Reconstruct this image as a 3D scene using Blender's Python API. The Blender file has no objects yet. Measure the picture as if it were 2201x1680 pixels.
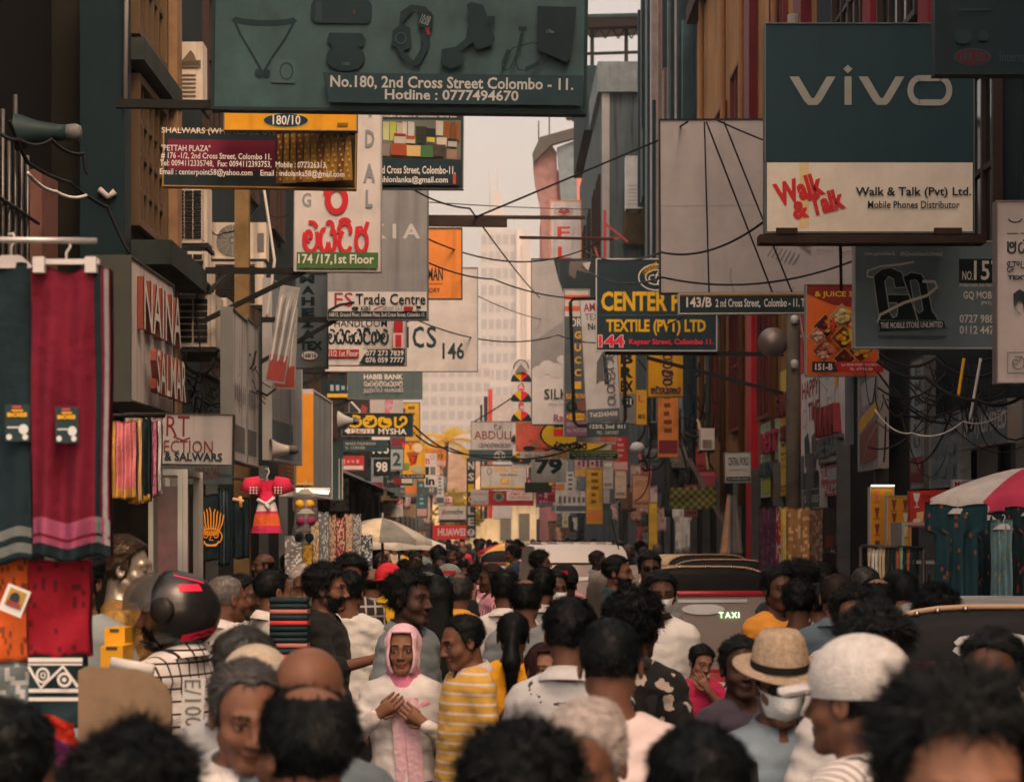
import bpy, bmesh, math, random
import numpy as np
from mathutils import Vector, Matrix
R = math.radians
C = bpy.context.scene.collection
sc = bpy.context.scene
# ---------------------------------------------------------------- camera
F, U0, V0, CZ = 4280., 1070., 1150., 1.95      # focal length in picture units (2201 wide), principal point, eye height
cd = bpy.data.cameras.new('camera'); cam = bpy.data.objects.new('camera', cd); C.objects.link(cam)
cd.sensor_width = 36; cd.lens = 36 * F / 2201
cd.shift_x = 30.5 / 2201; cd.shift_y = 310. / 2201
cd.clip_start = .1; cd.clip_end = 5000
cam.location = (0, 0, CZ); cam.rotation_euler = (R(90), 0, 0)
cd.dof.use_dof = True; cd.dof.focus_distance = 13.; cd.dof.aperture_fstop = 5.6
sc.camera = cam
# ---------------------------------------------------------------- world, sun, exposure
SUN_EL, SUN_AZ = R(54), R(150)                    # azimuth clockwise from +Y (the street) towards +X
w = bpy.data.worlds.new('World'); sc.world = w; w.use_nodes = True
nt = w.node_tree; nt.nodes.clear()
sky = nt.nodes.new('ShaderNodeTexSky'); sky.sky_type = 'NISHITA'; sky.sun_disc = False
sky.sun_elevation = SUN_EL; sky.sun_rotation = SUN_AZ
sky.air_density = 1.0; sky.dust_density = 4.0; sky.ozone_density = 1.0
mul = nt.nodes.new('ShaderNodeMix'); mul.data_type = 'RGBA'; mul.blend_type = 'MULTIPLY'; mul.inputs[0].default_value = 1
mul.inputs[7].default_value = (1.58, 1.07, .72, 1)
bg = nt.nodes.new('ShaderNodeBackground'); bg.inputs[1].default_value = .14
wo = nt.nodes.new('ShaderNodeOutputWorld')
nt.links.new(sky.outputs[0], mul.inputs[6]); nt.links.new(mul.outputs[2], bg.inputs[0]); nt.links.new(bg.outputs[0], wo.inputs[0])
sl = bpy.data.lights.new('sun', 'SUN'); sl.energy = .55; sl.angle = R(32); sl.color = (1, .88, .78)
so = bpy.data.objects.new('sun', sl); C.objects.link(so)
sd = Vector((math.sin(SUN_AZ) * math.cos(SUN_EL), math.cos(SUN_AZ) * math.cos(SUN_EL), math.sin(SUN_EL)))
so.rotation_euler = sd.to_track_quat('Z', 'Y').to_euler(); so.location = (20, 0, 40)
vs = sc.view_settings
sc.display_settings.display_device = 'sRGB'
vs.view_transform = 'Standard'; vs.look = 'None'; vs.exposure = 1.04; vs.gamma = 1; vs.use_curve_mapping = False
sc.cycles.max_bounces = 5; sc.cycles.diffuse_bounces = 3; sc.cycles.glossy_bounces = 2; sc.cycles.transmission_bounces = 3
sc.cycles.transparent_max_bounces = 6; sc.cycles.volume_bounces = 0
sc.cycles.use_adaptive_sampling = True; sc.cycles.adaptive_threshold = .03
sc.cycles.use_denoising = True
sc.cycles.caustics_reflective = False; sc.cycles.caustics_refractive = False
# ---------------------------------------------------------------- helpers
def lin(c): return tuple(((x / 255) / 12.92 if x <= 10 else ((x / 255 + .055) / 1.055) ** 2.4) for x in c)
def A(r, g, b):                                  # albedo of a thing seen with this colour in the street's warm shade
    l = lin((r, g, b)); t = max(0, min(1, (.09 - sum(l) / 3) / .08)) if max(l) < .12 and max(r, g, b) - min(r, g, b) < 26 else 0; k = (1.5 - .4 * t, 1.85 + .12 * t, 2.05 + .2 * t)
    q = [x * y for x, y in zip(l, k)]; t = min(1, .82 / max(q))
    return tuple(max(.003, x * t) for x in q)
_M = {}
def M(col, rough=.6, metal=0., var=.16, scale=2.5, bump=0., spec=.14, stain=0., objcol=False):
    """weathered procedural paint / metal / cloth: base colour broken up by two noises, optional rain streaks and bump"""
    key = (tuple(round(x, 4) for x in col), rough, metal, var, scale, bump, spec, stain, objcol)
    if key in _M: return _M[key]
    m = bpy.data.materials.new('paint'); m.use_nodes = True
    n = m.node_tree; b = n.nodes['Principled BSDF']; L = n.links.new
    b.inputs['Roughness'].default_value = rough; b.inputs['Metallic'].default_value = metal
    b.inputs['Specular IOR Level'].default_value = spec
    tc = n.nodes.new('ShaderNodeTexCoord')
    nz = n.nodes.new('ShaderNodeTexNoise'); nz.inputs['Scale'].default_value = scale; nz.inputs['Detail'].default_value = 5
    nz.inputs['Roughness'].default_value = .65
    L(tc.outputs['Object'], nz.inputs['Vector'])
    rm = n.nodes.new('ShaderNodeMapRange'); rm.inputs[1].default_value = .3; rm.inputs[2].default_value = .7
    rm.inputs[3].default_value = 1 - var; rm.inputs[4].default_value = 1 + var * .6
    L(nz.outputs[0], rm.inputs[0])
    fac = rm.outputs[0]
    if stain:
        mp = n.nodes.new('ShaderNodeMapping'); mp.inputs['Scale'].default_value = (7, 7, .35); L(tc.outputs['Object'], mp.inputs[0])
        n2 = n.nodes.new('ShaderNodeTexNoise'); n2.inputs['Scale'].default_value = 1.; n2.inputs['Detail'].default_value = 3; L(mp.outputs[0], n2.inputs['Vector'])
        r2 = n.nodes.new('ShaderNodeMapRange'); r2.inputs[1].default_value = .5; r2.inputs[2].default_value = .75; r2.inputs[3].default_value = 1; r2.inputs[4].default_value = 1 - stain
        L(n2.outputs[0], r2.inputs[0])
        mm = n.nodes.new('ShaderNodeMath'); mm.operation = 'MULTIPLY'; L(fac, mm.inputs[0]); L(r2.outputs[0], mm.inputs[1]); fac = mm.outputs[0]
    mx = n.nodes.new('ShaderNodeVectorMath'); mx.operation = 'SCALE'
    if objcol:
        oi = n.nodes.new('ShaderNodeObjectInfo'); L(oi.outputs['Color'], mx.inputs[0])
    else:
        mx.inputs[0].default_value = col
    L(fac, mx.inputs['Scale']); L(mx.outputs[0], b.inputs['Base Color'])
    if bump:
        bp = n.nodes.new('ShaderNodeBump'); bp.inputs['Strength'].default_value = bump; bp.inputs['Distance'].default_value = .03
        n3 = n.nodes.new('ShaderNodeTexNoise'); n3.inputs['Scale'].default_value = scale * 4; n3.inputs['Detail'].default_value = 4
        L(tc.outputs['Object'], n3.inputs['Vector']); L(n3.outputs[0], bp.inputs['Height']); L(bp.outputs[0], b.inputs['Normal'])
    _M[key] = m; return m
def glow(col, s):
    m = bpy.data.materials.new('lamp_light'); m.use_nodes = True
    b = m.node_tree.nodes['Principled BSDF']; b.inputs['Base Color'].default_value = (*col, 1)
    b.inputs['Emission Color'].default_value = (*col, 1); b.inputs['Emission Strength'].default_value = s
    return m
def glassm(col, rough=.08, alpha=1.):
    m = bpy.data.materials.new('glass'); m.use_nodes = True
    b = m.node_tree.nodes['Principled BSDF']; b.inputs['Base Color'].default_value = (*col, 1)
    b.inputs['Roughness'].default_value = rough; b.inputs['Specular IOR Level'].default_value = .6; b.inputs['Alpha'].default_value = alpha
    return m
def P(u, v, Y): return Vector(((u - U0) / F * Y, Y, CZ - (v - V0) / F * Y))
def tag(o, label=None, cat=None, group=None, kind=None):
    if label: o['label'] = label
    if cat: o['category'] = cat
    if group: o['group'] = group
    if kind: o['kind'] = kind
    return o
def empty(name, label, cat, loc=(0, 0, 0), rz=0., ry=0., group=None):
    o = bpy.data.objects.new(name, None); C.objects.link(o); o.empty_display_size = .1
    o.location = loc; o.rotation_euler = (0, ry, rz)
    return tag(o, label, cat, group)
class MB:
    """collects shapes and links them as ONE mesh object"""
    def __init__(s): s.v = []; s.f = []; s.sm = []
    def add(s, vs, fs, smooth=False):
        k = len(s.v); s.v += [tuple(v) for v in vs]; s.f += [tuple(i + k for i in f) for f in fs]; s.sm += [smooth] * len(fs); return s
    def box(s, c, d, rz=0., ry=0., rx=0., taper=1.):
        x, y, z = [q / 2 for q in d]
        m = Matrix.Rotation(rz, 3, 'Z') @ Matrix.Rotation(ry, 3, 'Y') @ Matrix.Rotation(rx, 3, 'X'); c = Vector(c)
        vs = [c + m @ Vector((a * x * (taper if e > 0 else 1), b * y * (taper if e > 0 else 1), e * z)) for e in (-1, 1) for a, b in ((-1, -1), (1, -1), (1, 1), (-1, 1))]
        return s.add(vs, [(3, 2, 1, 0), (4, 5, 6, 7), (0, 1, 5, 4), (1, 2, 6, 5), (2, 3, 7, 6), (3, 0, 4, 7)])
    def bx(s, x0, x1, y0, y1, z0, z1): return s.box(((x0 + x1) / 2, (y0 + y1) / 2, (z0 + z1) / 2), (x1 - x0, y1 - y0, z1 - z0))
    def beam(s, a, b, w, h=None):
        a = Vector(a); b = Vector(b); h = h or w; d = (b - a).normalized()
        up = Vector((0, 0, 1)) if abs(d.z) < .95 else Vector((1, 0, 0))
        x = d.cross(up).normalized() * w / 2; y = x.cross(d).normalized() * h / 2
        vs = [p + i * x + j * y for p in (a, b) for i, j in ((-1, -1), (1, -1), (1, 1), (-1, 1))]
        return s.add(vs, [(3, 2, 1, 0), (4, 5, 6, 7), (0, 1, 5, 4), (1, 2, 6, 5), (2, 3, 7, 6), (3, 0, 4, 7)])
    def tube(s, pts, r, n=6, cap=True):
        pts = [Vector(p) for p in pts]; rs = r if isinstance(r, (list, tuple)) else [r] * len(pts); vs = []; fs = []
        prev = None
        for i, p in enumerate(pts):
            d = (pts[min(i + 1, len(pts) - 1)] - pts[max(i - 1, 0)]).normalized()
            if prev is None:
                up = Vector((0, 0, 1)) if abs(d.z) < .9 else Vector((1, 0, 0)); x = d.cross(up).normalized()
            else: x = (prev - d * prev.dot(d)).normalized()
            prev = x; y = d.cross(x)
            for k in range(n):
                t = 2 * math.pi * k / n; vs.append(p + (x * math.cos(t) + y * math.sin(t)) * rs[i])
        for i in range(len(pts) - 1):
            for k in range(n):
                a = i * n + k; b = i * n + (k + 1) % n; fs.append((a, b, b + n, a + n))
        if cap: fs += [tuple(range(n))[::-1], tuple(range((len(pts) - 1) * n, len(pts) * n))]
        return s.add(vs, fs, True)
    def lathe(s, c, prof, n=16, axis='Z', caps=True):
        c = Vector(c); vs = []; fs = []
        for r, h in prof:
            for k in range(n):
                t = 2 * math.pi * k / n; q = (r * math.cos(t), r * math.sin(t), h)
                vs.append(c + Vector(q if axis == 'Z' else ((q[2], q[0], q[1]) if axis == 'X' else (q[0], q[2], q[1]))))
        for i in range(len(prof) - 1):
            for k in range(n):
                a = i * n + k; b = i * n + (k + 1) % n; fs.append((a, b, b + n, a + n))
        if caps: fs += [tuple(range(n))[::-1], tuple(range((len(prof) - 1) * n, len(prof) * n))]
        return s.add(vs, fs, True)
    def poly(s, pts, d=None):                       # planar polygon, thickened along vector d
        pts = [Vector(p) for p in pts]; n = len(pts)
        if d is None: return s.add(pts, [tuple(range(n))])
        d = Vector(d); vs = pts + [p + d for p in pts]
        return s.add(vs, [tuple(range(n)), tuple(range(2 * n - 1, n - 1, -1))] + [(i, i + n, (i + 1) % n + n, (i + 1) % n) for i in range(n)])
    def grid(s, rows, smooth=True, close=False):    # rows of points
        n = len(rows[0]); vs = [p for r in rows for p in r]; fs = []
        for i in range(len(rows) - 1):
            for k in range(n if close else n - 1):
                a = i * n + k; b = i * n + (k + 1) % n; fs.append((a, b, b + n, a + n))
        return s.add(vs, fs, smooth)
    def mesh(s, name):
        me = bpy.data.meshes.new(name); me.from_pydata(s.v, [], s.f)
        me.polygons.foreach_set('use_smooth', s.sm); me.update(); return me
    def build(s, name, mat, parent=None, label=None, cat=None, group=None, kind=None, loc=None):
        o = bpy.data.objects.new(name, s.mesh(name)); C.objects.link(o)
        for m in (mat if isinstance(mat, list) else [mat]): o.data.materials.append(m)
        if parent: o.parent = parent
        if loc: o.location = loc
        return tag(o, label, cat, group, kind)
def copy_tree(o, parent=None):
    c = o.copy(); C.objects.link(c)
    if parent: c.parent = parent
    for ch in list(o.children): copy_tree(ch, c)
    return c
# ---------------------------------------------------------------- writing
_fc = bpy.data.curves.new('lettering', 'FONT'); _fo = bpy.data.objects.new('lettering', _fc)
def text_geo(t, bold=.012, shear=0., ext=0., res=2):
    _fc.body = t; _fc.size = 1; _fc.offset = bold; _fc.shear = shear; _fc.resolution_u = res; _fc.extrude = ext
    me = bpy.data.meshes.new_from_object(_fo)
    co = np.empty(len(me.vertices) * 3); me.vertices.foreach_get('co', co); co = co.reshape(-1, 3)
    fs = [tuple(p.vertices) for p in me.polygons]; bpy.data.meshes.remove(me)
    return co, fs
def arc(cx, cy, rx, ry, a0, a1, n=14):
    return [(cx + rx * math.cos(R(a0 + (a1 - a0) * i / n)), cy + ry * math.sin(R(a0 + (a1 - a0) * i / n))) for i in range(n + 1)]
GLY = {                                            # round Sinhala letter forms as strokes in a unit box
 'm': [arc(.5, .42, .44, .42, 150, 395), arc(.5, .62, .44, .36, 30, 110), arc(.34, .52, .17, .16, -40, 300)],
 'n': [arc(.28, .38, .26, .38, 70, 350), arc(.76, .38, .22, .38, -170, 80), arc(.62, .8, .2, .2, -80, 150)],
 'd': [arc(.5, .7, .38, .26, -20, 200), arc(.56, .34, .4, .34, 110, 330), arc(.5, .96, .3, .12, 0, 180)],
 'r': [arc(.5, .34, .36, .34, 0, 360), [(.2, .55), (.22, .8), (.5, .8), (.7, .7), (.9, 1.)]],
 'k': [arc(.3, .4, .26, .4, 0, 360), arc(.76, .5, .22, .3, 200, 480), [(.76, .8), (.6, 1)]],
 'y': [arc(.26, .55, .2, .2, 0, 330), arc(.5, .4, .44, .4, 170, 380), arc(.75, .6, .18, .28, -20, 190), [(.2, .95), (.8, .95)]],
 's': [arc(.28, .62, .22, .2, -60, 260), arc(.5, .36, .42, .36, 120, 420), arc(.72, .55, .16, .16, 0, 340)],
 'p': [[(.1, .9), (.1, .1)], arc(.45, .3, .35, .3, 180, 360), [(.8, .3), (.8, .9)], arc(.45, .62, .18, .18, 0, 360)],
 'a': [[(.15, .95), (.15, .2)], arc(.4, .2, .25, .2, 180, 360), arc(.72, .6, .22, .34, 180, -120)],
 'h': [arc(.35, .5, .3, .42, 40, 330), arc(.75, .35, .22, .34, 180, 430), [(.4, .5), (.95, .5)]],
 ' ': []}
class Sign:
    """a board with thickness; local x along the face (viewer's left to right), z up, y into the board"""
    def __init__(s, name, label, box, Y, face, cat='sign', Y2=None, rim=None, rimw=3, depth=.1, roll=0., group=None, stain=.15, frac=None, ext=0., var=.12, rough=.5, nopanel=False, vt2=None):
        u0, v0, u1, v1 = box; s.ext = ext
        a = P(u0, v1, Y); s.Y = Y; top = P(u0, v0, Y)
        b = P(u1, v1, Y2 or Y); s.frac = (Y2 is not None) if frac is None else frac
        dx, dy = b.x - a.x, b.y - a.y; s.W = math.hypot(dx, dy); s.H = top.z - a.z
        yaw = math.atan2(dy, dx); s.box = box; s.px = Y / F
        mid = (a + Vector((b.x, b.y, a.z))) / 2
        s.o = empty(name, label, cat, mid, yaw, R(roll), group)
        s.k = 0; s.parts = {}
        if not nopanel:
            MB().bx(-s.W / 2, s.W / 2, 0, depth, 0, s.H).build('panel', M(face, rough, var=var * 1.5, stain=min(.6, stain * 1.6), spec=.15), s.o)
        if rim:
            t = rimw * s.px; m = MB(); y0, y1 = -.012, depth + .006
            m.bx(-s.W / 2 - t, s.W / 2 + t, y0, y1, -t, -.001).bx(-s.W / 2 - t, s.W / 2 + t, y0, y1, s.H + .001, s.H + t)
            m.bx(-s.W / 2 - t, -s.W / 2 - .001, y0, y1, -.001, s.H + .001).bx(s.W / 2 + .001, s.W / 2 + t, y0, y1, -.001, s.H + .001)
            m.build('frame', M(rim, .5, .3), s.o)
    def q(s, u, v):
        if s.frac: return ((u - .5) * s.W, (1 - v) * s.H)
        return ((u - (s.box[0] + s.box[2]) / 2) * s.px, (s.box[3] - v) * s.px)
    def _mb(s, part, col, step=1):
        key = (part, col); s.k += step
        if key not in s.parts: s.parts[key] = MB()
        return s.parts[key], -.0022 * s.k
    def t(s, txt, box, col, bold=.014, shear=0., rot=0., ext=0., part='lettering', serif=False):
        m, y = s._mb(part, col); co, fs = text_geo(txt, bold, shear, 0.)
        if not len(co): return s
        lo = co.min(0); hi = co.max(0); x0, z1 = s.q(box[0], box[1]); x1, z0 = s.q(box[2], box[3])
        X = (co[:, 0] - lo[0]) / (hi[0] - lo[0]) * (x1 - x0); Z = (co[:, 1] - lo[1]) / (hi[1] - lo[1]) * (z1 - z0)
        if rot:
            c, sn = math.cos(R(rot)), math.sin(R(rot)); cx, cz = (x1 - x0) / 2, (z1 - z0) / 2
            X, Z = cx + (X - cx) * c - (Z - cz) * sn, cz + (X - cx) * sn + (Z - cz) * c
        if ext:                                        # raised letters with sides
            n = len(X); pts = [(x0 + a, y - ext, z0 + b) for a, b in zip(X, Z)]
            edges = {}
            for f in fs:
                for i in range(len(f)): edges[(f[i], f[(i + 1) % len(f)])] = 1
            side = [(a, b) for a, b in edges if (b, a) not in edges]
            m.add(pts + [(p[0], y, p[2]) for p in pts], fs + [(b, a, a + n, b + n) for a, b in side])
        else: m.add([(x0 + a, y, z0 + b) for a, b in zip(X, Z)], fs)
        return s
    def r(s, box, col, part='colour_band', th=0.):
        m, y = s._mb(part, col); x0, z1 = s.q(box[0], box[1]); x1, z0 = s.q(box[2], box[3])
        m.add([(x0, y, z0), (x1, y, z0), (x1, y, z1), (x0, y, z1)], [(0, 1, 2, 3)]); return s
    def e(s, box, col, part='badge', ring=None, n=28):
        m, y = s._mb(part, col); x0, z1 = s.q(box[0], box[1]); x1, z0 = s.q(box[2], box[3])
        cx, cz, rx, rz = (x0 + x1) / 2, (z0 + z1) / 2, (x1 - x0) / 2, (z1 - z0) / 2
        o = [(cx + rx * math.cos(2 * math.pi * i / n), y, cz + rz * math.sin(2 * math.pi * i / n)) for i in range(n)]
        if ring:
            w = ring * (1 if s.frac else s.px); i2 = [(cx + (rx - w) * math.cos(2 * math.pi * i / n), y, cz + (rz - w) * math.sin(2 * math.pi * i / n)) for i in range(n)]
            m.add(o + i2, [(i, (i + 1) % n, (i + 1) % n + n, i + n) for i in range(n)])
        else: m.add(o, [tuple(range(n))])
        return s
    def p(s, pts, col, part='picture'):
        m, y = s._mb(part, col); m.add([(q[0], y, q[1]) for q in (s.q(*p) for p in pts)], [tuple(range(len(pts)))]); return s
    def l(s, pts, w, col, part='picture', closed=False, step=.5):
        m, y = s._mb(part, col, step); w = w * (s.H if s.frac else s.px) / 2
        q = [Vector(s.q(*p)) for p in pts]; L = []; n = len(q)
        for i in range(n):
            d = (q[(i + 1) % n] - q[i - 1]) if closed else (q[min(i + 1, n - 1)] - q[max(i - 1, 0)])
            d = d.normalized() if d.length > 1e-9 else Vector((1, 0)); nn = Vector((-d.y, d.x)) * w
            L += [(q[i].x + nn.x, y, q[i].y + nn.y), (q[i].x - nn.x, y, q[i].y - nn.y)]
        m.add(L, [(2 * i, 2 * i + 1, 2 * ((i + 1) % n) + 1, 2 * ((i + 1) % n)) for i in range(n if closed else n - 1)]); return s
    def s_(s, codes, box, col, w=3.2, part='lettering', vertical=False):
        u0, v0, u1, v1 = box; n = len(codes)
        for i, ch in enumerate(codes):
            if vertical: b = (u0, v0 + (v1 - v0) * (i + .06) / n, u1, v0 + (v1 - v0) * (i + .94) / n)
            else: b = (u0 + (u1 - u0) * (i + .04) / n, v0, u0 + (u1 - u0) * (i + .96) / n, v1)
            for st in GLY[ch]:
                s.l([(b[0] + (b[2] - b[0]) * x, b[3] - (b[3] - b[1]) * y) for x, y in st], w, col, part, step=.3)
        return s
    def arms(s, col=(.02, .025, .025), side=1, zs=(.04, .96), ln=1.2, r=.03, diag=True):
        m = MB()
        for z in zs: m.beam((side * s.W / 2, .05, z * s.H), (side * (s.W / 2 + ln), .05, z * s.H), r * 2)
        if diag: m.beam((side * s.W / 2 - side * .1, .05, zs[0] * s.H), (side * (s.W / 2 + ln), .05, zs[0] * s.H - .5), r * 1.6)
        m.build('bracket', M(col, .6, .4), s.o); return s
    def done(s):
        for (part, col), m in s.parts.items(): m.build(part, M(col, .6, var=.16, spec=.12), s.o)
        return s.o
# ================================================================ SETTING
ASPH = M((.05, .05, .052), .85, var=.3, scale=1.2, bump=.3)
MB().bx(-900, 900, -60, 2300, -.2, -.004).build('ground', M((.16, .14, .12), .9, var=.3, scale=.2), kind='structure', label='dusty ground under the whole town')
MB().add([(-2.9, -40, 0), (3.5, -40, 0), (3.5, 150, 0), (-2.9, 150, 0)], [(0, 1, 2, 3)]).build('road', ASPH, kind='structure', label='asphalt street under the crowd')
MB().bx(-4.6, -2.9, -40, 150, -.01, .13).build('pavement', M((.22, .2, .19), .85, var=.3, scale=2), kind='structure', label='raised pavement along the left shops')
MB().bx(3.5, 5.6, -40, 150, -.01, .13).build('pavement', M((.22, .2, .19), .85, var=.3, scale=2), kind='structure', label='raised pavement along the right shops')
GLS = glassm((.012, .02, .022), .12); FRD = M((.05, .035, .03), .6)
def window(par, side, X, y0, y1, z0, z1, fm, bars=2, cross=1, glass=None):
    """frame standing proud of a wall whose street face is at X; side=-1: wall on the left, faces +X"""
    n = -side; t = .07; a, b = sorted((X + n * .002, X + n * .09)); m = MB()
    m.bx(a, b, y0 - t, y1 + t, z1, z1 + t).bx(a, b, y0 - t, y1 + t, z0 - t, z0).bx(a, b, y0 - t, y0, z0, z1).bx(a, b, y1, y1 + t, z0, z1)
    for i in range(1, bars + 1):
        y = y0 + (y1 - y0) * i / (bars + 1); m.bx(min(X, X + n * .06), max(X, X + n * .06), y - .025, y + .025, z0, z1)
    for i in range(1, cross + 1):
        z = z0 + (z1 - z0) * i / (cross + 1) + (.1 if cross == 1 else 0); m.bx(min(X, X + n * .05), max(X, X + n * .05), y0, y1, z - .025, z + .025)
    f = m.build('window', fm, par)
    MB().bx(min(X, X + n * .02), max(X, X + n * .02), y0, y1, z0, z1).build('pane', glass or GLS, f)
    return f
def building(name, label, X, y0, y1, H, side, wall, depth=7, base=0., **kw):
    o = empty(name, label, 'building', (0, 0, 0), group=kw.get('group'))
    a, b = sorted((X, X + side * depth))
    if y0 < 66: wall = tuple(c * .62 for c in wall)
    MB().bx(a, b, y0, y1, base, H).build('wall', M(wall, .8, var=.28, scale=.6, bump=.25, stain=kw.get('stain', .35)), o)
    n = -side
    if kw.get('cornice', True):
        a, b = sorted((X + side * .3, X + n * .25)); MB().bx(a, b, y0, y1, H - .25, H + .12).build('cornice', M(kw.get('trim', wall), .8, var=.3), o)
    return o
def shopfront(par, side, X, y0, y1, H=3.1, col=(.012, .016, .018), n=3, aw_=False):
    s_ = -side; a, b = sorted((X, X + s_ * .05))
    MB().bx(a, b, y0, y1, .13, H).build('shop_shade_slab', M(col, .8), par)  # solid slab, shade of the shop interior put into its colour
    a, b = sorted((X + s_ * .05, X + s_ * .2)); pm = None
    for i in range(n + 1):
        y = y0 + (y1 - y0) * i / n
        if pm is None: pm = MB().bx(a, b, -.08, .08, .13, H).build('shop_pillar', M(A(84, 80, 78), .7, var=.3), par); pm.location.y = y
        else: q = pm.copy(); C.objects.link(q); q.location.y = y
    if not aw_: return
    a, b = sorted((X, X + s_ * 1.1))
    aw = MB(); aw.poly([(X, y0, H + .55), (X + s_ * 1.0, y0, H + .1), (X + s_ * 1.0, y1, H + .1), (X, y1, H + .55)], (0, 0, .03)); aw.build('awning', M(A(92, 92, 92), .6, .2, var=.4, stain=.4), par)
# ---------------- left row
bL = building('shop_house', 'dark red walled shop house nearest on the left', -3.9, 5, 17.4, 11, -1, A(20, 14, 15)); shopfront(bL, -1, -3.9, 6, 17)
m = MB(); m.bx(-3.9, -3.8, 16.6, 17.2, 3.4, 5.0); m.build('shop_pillar', M(A(96, 62, 54), .7, var=.3), bL)
m = MB()
for k in range(9): m.tube([(-3.78, 14.4 + k * .2, 3.2), (-3.78, 14.4 + k * .2, 5.4 - (k % 3) * .2)], .018)
for z in (3.9, 4.5): m.tube([(-3.76, 14.2, z), (-3.76, 16.3, z)], .015)
m.build('window_grille', M((.12, .12, .12), .4, .7), bL)
a, b = P(172, 560, 17.5), P(268, -80, 17.5)
o = empty('blade_sign', 'tall blank dark teal sign slab in front of the dark red wall', 'sign', ((a.x + b.x) / 2, 17.5, a.z))
MB().bx(-(b.x - a.x) / 2, (b.x - a.x) / 2, 0, .3, 0, b.z - a.z).build('panel', M(A(19, 30, 33), .5, var=.2), o)
MB().bx(-(b.x - a.x) / 2, (b.x - a.x) / 2 - .02, .02, .28, -.75, -.012).build('lower_panel', M(A(26, 37, 40), .5, var=.2), o)
m = MB(); m.tube([((b.x - a.x) / 2 + .01, -.03, .72 + .6), ((b.x - a.x) / 2 + .035, -.03, 4.)], .022).tube([(-.02, -.03, .62), (.06, -.04, .55), (.12, -.04, .6)], .03); m.build('conduit_pipe', M(A(150, 136, 128), .5), o)
MB().bx((b.x - a.x) / 2 - .07, (b.x - a.x) / 2 - .01, -.012, 0, -.5 - .0, -.3).build('hinge', M(A(140, 126, 118), .5), o)
bB = building('shop_house', 'narrow ochre house with gilded window grilles at left', -3.36, 18.0, 20.4, 11.5, -1, A(46, 36, 28), stain=.5, cornice=False)
for z0, z1 in ((2.6, 4.3), (4.85, 6.1), (6.6, 8.6)):
    f = window(bB, -1, -3.36, 18.25, 19.7, z0, z1, M((.15, .105, .06), .4, .6), bars=4, cross=3)  # sunlit gold is put into the grille colour
MB().bx(-3.36, -2.95, 18.0, 20.2, 4.4, 4.62).build('ledge', M(A(52, 48, 44), .8, var=.4), bB)
MB().bx(-3.36, -3.2, 18.0, 20.2, 6.25, 6.45).build('ledge', M(A(52, 48, 44), .8, var=.4), bB)
MB().box((-3.3, 20.15, 5.6), (.16, .3, 9.)).build('corner_post', M(A(120, 88, 62), .5, var=.4), bB)
m = MB(); [m.lathe((-3.27, 18.5 + .0, z), [(.09, 0), (.07, .03), (.04, .05)], 12, 'X') for z in (3.9, 4.1)]; m.build('lamp_disc', M((.5, .36, .2), .3, .6), bB)
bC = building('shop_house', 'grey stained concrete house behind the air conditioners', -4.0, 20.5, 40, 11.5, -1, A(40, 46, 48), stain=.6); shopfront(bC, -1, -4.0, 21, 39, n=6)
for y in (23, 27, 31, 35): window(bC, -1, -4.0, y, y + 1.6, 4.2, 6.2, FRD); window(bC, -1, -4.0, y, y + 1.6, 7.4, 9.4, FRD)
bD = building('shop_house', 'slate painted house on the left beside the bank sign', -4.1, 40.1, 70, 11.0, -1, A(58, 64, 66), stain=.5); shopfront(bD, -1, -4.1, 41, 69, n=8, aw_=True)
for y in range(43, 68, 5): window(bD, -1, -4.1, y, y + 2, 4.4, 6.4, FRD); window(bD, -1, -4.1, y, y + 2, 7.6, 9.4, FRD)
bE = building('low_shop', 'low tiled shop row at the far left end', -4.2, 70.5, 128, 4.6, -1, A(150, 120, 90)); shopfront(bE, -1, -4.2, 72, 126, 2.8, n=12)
# ---------------- right row
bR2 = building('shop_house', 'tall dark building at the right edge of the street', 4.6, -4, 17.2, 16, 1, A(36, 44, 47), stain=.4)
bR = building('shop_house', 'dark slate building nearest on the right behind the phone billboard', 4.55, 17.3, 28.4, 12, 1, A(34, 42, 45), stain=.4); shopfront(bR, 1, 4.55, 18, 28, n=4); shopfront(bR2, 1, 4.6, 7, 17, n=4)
for y in (18, 21.4, 24.6): window(bR, 1, 4.55, y, y + 2, 4.2, 6.3, FRD, 3); window(bR, 1, 4.55, y, y + 2, 7.6, 9.8, FRD, 3)
for y in (20.6, 23.8): MB().bx(4.45, 4.55, y, y + .5, 5.8, 9.5).build('red_pilaster', M(A(120, 30, 36), .7), bR)
bO = building('shop_house', 'orange plastered building with bright red pilasters on the right', 4.6, 28.5, 46, 14, 1, A(178, 118, 70), stain=.5, trim=A(60, 40, 34))
for y, z0, z1 in ((33.2, 4.0, 6.3), (37.4, 4.0, 6.2), (41.4, 4.2, 6.2), (31.6, 8.7, 11), (37.2, 8.6, 10.8), (40.0, 8.6, 10.6), (42.6, 8.6, 10.4)):
    window(bO, 1, 4.6, y, y + 1.5, z0, z1, M(A(96, 40, 34), .6), 2)
for y in (29.7, 35.7): MB().bx(4.44, 4.6, y - .5, y + .25, 7.26, 13.4).build('upper_pilaster', M(A(92, 26, 32), .6, var=.3, stain=.3), bO); MB().bx(4.48, 4.6, y - .5, y + .25, 1.2, 6.9).build('red_pilaster', M(A(176, 30, 40), .55, var=.2, stain=.35), bO)
MB().bx(4.1, 4.6, 28.6, 45.8, 7.0, 7.25).build('ledge', M(A(40, 42, 42), .8, var=.3), bO)
m = MB()
for y in (32.4, 36.8, 39.8, 44): m.tube([(4.5, y, 2.5), (4.5, y, 13.8)], .06, 8)
m.build('downpipe', M(A(110, 70, 40), .6), bO); shopfront(bO, 1, 4.6, 29, 45.5, n=6)
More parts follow.
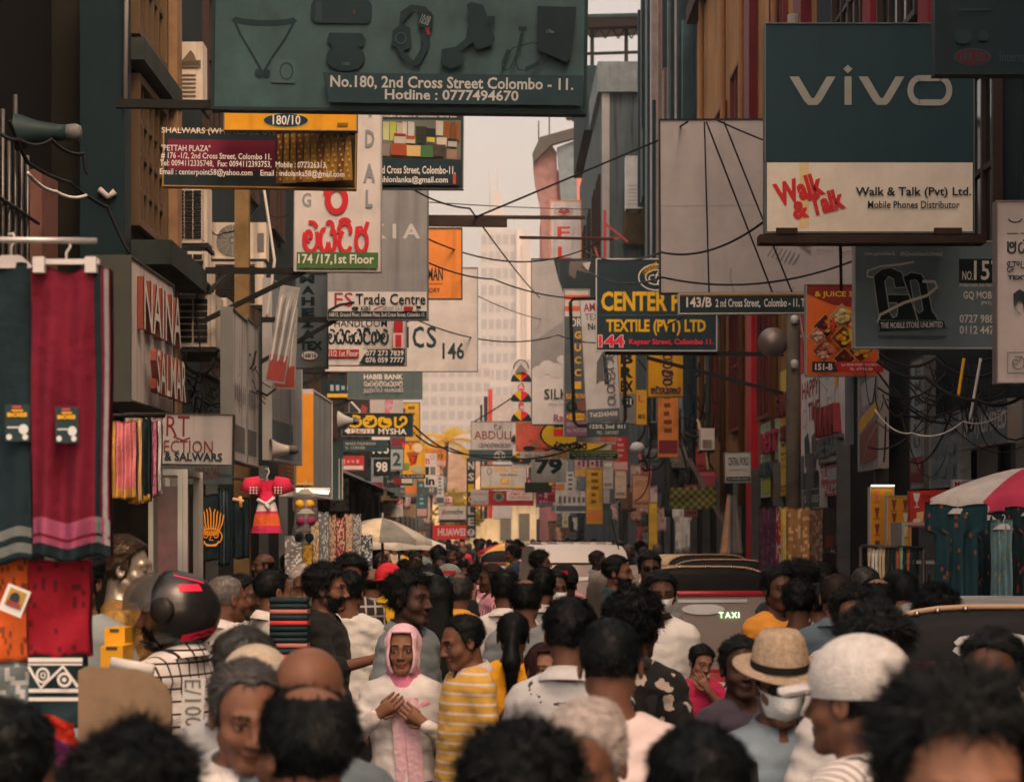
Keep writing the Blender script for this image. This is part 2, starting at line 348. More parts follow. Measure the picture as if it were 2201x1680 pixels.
bF = building('shop_house', 'tall dark building with vertical metal fins and pale strips on the right', 4.6, 46.1, 62, 22, 1, A(48, 54, 56), cornice=False); shopfront(bF, 1, 4.6, 47, 61, n=5)
rr = random.Random(2)
for k in range(16):
    y = 46.6 + k * .95; w_ = rr.choice((.16, .25, .4)); zb = rr.choice((3.4, 5, 9, 12)); zt = rr.choice((14, 18, 21.5))
    MB().bx(4.32 - .04 * (k % 2), 4.6, y, y + w_, zb, zt).build('metal_fin', M(rr.choice([A(96, 70, 58), A(120, 90, 76), A(44, 54, 57), A(40, 48, 50), A(34, 42, 44), A(140, 120, 112)]), .5, .2, var=.3), bF)
bG = building('concrete_building', 'weathered blue grey concrete building with open roof terrace', 3.45, 66, 84, 16.6, 1, A(74, 76, 76), stain=.7, cornice=False, depth=5)
MB().bx(3.3, 6, 65.8, 72, 16.6, 17.6).build('parapet', M(A(104, 106, 106), .8, var=.3, stain=.3), bG)
MB().bx(3.2, 6.2, 74, 84, 17.0, 19.4).build('roof_storey', M(A(30, 36, 38), .8, var=.4), bG)
m = MB()
for x in (3.0, 3.6, 4.9, 6.1): m.beam((x, 76, 19.4), (x, 76, 21.3), .14)
for x in (3.2, 6.0): m.beam((x, 84, 19.4), (x, 84, 21.3), .12)
m.beam((3.0, 76, 20.3), (6.2, 76, 20.4), .1); m.beam((3.0, 76, 21.25), (6.2, 76, 21.35), .1)
for k in range(5): m.beam((3.6 + k * .5, 76, 20.9), (3.85 + k * .5, 76, 21.3), .05); m.beam((3.85 + k * .5, 76, 21.3), (4.1 + k * .5, 76, 20.9), .05)
m.build('terrace_frame', M((.035, .045, .045), .7), bG)
MB().poly([(2.8, 74.5, 21.3), (4.0, 86, 23.4), (7, 86, 23.6), (7, 74.5, 21.4)], (0, 0, .12)).build('terrace_roof', M(A(38, 44, 45), .7, var=.4), bG)
for y in (67, 70, 74, 78): window(bG, 1, 3.45, y, y + 1.4, 10.8, 14, FRD); window(bG, 1, 3.45, y, y + 1.4, 6.5, 9, FRD)
MB().bx(3.45, 3.7, 65.9, 66, 3, 16.6).build('corner_pipe', M(A(140, 130, 124), .6), bG)
MB().poly([(4.1, 65.9, 11.6), (4.9, 65.9, 11.6), (4.9, 65.9, 14.1), (4.5, 65.9, 14.1), (4.2, 65.9, 12.9)], (0, -1.2, -.2)).build('awning', M(A(70, 54, 36), .8, var=.4), bG)
MB().poly([(2.7, 65.7, 9.6), (4.2, 65.7, 9.9), (4.2, 70, 10.5), (2.7, 70, 10.2)], (0, 0, .14)).build('awning', M(A(90, 92, 94), .7, var=.4), bG)
m = MB()
for k in range(8): m.beam((3.0 + k * .22, 65.5, 6.6), (3.0 + k * .22, 65.5, 8.8), .04)
m.bx(2.9, 4.8, 65.4, 65.6, 8.8, 8.9); m.build('balcony_railing', M(A(130, 128, 126), .6), bG)
bT = building('concrete_building', 'pinkish red building with curved brick edge and flared roof', 2.6, 104, 124, 21, 1, A(176, 104, 96), depth=6, cornice=False)
z = lambda v, Y=103.8: CZ + (V0 - v) / F * Y
xx = lambda u, Y=103.8: (u - U0) / F * Y
MB().poly([(xx(1146), 103.9, z(360)), (xx(1150), 103.9, z(400)), (xx(1160), 103.9, z(440)), (xx(1166), 103.9, z(560)), (xx(1200), 103.9, z(560)), (xx(1196), 103.9, z(330)), (xx(1180), 103.9, z(305)), (xx(1146), 103.9, z(335))], (0, -.4, 0)).build('side_fin', M(A(120, 86, 82), .8, var=.3), bT)
MB().poly([(xx(1144), 103.4, z(336)), (xx(1160), 103.4, z(302)), (xx(1182), 103.4, z(296)), (xx(1240), 103.4, z(280)), (xx(1240), 103.4, z(302)), (xx(1184), 103.4, z(318)), (xx(1146), 103.4, z(356))], (0, -.5, 0)).build('roof_edge', M(A(70, 58, 54), .8), bT)
MB().poly([(xx(1196), 103.2, z(322)), (xx(1236), 103.2, z(306)), (xx(1240), 103.2, z(452)), (xx(1206), 103.2, z(452))], (0, .3, 0)).build('grey_panel', M(A(92, 96, 98), .7, var=.3), bT)
m = MB(); m.tube([(xx(1158), 104, z(300)), (xx(1158), 104, z(258))], .04).tube([(xx(1181), 104, z(296)), (xx(1181), 104, z(238))], .04).tube([(xx(1215), 103, z(262)), (xx(1245), 103, z(258))], .06); m.poly([(xx(1218), 103, z(262)), (xx(1232), 103, z(248)), (xx(1256), 103, z(244)), (xx(1250), 103, z(262))], (0, .5, 0)); m.build('roof_antenna', M((.04, .045, .045), .6), bT)
bS = building('low_shop', 'row of low shops under the small signs on the far right', 3.5, 84.5, 103, 8, 1, A(96, 92, 90)); shopfront(bS, 1, 3.5, 85, 102, n=6)
bS2 = building('low_shop', 'pale shop row with red upright slab at the far right end', 3.0, 124.5, 146, 6.5, 1, A(176, 160, 150)); shopfront(bS2, 1, 3.0, 125, 145, n=6)
m = MB(); m.bx(xx(1049, 124), xx(1058, 124), 123.9, 124.3, 3, z(836, 124)); m.build('red_slab', M(A(206, 70, 58), .7), bS2)
m = MB(); m.bx(xx(1040, 124), xx(1048, 124), 123.9, 124.3, 3, z(852, 124)).bx(xx(1032, 124), xx(1037, 124), 123.9, 124.3, 3, z(870, 124)); m.build('dark_slab', M(A(60, 50, 52), .7), bS2)
MB().bx(xx(1060, 124), xx(1100, 124), 124, 128, 3, z(850, 124)).build('white_block', M(A(200, 186, 176), .7), bS2)
# end of the street
bH = empty('old_house', 'cream house with steep tiled roof at the end of the street', 'house')
MB().bx(-5.2, 3, 150, 158, 0, 5.6).build('wall', M(A(206, 178, 140), .8, var=.25, scale=.5, stain=.4), bH)
MB().poly([(-6, 149, 5.2), (3.6, 149, 5.2), (3.6, 154, 8.4), (-3.4, 154, 8.4)], (0, .1, .2)).build('roof', M(A(110, 84, 66), .85, var=.4, scale=1), bH)
MB().poly([(-2.9, 148.2, 4.4), (-.7, 148.2, 7.2), (-.5, 148.2, 7.0), (-.9, 148.2, 3.6), (-2.7, 148.2, 3.6)], (0, .5, 0)).build('gable', M(A(190, 150, 110), .8), bH)
for x in (-4.4, -2.9, .2, 1.6): m = MB(); m.bx(x, x + .8, 149.9, 150, 1.6, 3.6); m.build('window', M(A(90, 80, 70), .7), bH)
for x in (-1.6, -4.9): MB().bx(x, x + .5, 149.5, 149.9, 0, 4.3).build('pillar', M(A(214, 180, 140), .8, var=.3), bH)
# pale towers in the haze
def tower(label, x0, x1, Y, D, H, nx, nz, col, litw=0, top=None):
    o = empty('office_tower', label, 'tower', ((x0 + x1) / 2, Y, 0)); cx = (x0 + x1) / 2
    MB().bx(x0 - cx, x1 - cx, 0, D, 0, H).build('wall', M(col, .7, var=.06, scale=.05), o)
    wx = (x1 - x0 - litw) / nx; wz = (H - 3) / nz; w0 = None
    for i in range(nx):
        for j in range(nz):
            w_ = MB().bx(wx * .16, wx * .84, -.3, .0, wz * .2, wz * .78).build('window', glassm((.26, .26, .255), .4), o) if w0 is None else w0.copy()  # pane colour lightened to carry part of the haze
            if w0 is None: w0 = w_
            else: C.objects.link(w_)
            w_.location = (x0 - cx + wx * i, 0, 2 + wz * j)
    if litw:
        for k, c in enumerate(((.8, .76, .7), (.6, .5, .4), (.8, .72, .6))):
            MB().bx(x1 - cx - litw * (1 - k / 3) + .1, x1 - cx - litw * (1 - (k + 1) / 3) - .1, -3.6 - 1.5 * k, -.06, 0, H - 12 * k).build('sunlit_tone_fin', M(c, .6, var=.03), o)  # pale and warm fin colours stand in for the sunlit corner
    if top: top(o, cx)
    return o
def tops(o, cx):
    MB().bx(-14, 0, 12, 36, 233, 248).bx(-9, -3, 18, 27, 248, 264).build('crown_block', M((.62, .58, .54), .7), o)
    m = MB(); m.tube([(-12, 27, 228), (-12, 27, 280)], .75).tube([(-6, 24, 250), (-6, 24, 284)], .6); m.build('mast', M((.5, .45, .42), .6), o)
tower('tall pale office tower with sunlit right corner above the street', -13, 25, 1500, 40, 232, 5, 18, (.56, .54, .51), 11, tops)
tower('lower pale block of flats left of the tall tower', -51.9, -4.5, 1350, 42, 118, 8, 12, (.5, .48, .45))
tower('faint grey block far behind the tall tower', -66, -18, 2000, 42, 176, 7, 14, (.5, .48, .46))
# ---------------- trees
def tree_cards(rs, c, rad, n, size, squash=.8):
    m = MB()
    cl = [(Vector(c) + Vector((rs.gauss(0, .45) * rad, rs.gauss(0, .45) * rad, rs.gauss(0, .4) * rad * squash)), rad * rs.uniform(.25, .5)) for _ in range(14)]
    for _ in range(n):
        cc, rr_ = rs.choice(cl); d = Vector((rs.gauss(0, 1), rs.gauss(0, 1), rs.gauss(0, 1))).normalized(); p = cc + d * rr_ * rs.random() ** .4
        a = Vector((rs.gauss(0, 1), rs.gauss(0, 1), rs.gauss(0, 1))).normalized() * size; b = a.cross(Vector((rs.gauss(0, 1), rs.gauss(0, 1), rs.gauss(0, 1))).normalized()) * .8
        m.add([p - a * .5, p + b * .35, p + a * .5, p - b * .35], [(0, 1, 2, 3)])
    return m
def leafm(col):
    m = M(col, .5, var=.4, scale=.8); n = m.node_tree; b = n.nodes['Principled BSDF']
    if 'tr' not in n.nodes:
        t = n.nodes.new('ShaderNodeBsdfTranslucent'); t.name = 'tr'; t.inputs[0].default_value = (*[min(1, c * 2.2) for c in col], 1)
        mx = n.nodes.new('ShaderNodeMixShader'); mx.inputs[0].default_value = .45; o = n.nodes['Material Output']
        n.links.new(b.outputs[0], mx.inputs[1]); n.links.new(t.outputs[0], mx.inputs[2]); n.links.new(mx.outputs[0], o.inputs[0])
    return m
rs = random.Random(7)
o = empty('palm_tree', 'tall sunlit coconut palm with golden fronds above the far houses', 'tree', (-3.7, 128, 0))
m = MB(); pts = [(math.sin(k / 8) * .5, 0, k * 1.0) for k in range(9)]; m.tube(pts, [.22 - .012 * k for k in range(9)], 8); m.build('trunk', M((.16, .12, .09), .9, var=.3), o)
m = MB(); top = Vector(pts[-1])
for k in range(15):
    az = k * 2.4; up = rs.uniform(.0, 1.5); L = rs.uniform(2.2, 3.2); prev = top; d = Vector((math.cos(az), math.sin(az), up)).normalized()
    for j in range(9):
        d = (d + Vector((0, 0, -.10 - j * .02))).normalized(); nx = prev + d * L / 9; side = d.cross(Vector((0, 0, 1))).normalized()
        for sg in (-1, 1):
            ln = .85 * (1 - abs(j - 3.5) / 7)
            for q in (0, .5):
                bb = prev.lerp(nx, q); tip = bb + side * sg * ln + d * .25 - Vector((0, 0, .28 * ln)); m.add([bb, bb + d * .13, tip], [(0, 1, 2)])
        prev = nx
m.build('crown', leafm((.66, .36, .04)), o)  # gold of the sunlight is put into the frond colour
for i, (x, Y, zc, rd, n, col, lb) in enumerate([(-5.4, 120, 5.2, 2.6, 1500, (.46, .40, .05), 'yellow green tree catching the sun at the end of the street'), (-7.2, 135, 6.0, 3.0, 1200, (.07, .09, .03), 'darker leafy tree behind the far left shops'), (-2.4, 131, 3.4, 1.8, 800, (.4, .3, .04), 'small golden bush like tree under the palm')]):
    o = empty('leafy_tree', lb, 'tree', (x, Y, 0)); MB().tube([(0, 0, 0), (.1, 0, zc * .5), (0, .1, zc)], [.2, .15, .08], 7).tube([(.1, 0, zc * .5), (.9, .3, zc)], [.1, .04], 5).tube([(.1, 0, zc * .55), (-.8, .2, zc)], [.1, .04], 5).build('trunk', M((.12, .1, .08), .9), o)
    tree_cards(rs, (0, 0, zc), rd, n, .42).build('crown', leafm(col), o)  # bright crowns carry sunlight in their leaf colour
# ================================================================ SIGNS (each a board with thickness, hung at its own distance)
WH = A(198, 182, 172); OFF = A(176, 160, 152); BK = A(24, 32, 34); DK = A(34, 43, 46); GR = A(72, 80, 82); RD = A(178, 38, 44); YL = A(238, 180, 40); STEEL = (.03, .035, .037)
OV = 'signboards projecting over the street'; WL = 'signboards fixed along the shop fronts'
# --- big phone-accessory banner over the street
s = Sign('hanging_banner', 'huge grey accessory banner across the top with watches, earbuds and hotline number', (460, -70, 1254, 234), 14, A(52, 65, 65), Y2=None, rim=A(30, 38, 38), rimw=7, roll=.75, group=OV, stain=.06, var=.25, cat='banner')
D2 = A(38, 46, 48); D3 = A(28, 37, 39)
s.l(arc(566, 44, 66, 10, 180, 0, 12), 13, D3).l([(500, 46), (515, 80), (540, 120), (562, 158)], 5, D3).l([(632, 46), (612, 85), (585, 125), (566, 158)], 5, D3)
s.e((547, 152, 565, 171), D3, 'picture').e((562, 152, 580, 171), D3, 'picture').r((583, 131, 634, 182), A(58, 68, 69), 'picture').e((600, 138, 630, 176), D2, 'picture', ring=3)
s.p([(672, 3), (790, 3), (797, 14), (797, 42), (788, 53), (676, 53), (666, 42), (666, 14)], D3).p([(676, 6), (690, 6), (690, 50), (676, 50)], D2).t('R', (757, 24, 763, 33), A(95, 40, 40))
s.p([(706, 74), (776, 74), (786, 90), (778, 104), (712, 104), (701, 90)], D3).e((700, 98, 784, 156), D3, 'picture').t('100', (735, 137, 752, 144), A(66, 78, 80))
s.p([(858, 28), (880, 12), (912, 16), (930, 36), (928, 62), (914, 82), (898, 60), (905, 30), (890, 22), (868, 44), (858, 62)], D3).p([(842, 68), (860, 55), (880, 62), (884, 104), (866, 112), (840, 100)], D3)
s.p([(850, 104), (866, 112), (882, 128), (888, 132), (908, 100), (902, 78), (918, 66), (922, 100), (902, 140), (886, 143), (862, 128)], D3).r((898, 28, 926, 62), A(24, 31, 33), 'picture').t('10:08', (902, 34, 922, 56), A(100, 100, 98), rot=-20)
s.e((848, 72, 872, 98), A(52, 62, 63), 'picture', ring=2).l([(916, 62), (920, 78)], 8, A(90, 36, 40))
s.p([(1000, 12), (1010, 6), (1036, 12), (1062, 84), (1056, 98), (1024, 108), (1018, 100)], D3).p([(1003, 60), (1016, 64), (1016, 92), (986, 112), (974, 106), (1000, 84)], D3).p([(948, 108), (982, 102), (998, 126), (994, 140), (968, 150), (946, 140)], D3).r((1046, 36, 1062, 54), D3, 'picture')
s.l([(1122, 66), (1116, 100), (1094, 150), (1080, 152), (1078, 140), (1100, 104), (1140, 92), (1170, 96)], 3, D3).l([(1118, 72), (1106, 130), (1112, 150), (1130, 152), (1182, 112)], 3, D3).l([(1080, 138), (1092, 108)], 9, D3).l([(1128, 150), (1158, 136)], 9, D3).r((1112, 58, 1130, 68), D3, 'picture')
s.p([(1152, 14), (1236, 15), (1226, 124), (1216, 134), (1154, 108)], A(26, 34, 36)).t('U Flex', (1172, 64, 1188, 72), A(90, 100, 100))
s.p([(694, 162), (1252, 162), (1252, 226), (710, 226)], A(38, 47, 50), 'colour_band')
s.t('No.180, 2nd Cross Street Colombo - 11.', (711, 168, 1231, 198), A(150, 143, 138), .022).t('Hotline : 0777494670', (828, 196, 1114, 219), A(150, 143, 138), .022).arms(side=-1, zs=(.02,), ln=.7, diag=False).done()
# --- yellow number board and maroon textile board
s = Sign('shop_sign', 'amber yellow board with dark oval reading 180/10', (483, 236, 766, 279), 17, A(224, 150, 34), rim=A(120, 105, 92), rimw=2, roll=.3, group=OV, stain=.1)
s.e((565, 243, 664, 275), A(170, 150, 60)).e((567, 245, 662, 273), A(34, 44, 58)).t('180/10', (586, 248, 646, 269), WH, .02).r((725, 264, 748, 271), A(120, 85, 30)).done()
s = Sign('shop_sign', 'dark textile wholesale board with maroon block, email lines and gold patterned curtains', (352, 284, 762, 401), 17.3, A(36, 38, 40), rim=A(150, 105, 50), rimw=3, roll=.9, group=OV)
s.r((360, 302, 594, 368), A(98, 28, 46)).r((590, 286, 758, 396), A(52, 36, 26), 'picture')
for k in range(11):
    x = 592 + k * 15.2; s.p([(x + 4, 287), (x + 12, 287), (x + 15 + k * .3, 394), (x + 1 - k * .4, 394)], A(126, 92, 42) if k % 3 else A(98, 62, 40))
    for j in range(9): s.r((x + 3 + (j % 3) * 3, 291 + j * 11.5, x + 7 + (j % 3) * 3, 296 + j * 11.5), A(172, 124, 46), 'picture')
s.t('SHALWARS (WHOLESALE ONLY)', (356, 289, 622, 305), WH, .008).t('"PETTAH PLAZA"', (356, 326, 460, 339), WH, .01).t('# 176 -1/2, 2nd Cross Street, Colombo 11.', (356, 342, 590, 357), WH, .015).t('Tel: 0094112335748,  Fax: 0094112393753,  Mobile : 077326313,', (354, 358, 708, 373), WH, .012).t('Email : centerpoint58@yahoo.com    Email : indolanka58@gmail.com', (354, 376, 745, 393), WH, .012).done()
# --- tall white sign with red round letters
s = Sign('shop_sign', 'white sign with large red Sinhala letters above green 1st Floor band', (633, 150, 817, 582), 20, A(182, 166, 158), rim=A(150, 138, 132), rimw=2, roll=.4, group=OV, stain=.05)
G2 = A(118, 116, 115)
s.t('G', (648, 415, 668, 446), G2, .03).t('I', (790, 232, 797, 252), G2, .03).t('D', (783, 279, 803, 317), G2, .03).t('A', (780, 352, 805, 391), G2, .03).t('L', (785, 408, 800, 446), G2, .03)
s.e((697, 398, 748, 462), RD, 'lettering', ring=13).l([(700, 420), (702, 392), (725, 384), (748, 372)], 12, RD, 'lettering').s_('mndr', (650, 477, 795, 541), RD, 8.5)
s.r((638, 543, 813, 577), A(64, 90, 48)).t('174 /17,1st Floor', (641, 547, 804, 571), WH, .025).arms(side=-1, zs=(0,), ln=.9).done()
# --- cosmetics board
s = Sign('shop_sign', 'black cosmetics board with picture of jars, tubes and boxes', (806, 238, 994, 404), 21.6, A(36, 43, 46), rim=A(118, 108, 102), rimw=2, roll=.4, group=OV)
s.r((820, 258, 990, 352), A(92, 92, 80), 'picture')
rnd = random.Random(4)
for x, y, ww, h, c in [(822, 262, 14, 40, (160, 155, 110)), (837, 262, 14, 42, (150, 150, 70)), (852, 264, 12, 30, (160, 140, 125)), (864, 262, 10, 36, (172, 160, 152)), (876, 262, 14, 44, (168, 158, 150)), (893, 272, 24, 22, (52, 44, 36)), (915, 276, 20, 18, (38, 36, 36)), (936, 260, 16, 32, (165, 152, 140)), (954, 262, 12, 40, (122, 66, 34)), (968, 262, 10, 40, (112, 62, 34)), (980, 264, 8, 38, (124, 72, 38)), (846, 288, 26, 22, (160, 148, 140)), (846, 288, 26, 7, (124, 38, 34)), (872, 296, 20, 14, (170, 155, 140)), (872, 293, 20, 8, (150, 70, 40)), (894, 292, 22, 18, (44, 44, 36)), (917, 296, 17, 11, (170, 150, 60)), (938, 296, 22, 20, (168, 150, 135)), (962, 300, 20, 17, (150, 140, 132)), (962, 299, 20, 6, (38, 38, 38)), (840, 310, 34, 26, (140, 62, 36)), (874, 314, 30, 24, (178, 145, 90)), (904, 314, 28, 26, (60, 92, 56)), (930, 312, 28, 26, (70, 52, 46)), (960, 322, 22, 22, (128, 98, 84)), (822, 312, 16, 26, (110, 100, 92))]:
    s.p([(x, y), (x + ww, y + 1), (x + ww - .5, y + h), (x + .5, y + h - 1)], A(*c))
s.r((820, 345, 990, 400), A(36, 43, 46)).t('Wholesale Dealers in Cosmetics Items Etc.', (808, 242, 981, 255), WH, .008).t('2nd Cross Street, Colombo-11.', (808, 359, 979, 379), WH, .02).t('fashionlanka@gmail.com', (808, 381, 963, 399), WH, .02).r((974, 376, 980, 398), A(170, 60, 50)).done()
# --- grey tall sign with white lower part
s = Sign('shop_sign', 'tall grey sign with pale capitals and a white trade centre strip at its foot', (705, 330, 919, 686), 23.6, A(126, 120, 118), rim=A(100, 96, 94), rimw=2, group=OV, stain=.2)
s.l([(757, 400), (757, 626)], 2, G2).t('N O K I A', (690, 481, 903, 513), A(172, 162, 157), .03)
s.r((705, 627, 917, 669), A(190, 175, 168)).r((705, 669, 917, 685), A(38, 45, 48)).t('FS', (719, 629, 759, 659), A(150, 40, 44), .0).l([(706, 668), (730, 655), (762, 650)], 5, BK)
s.t('Trade Centre', (765, 631, 915, 655), BK, .012).t('168/15, Ground Floor, Siddeek Plaza, 2nd Cross Street, Colombo 11.', (708, 672, 914, 682), WH, .01).e((756, 659, 771, 667), DK).t('KIBS', (776, 659, 797, 667), DK, .03).t('EBONY CR 7', (823, 659, 865, 667), DK, .0).r((868, 659, 888, 668), A(140, 38, 38)).r((895, 658, 905, 664), DK).l([(804, 667), (812, 662), (822, 659)], 3, A(130, 40, 40)).arms(side=-1, zs=(0,), ln=.8).done()
# --- mahezatex, handloom, 146
s = Sign('shop_sign', 'narrow slate sign with black letters stacked vertically', (636, 588, 703, 790), 24.6, A(84, 88, 90), rim=A(48, 54, 56), rimw=2, group=OV)
for i, ch in enumerate('MAHEZA'): s.t(ch, (648 - (4 if i < 1 else 0), 591 + i * 23.6, 676, 609 + i * 23.6), BK, .05)
s.t('TEX', (644, 733, 694, 752), BK, .05).e((649, 755, 683, 773), WH).t('168/16', (652, 759, 680, 769), BK, .03).t('2388393', (660, 778, 694, 787), A(120, 100, 60)).done()
s = Sign('shop_sign', 'white handloom board with black Sinhala writing and red bottle picture', (690, 684, 872, 784), 26.2, A(186, 170, 162), rim=A(120, 112, 106), rimw=2, group=OV)
s.p([(800, 684), (872, 684), (872, 750), (780, 750)], A(160, 148, 142)).t('HANDLOOM', (719, 687, 832, 703), BK, .006).s_('mnhndkm', (703, 708, 836, 738), BK, 4).r((690, 751, 772, 768), A(150, 38, 44)).t('146/1/2 1st Floor', (692, 753, 770, 766), WH, .012).p([(790, 751), (871, 751), (871, 782), (772, 782)], DK)
s.t('077 273 7839', (786, 753, 868, 765), WH, .02).t('076 059 7777', (786, 768, 868, 780), WH, .02).r((847, 690, 866, 716), A(150, 36, 44), 'picture').r((845, 716, 868, 748), A(196, 150, 146), 'picture').r((850, 720, 863, 746), A(160, 44, 50), 'picture').done()
s = Sign('shop_sign', 'wide off white board with the number 146', (700, 576, 1026, 797), 33, A(170, 156, 150), rim=A(120, 112, 108), rimw=1.5, group=OV, stain=.04)
s.t('ics', (872, 683, 938, 748), A(38, 46, 50), .0).t('146', (951, 736, 998, 772), A(44, 50, 53), .02).arms(side=-1, zs=(0,), ln=1.0).done()
s = Sign('shop_sign', 'plain orange board with small dark letters at its foot', (890, 491, 992, 641), 28, A(196, 112, 52), rim=A(70, 62, 56), rimw=2, group=OV)
s.t('BATMAN', (868 + 24, 575, 952, 603), A(40, 40, 42), .02).l([(890, 610), (952, 610)], 1.2, A(60, 50, 46)).t('FACTORY', (893, 619, 946, 629), A(70, 50, 40)).done()
# --- mid-distance left signs
s = Sign('shop_sign', 'slate bank signboard with three lines of pale lettering', (748, 797, 907, 857), 37, A(78, 86, 86), rim=A(130, 120, 112), rimw=1, group=OV)
s.t('HABIB BANK', (782, 804, 866, 815), WH, .025).s_('hbbyhnky'.replace('b', 'm'), (782, 819, 866, 830), OFF, 1.8).t('ஹபீப் வங்கி', (782, 832, 866, 846), OFF, .01).arms(side=-1, zs=(0, .95), ln=1.2).done()
s = Sign('shop_sign', 'grey board with pink K letters under the bank signboard', (750, 857, 866, 904), 42, A(160, 146, 140), group=OV)
s.r((751, 858, 795, 903), A(58, 46, 44), 'picture').l([(754, 862), (775, 884), (756, 901)], 4, WH).p([(778, 868), (790, 876), (784, 896), (774, 890)], A(140, 60, 60)).t('N', (828, 856, 845, 867), A(205, 90, 120), .03).t('K', (828, 874, 846, 893), A(205, 90, 120), .03).done()
s = Sign('shop_sign', 'black board with fat yellow Sinhala letters and a white arrow', (735, 888, 887, 937), 40, A(36, 42, 44), rim=A(120, 112, 104), rimw=1, roll=.5, group=OV)
s.s_('mysa', (746, 894, 876, 917), YL, 5.5).t('MYSHA', (813, 920, 874, 933), WH, .03).p([(740, 926.5), (750, 919), (750, 921.5), (804, 921.5), (804, 931.5), (750, 931.5), (750, 934)], WH).t('126/11', (753, 923, 798, 931), A(120, 38, 44), .01).done()
s = Sign('shop_sign', 'small dark board with two faint lines under the white arrow', (737, 945, 832, 970), 44, A(50, 58, 60), group=OV); s.t('MAKE FASHIONS', (743, 950, 808, 956), A(150, 142, 136)).t('D. CORNER', (743, 959, 785, 965), A(150, 142, 136)).done()
s = Sign('number_sign', 'black number board reading 106 with white top', (798, 933, 839, 983), 47, BK, group=OV); s.r((799, 934, 838, 945), WH).t('106', (801, 951, 836, 975), WH, .03).done()
s = Sign('number_sign', 'black number board reading 98', (803, 986, 839, 1022), 46, BK, group=OV); s.t('98', (808, 992, 833, 1014), WH, .03).done()
s = Sign('number_sign', 'grey number board reading 2', (840, 964, 867, 1009), 49, A(140, 138, 136), rim=GR, rimw=1, group=OV); s.t('2', (844, 972, 862, 1001), A(50, 58, 60), .03).done()
s = Sign('poster_board', 'yellow poster board with red lettering and brown cup', (866, 951, 914, 1019), 50, A(226, 160, 48), group=OV, cat='poster')
s.t('TY', (862, 951, 890, 966), RD, .03).p([(876, 972), (900, 970), (894, 996), (882, 1000)], A(120, 50, 36)).p([(874, 972), (902, 969), (900, 977), (876, 979)], A(150, 76, 44)).e((888, 953, 908, 972), A(205, 176, 150), 'picture').e((868, 994, 880, 1010), A(100, 120, 70), 'picture').e((884, 1000, 910, 1016), A(150, 140, 120), 'picture').t('7', (880, 982, 892, 998), A(200, 60, 40), .03).done()
s = Sign('shop_sign', 'thin dark strip sign under the yellow poster', (862, 1019, 914, 1028), 49.5, DK, group=OV); s.t('No. 75, 2nd CROSS', (865, 1021, 910, 1026), OFF).done()
s = Sign('shop_sign', 'narrow white sign with pictures and letters in', (912, 974, 939, 1046), 54, A(188, 172, 164), group=OV)
s.t('n', (915, 985, 923, 997), A(180, 60, 80), .03).r((914, 1003, 922, 1020), DK, 'picture').r((925, 1003, 936, 1020), A(110, 100, 92), 'picture').t('in', (915, 1025, 934, 1042), BK, .04).e((924, 977, 934, 987), A(150, 60, 66), ring=1).done()
s = Sign('shop_sign', 'dark red and black board beside a white panel low on the left', (824, 1026, 887, 1043), 53, A(44, 48, 50), group=OV); s.r((846, 1027, 862, 1041), A(120, 36, 36)).r((863, 1026, 886, 1038), A(176, 160, 152)).t('Jo-C', (832, 1031, 846, 1038), OFF).done()
s = Sign('shop_sign', 'long slate strip sign with number 37 at its end', (832, 1047, 940, 1064), 60, A(80, 86, 87), roll=-1.2, group=OV); s.t('The Innovation', (860, 1052, 898, 1058), OFF).t('37', (922, 1049, 934, 1058), WH, .02).done()
s = Sign('shop_sign', 'white poster board with red badge reading 24', (823, 1074, 866, 1110), 63, A(182, 166, 158), group=OV); s.r((824, 1075, 836, 1083), A(216, 140, 50)).e((846, 1074, 866, 1084), A(200, 50, 56)).t('24', (851, 1076, 861, 1082), WH, .02).r((826, 1103, 840, 1109), A(216, 140, 50)).t('SALE OPEN', (828, 1088, 860, 1096), A(130, 120, 116)).done()
s = Sign('shop_sign', 'white board with slanted dark script above the red shop sign', (943, 1087, 1001, 1117), 70, A(186, 170, 162), group=OV); s.t('Innovative', (952, 1093, 995, 1105), BK, .012, shear=.35).l([(950, 1106), (956, 1092)], 1.6, RD).r((944, 1116, 1001, 1122), DK).done()
s = Sign('shop_sign', 'bright red shop sign with white capitals at the far end', (930, 1128, 1003, 1159), 76, A(208, 52, 58), group=OV); s.t('HUAWEI', (941, 1135, 1012 - 12, 1151), WH, .03).done()
# --- mid-distance right signs
s = Sign('shop_sign', 'narrow dark vertical sign with white and yellow stacked letters', (1003, 984, 1022, 1155), 62, A(52, 58, 60), group=OV)
for i, (ch, c) in enumerate([('N', WH), ('S', WH), ('I', YL), ('C', YL), ('L', OFF), ('E', OFF)]): s.t(ch, (1006, 992 + i * 24, 1019, 1009 + i * 24), c, .03)
s.e((1004, 1136, 1021, 1152), OFF).t('7', (1009, 1139, 1016, 1149), DK, .02).done()
s = Sign('shop_sign', 'white board with maroon serif capitals beside the umbrella sign', (1013, 906, 1112, 966), 58, A(180, 165, 158), rim=A(110, 104, 100), rimw=1, group=OV, var=.06)
s.t('ABDULL', (1019, 926, 1106, 944), A(126, 44, 50), .008).t('P.s', (1062, 911, 1077, 921), DK).l([(1063, 923), (1076, 923)], 1, DK).s_('nkmysank', (1028, 952, 1098, 961), A(90, 86, 84), 1.4).done()
s = Sign('number_sign', 'dark slate strip with ringed number 31', (1008, 967, 1112, 991), 57.6, A(70, 78, 80), group=OV); s.e((1062, 969, 1086, 989), WH, ring=2).t('31', (1067, 973, 1081, 985), WH, .02).done()
s = Sign('shop_sign', 'white board with yellow lettering and yellow foot band', (1034, 1000, 1131, 1050), 52, A(180, 166, 158), rim=A(60, 58, 54), rimw=1.5, group=OV)
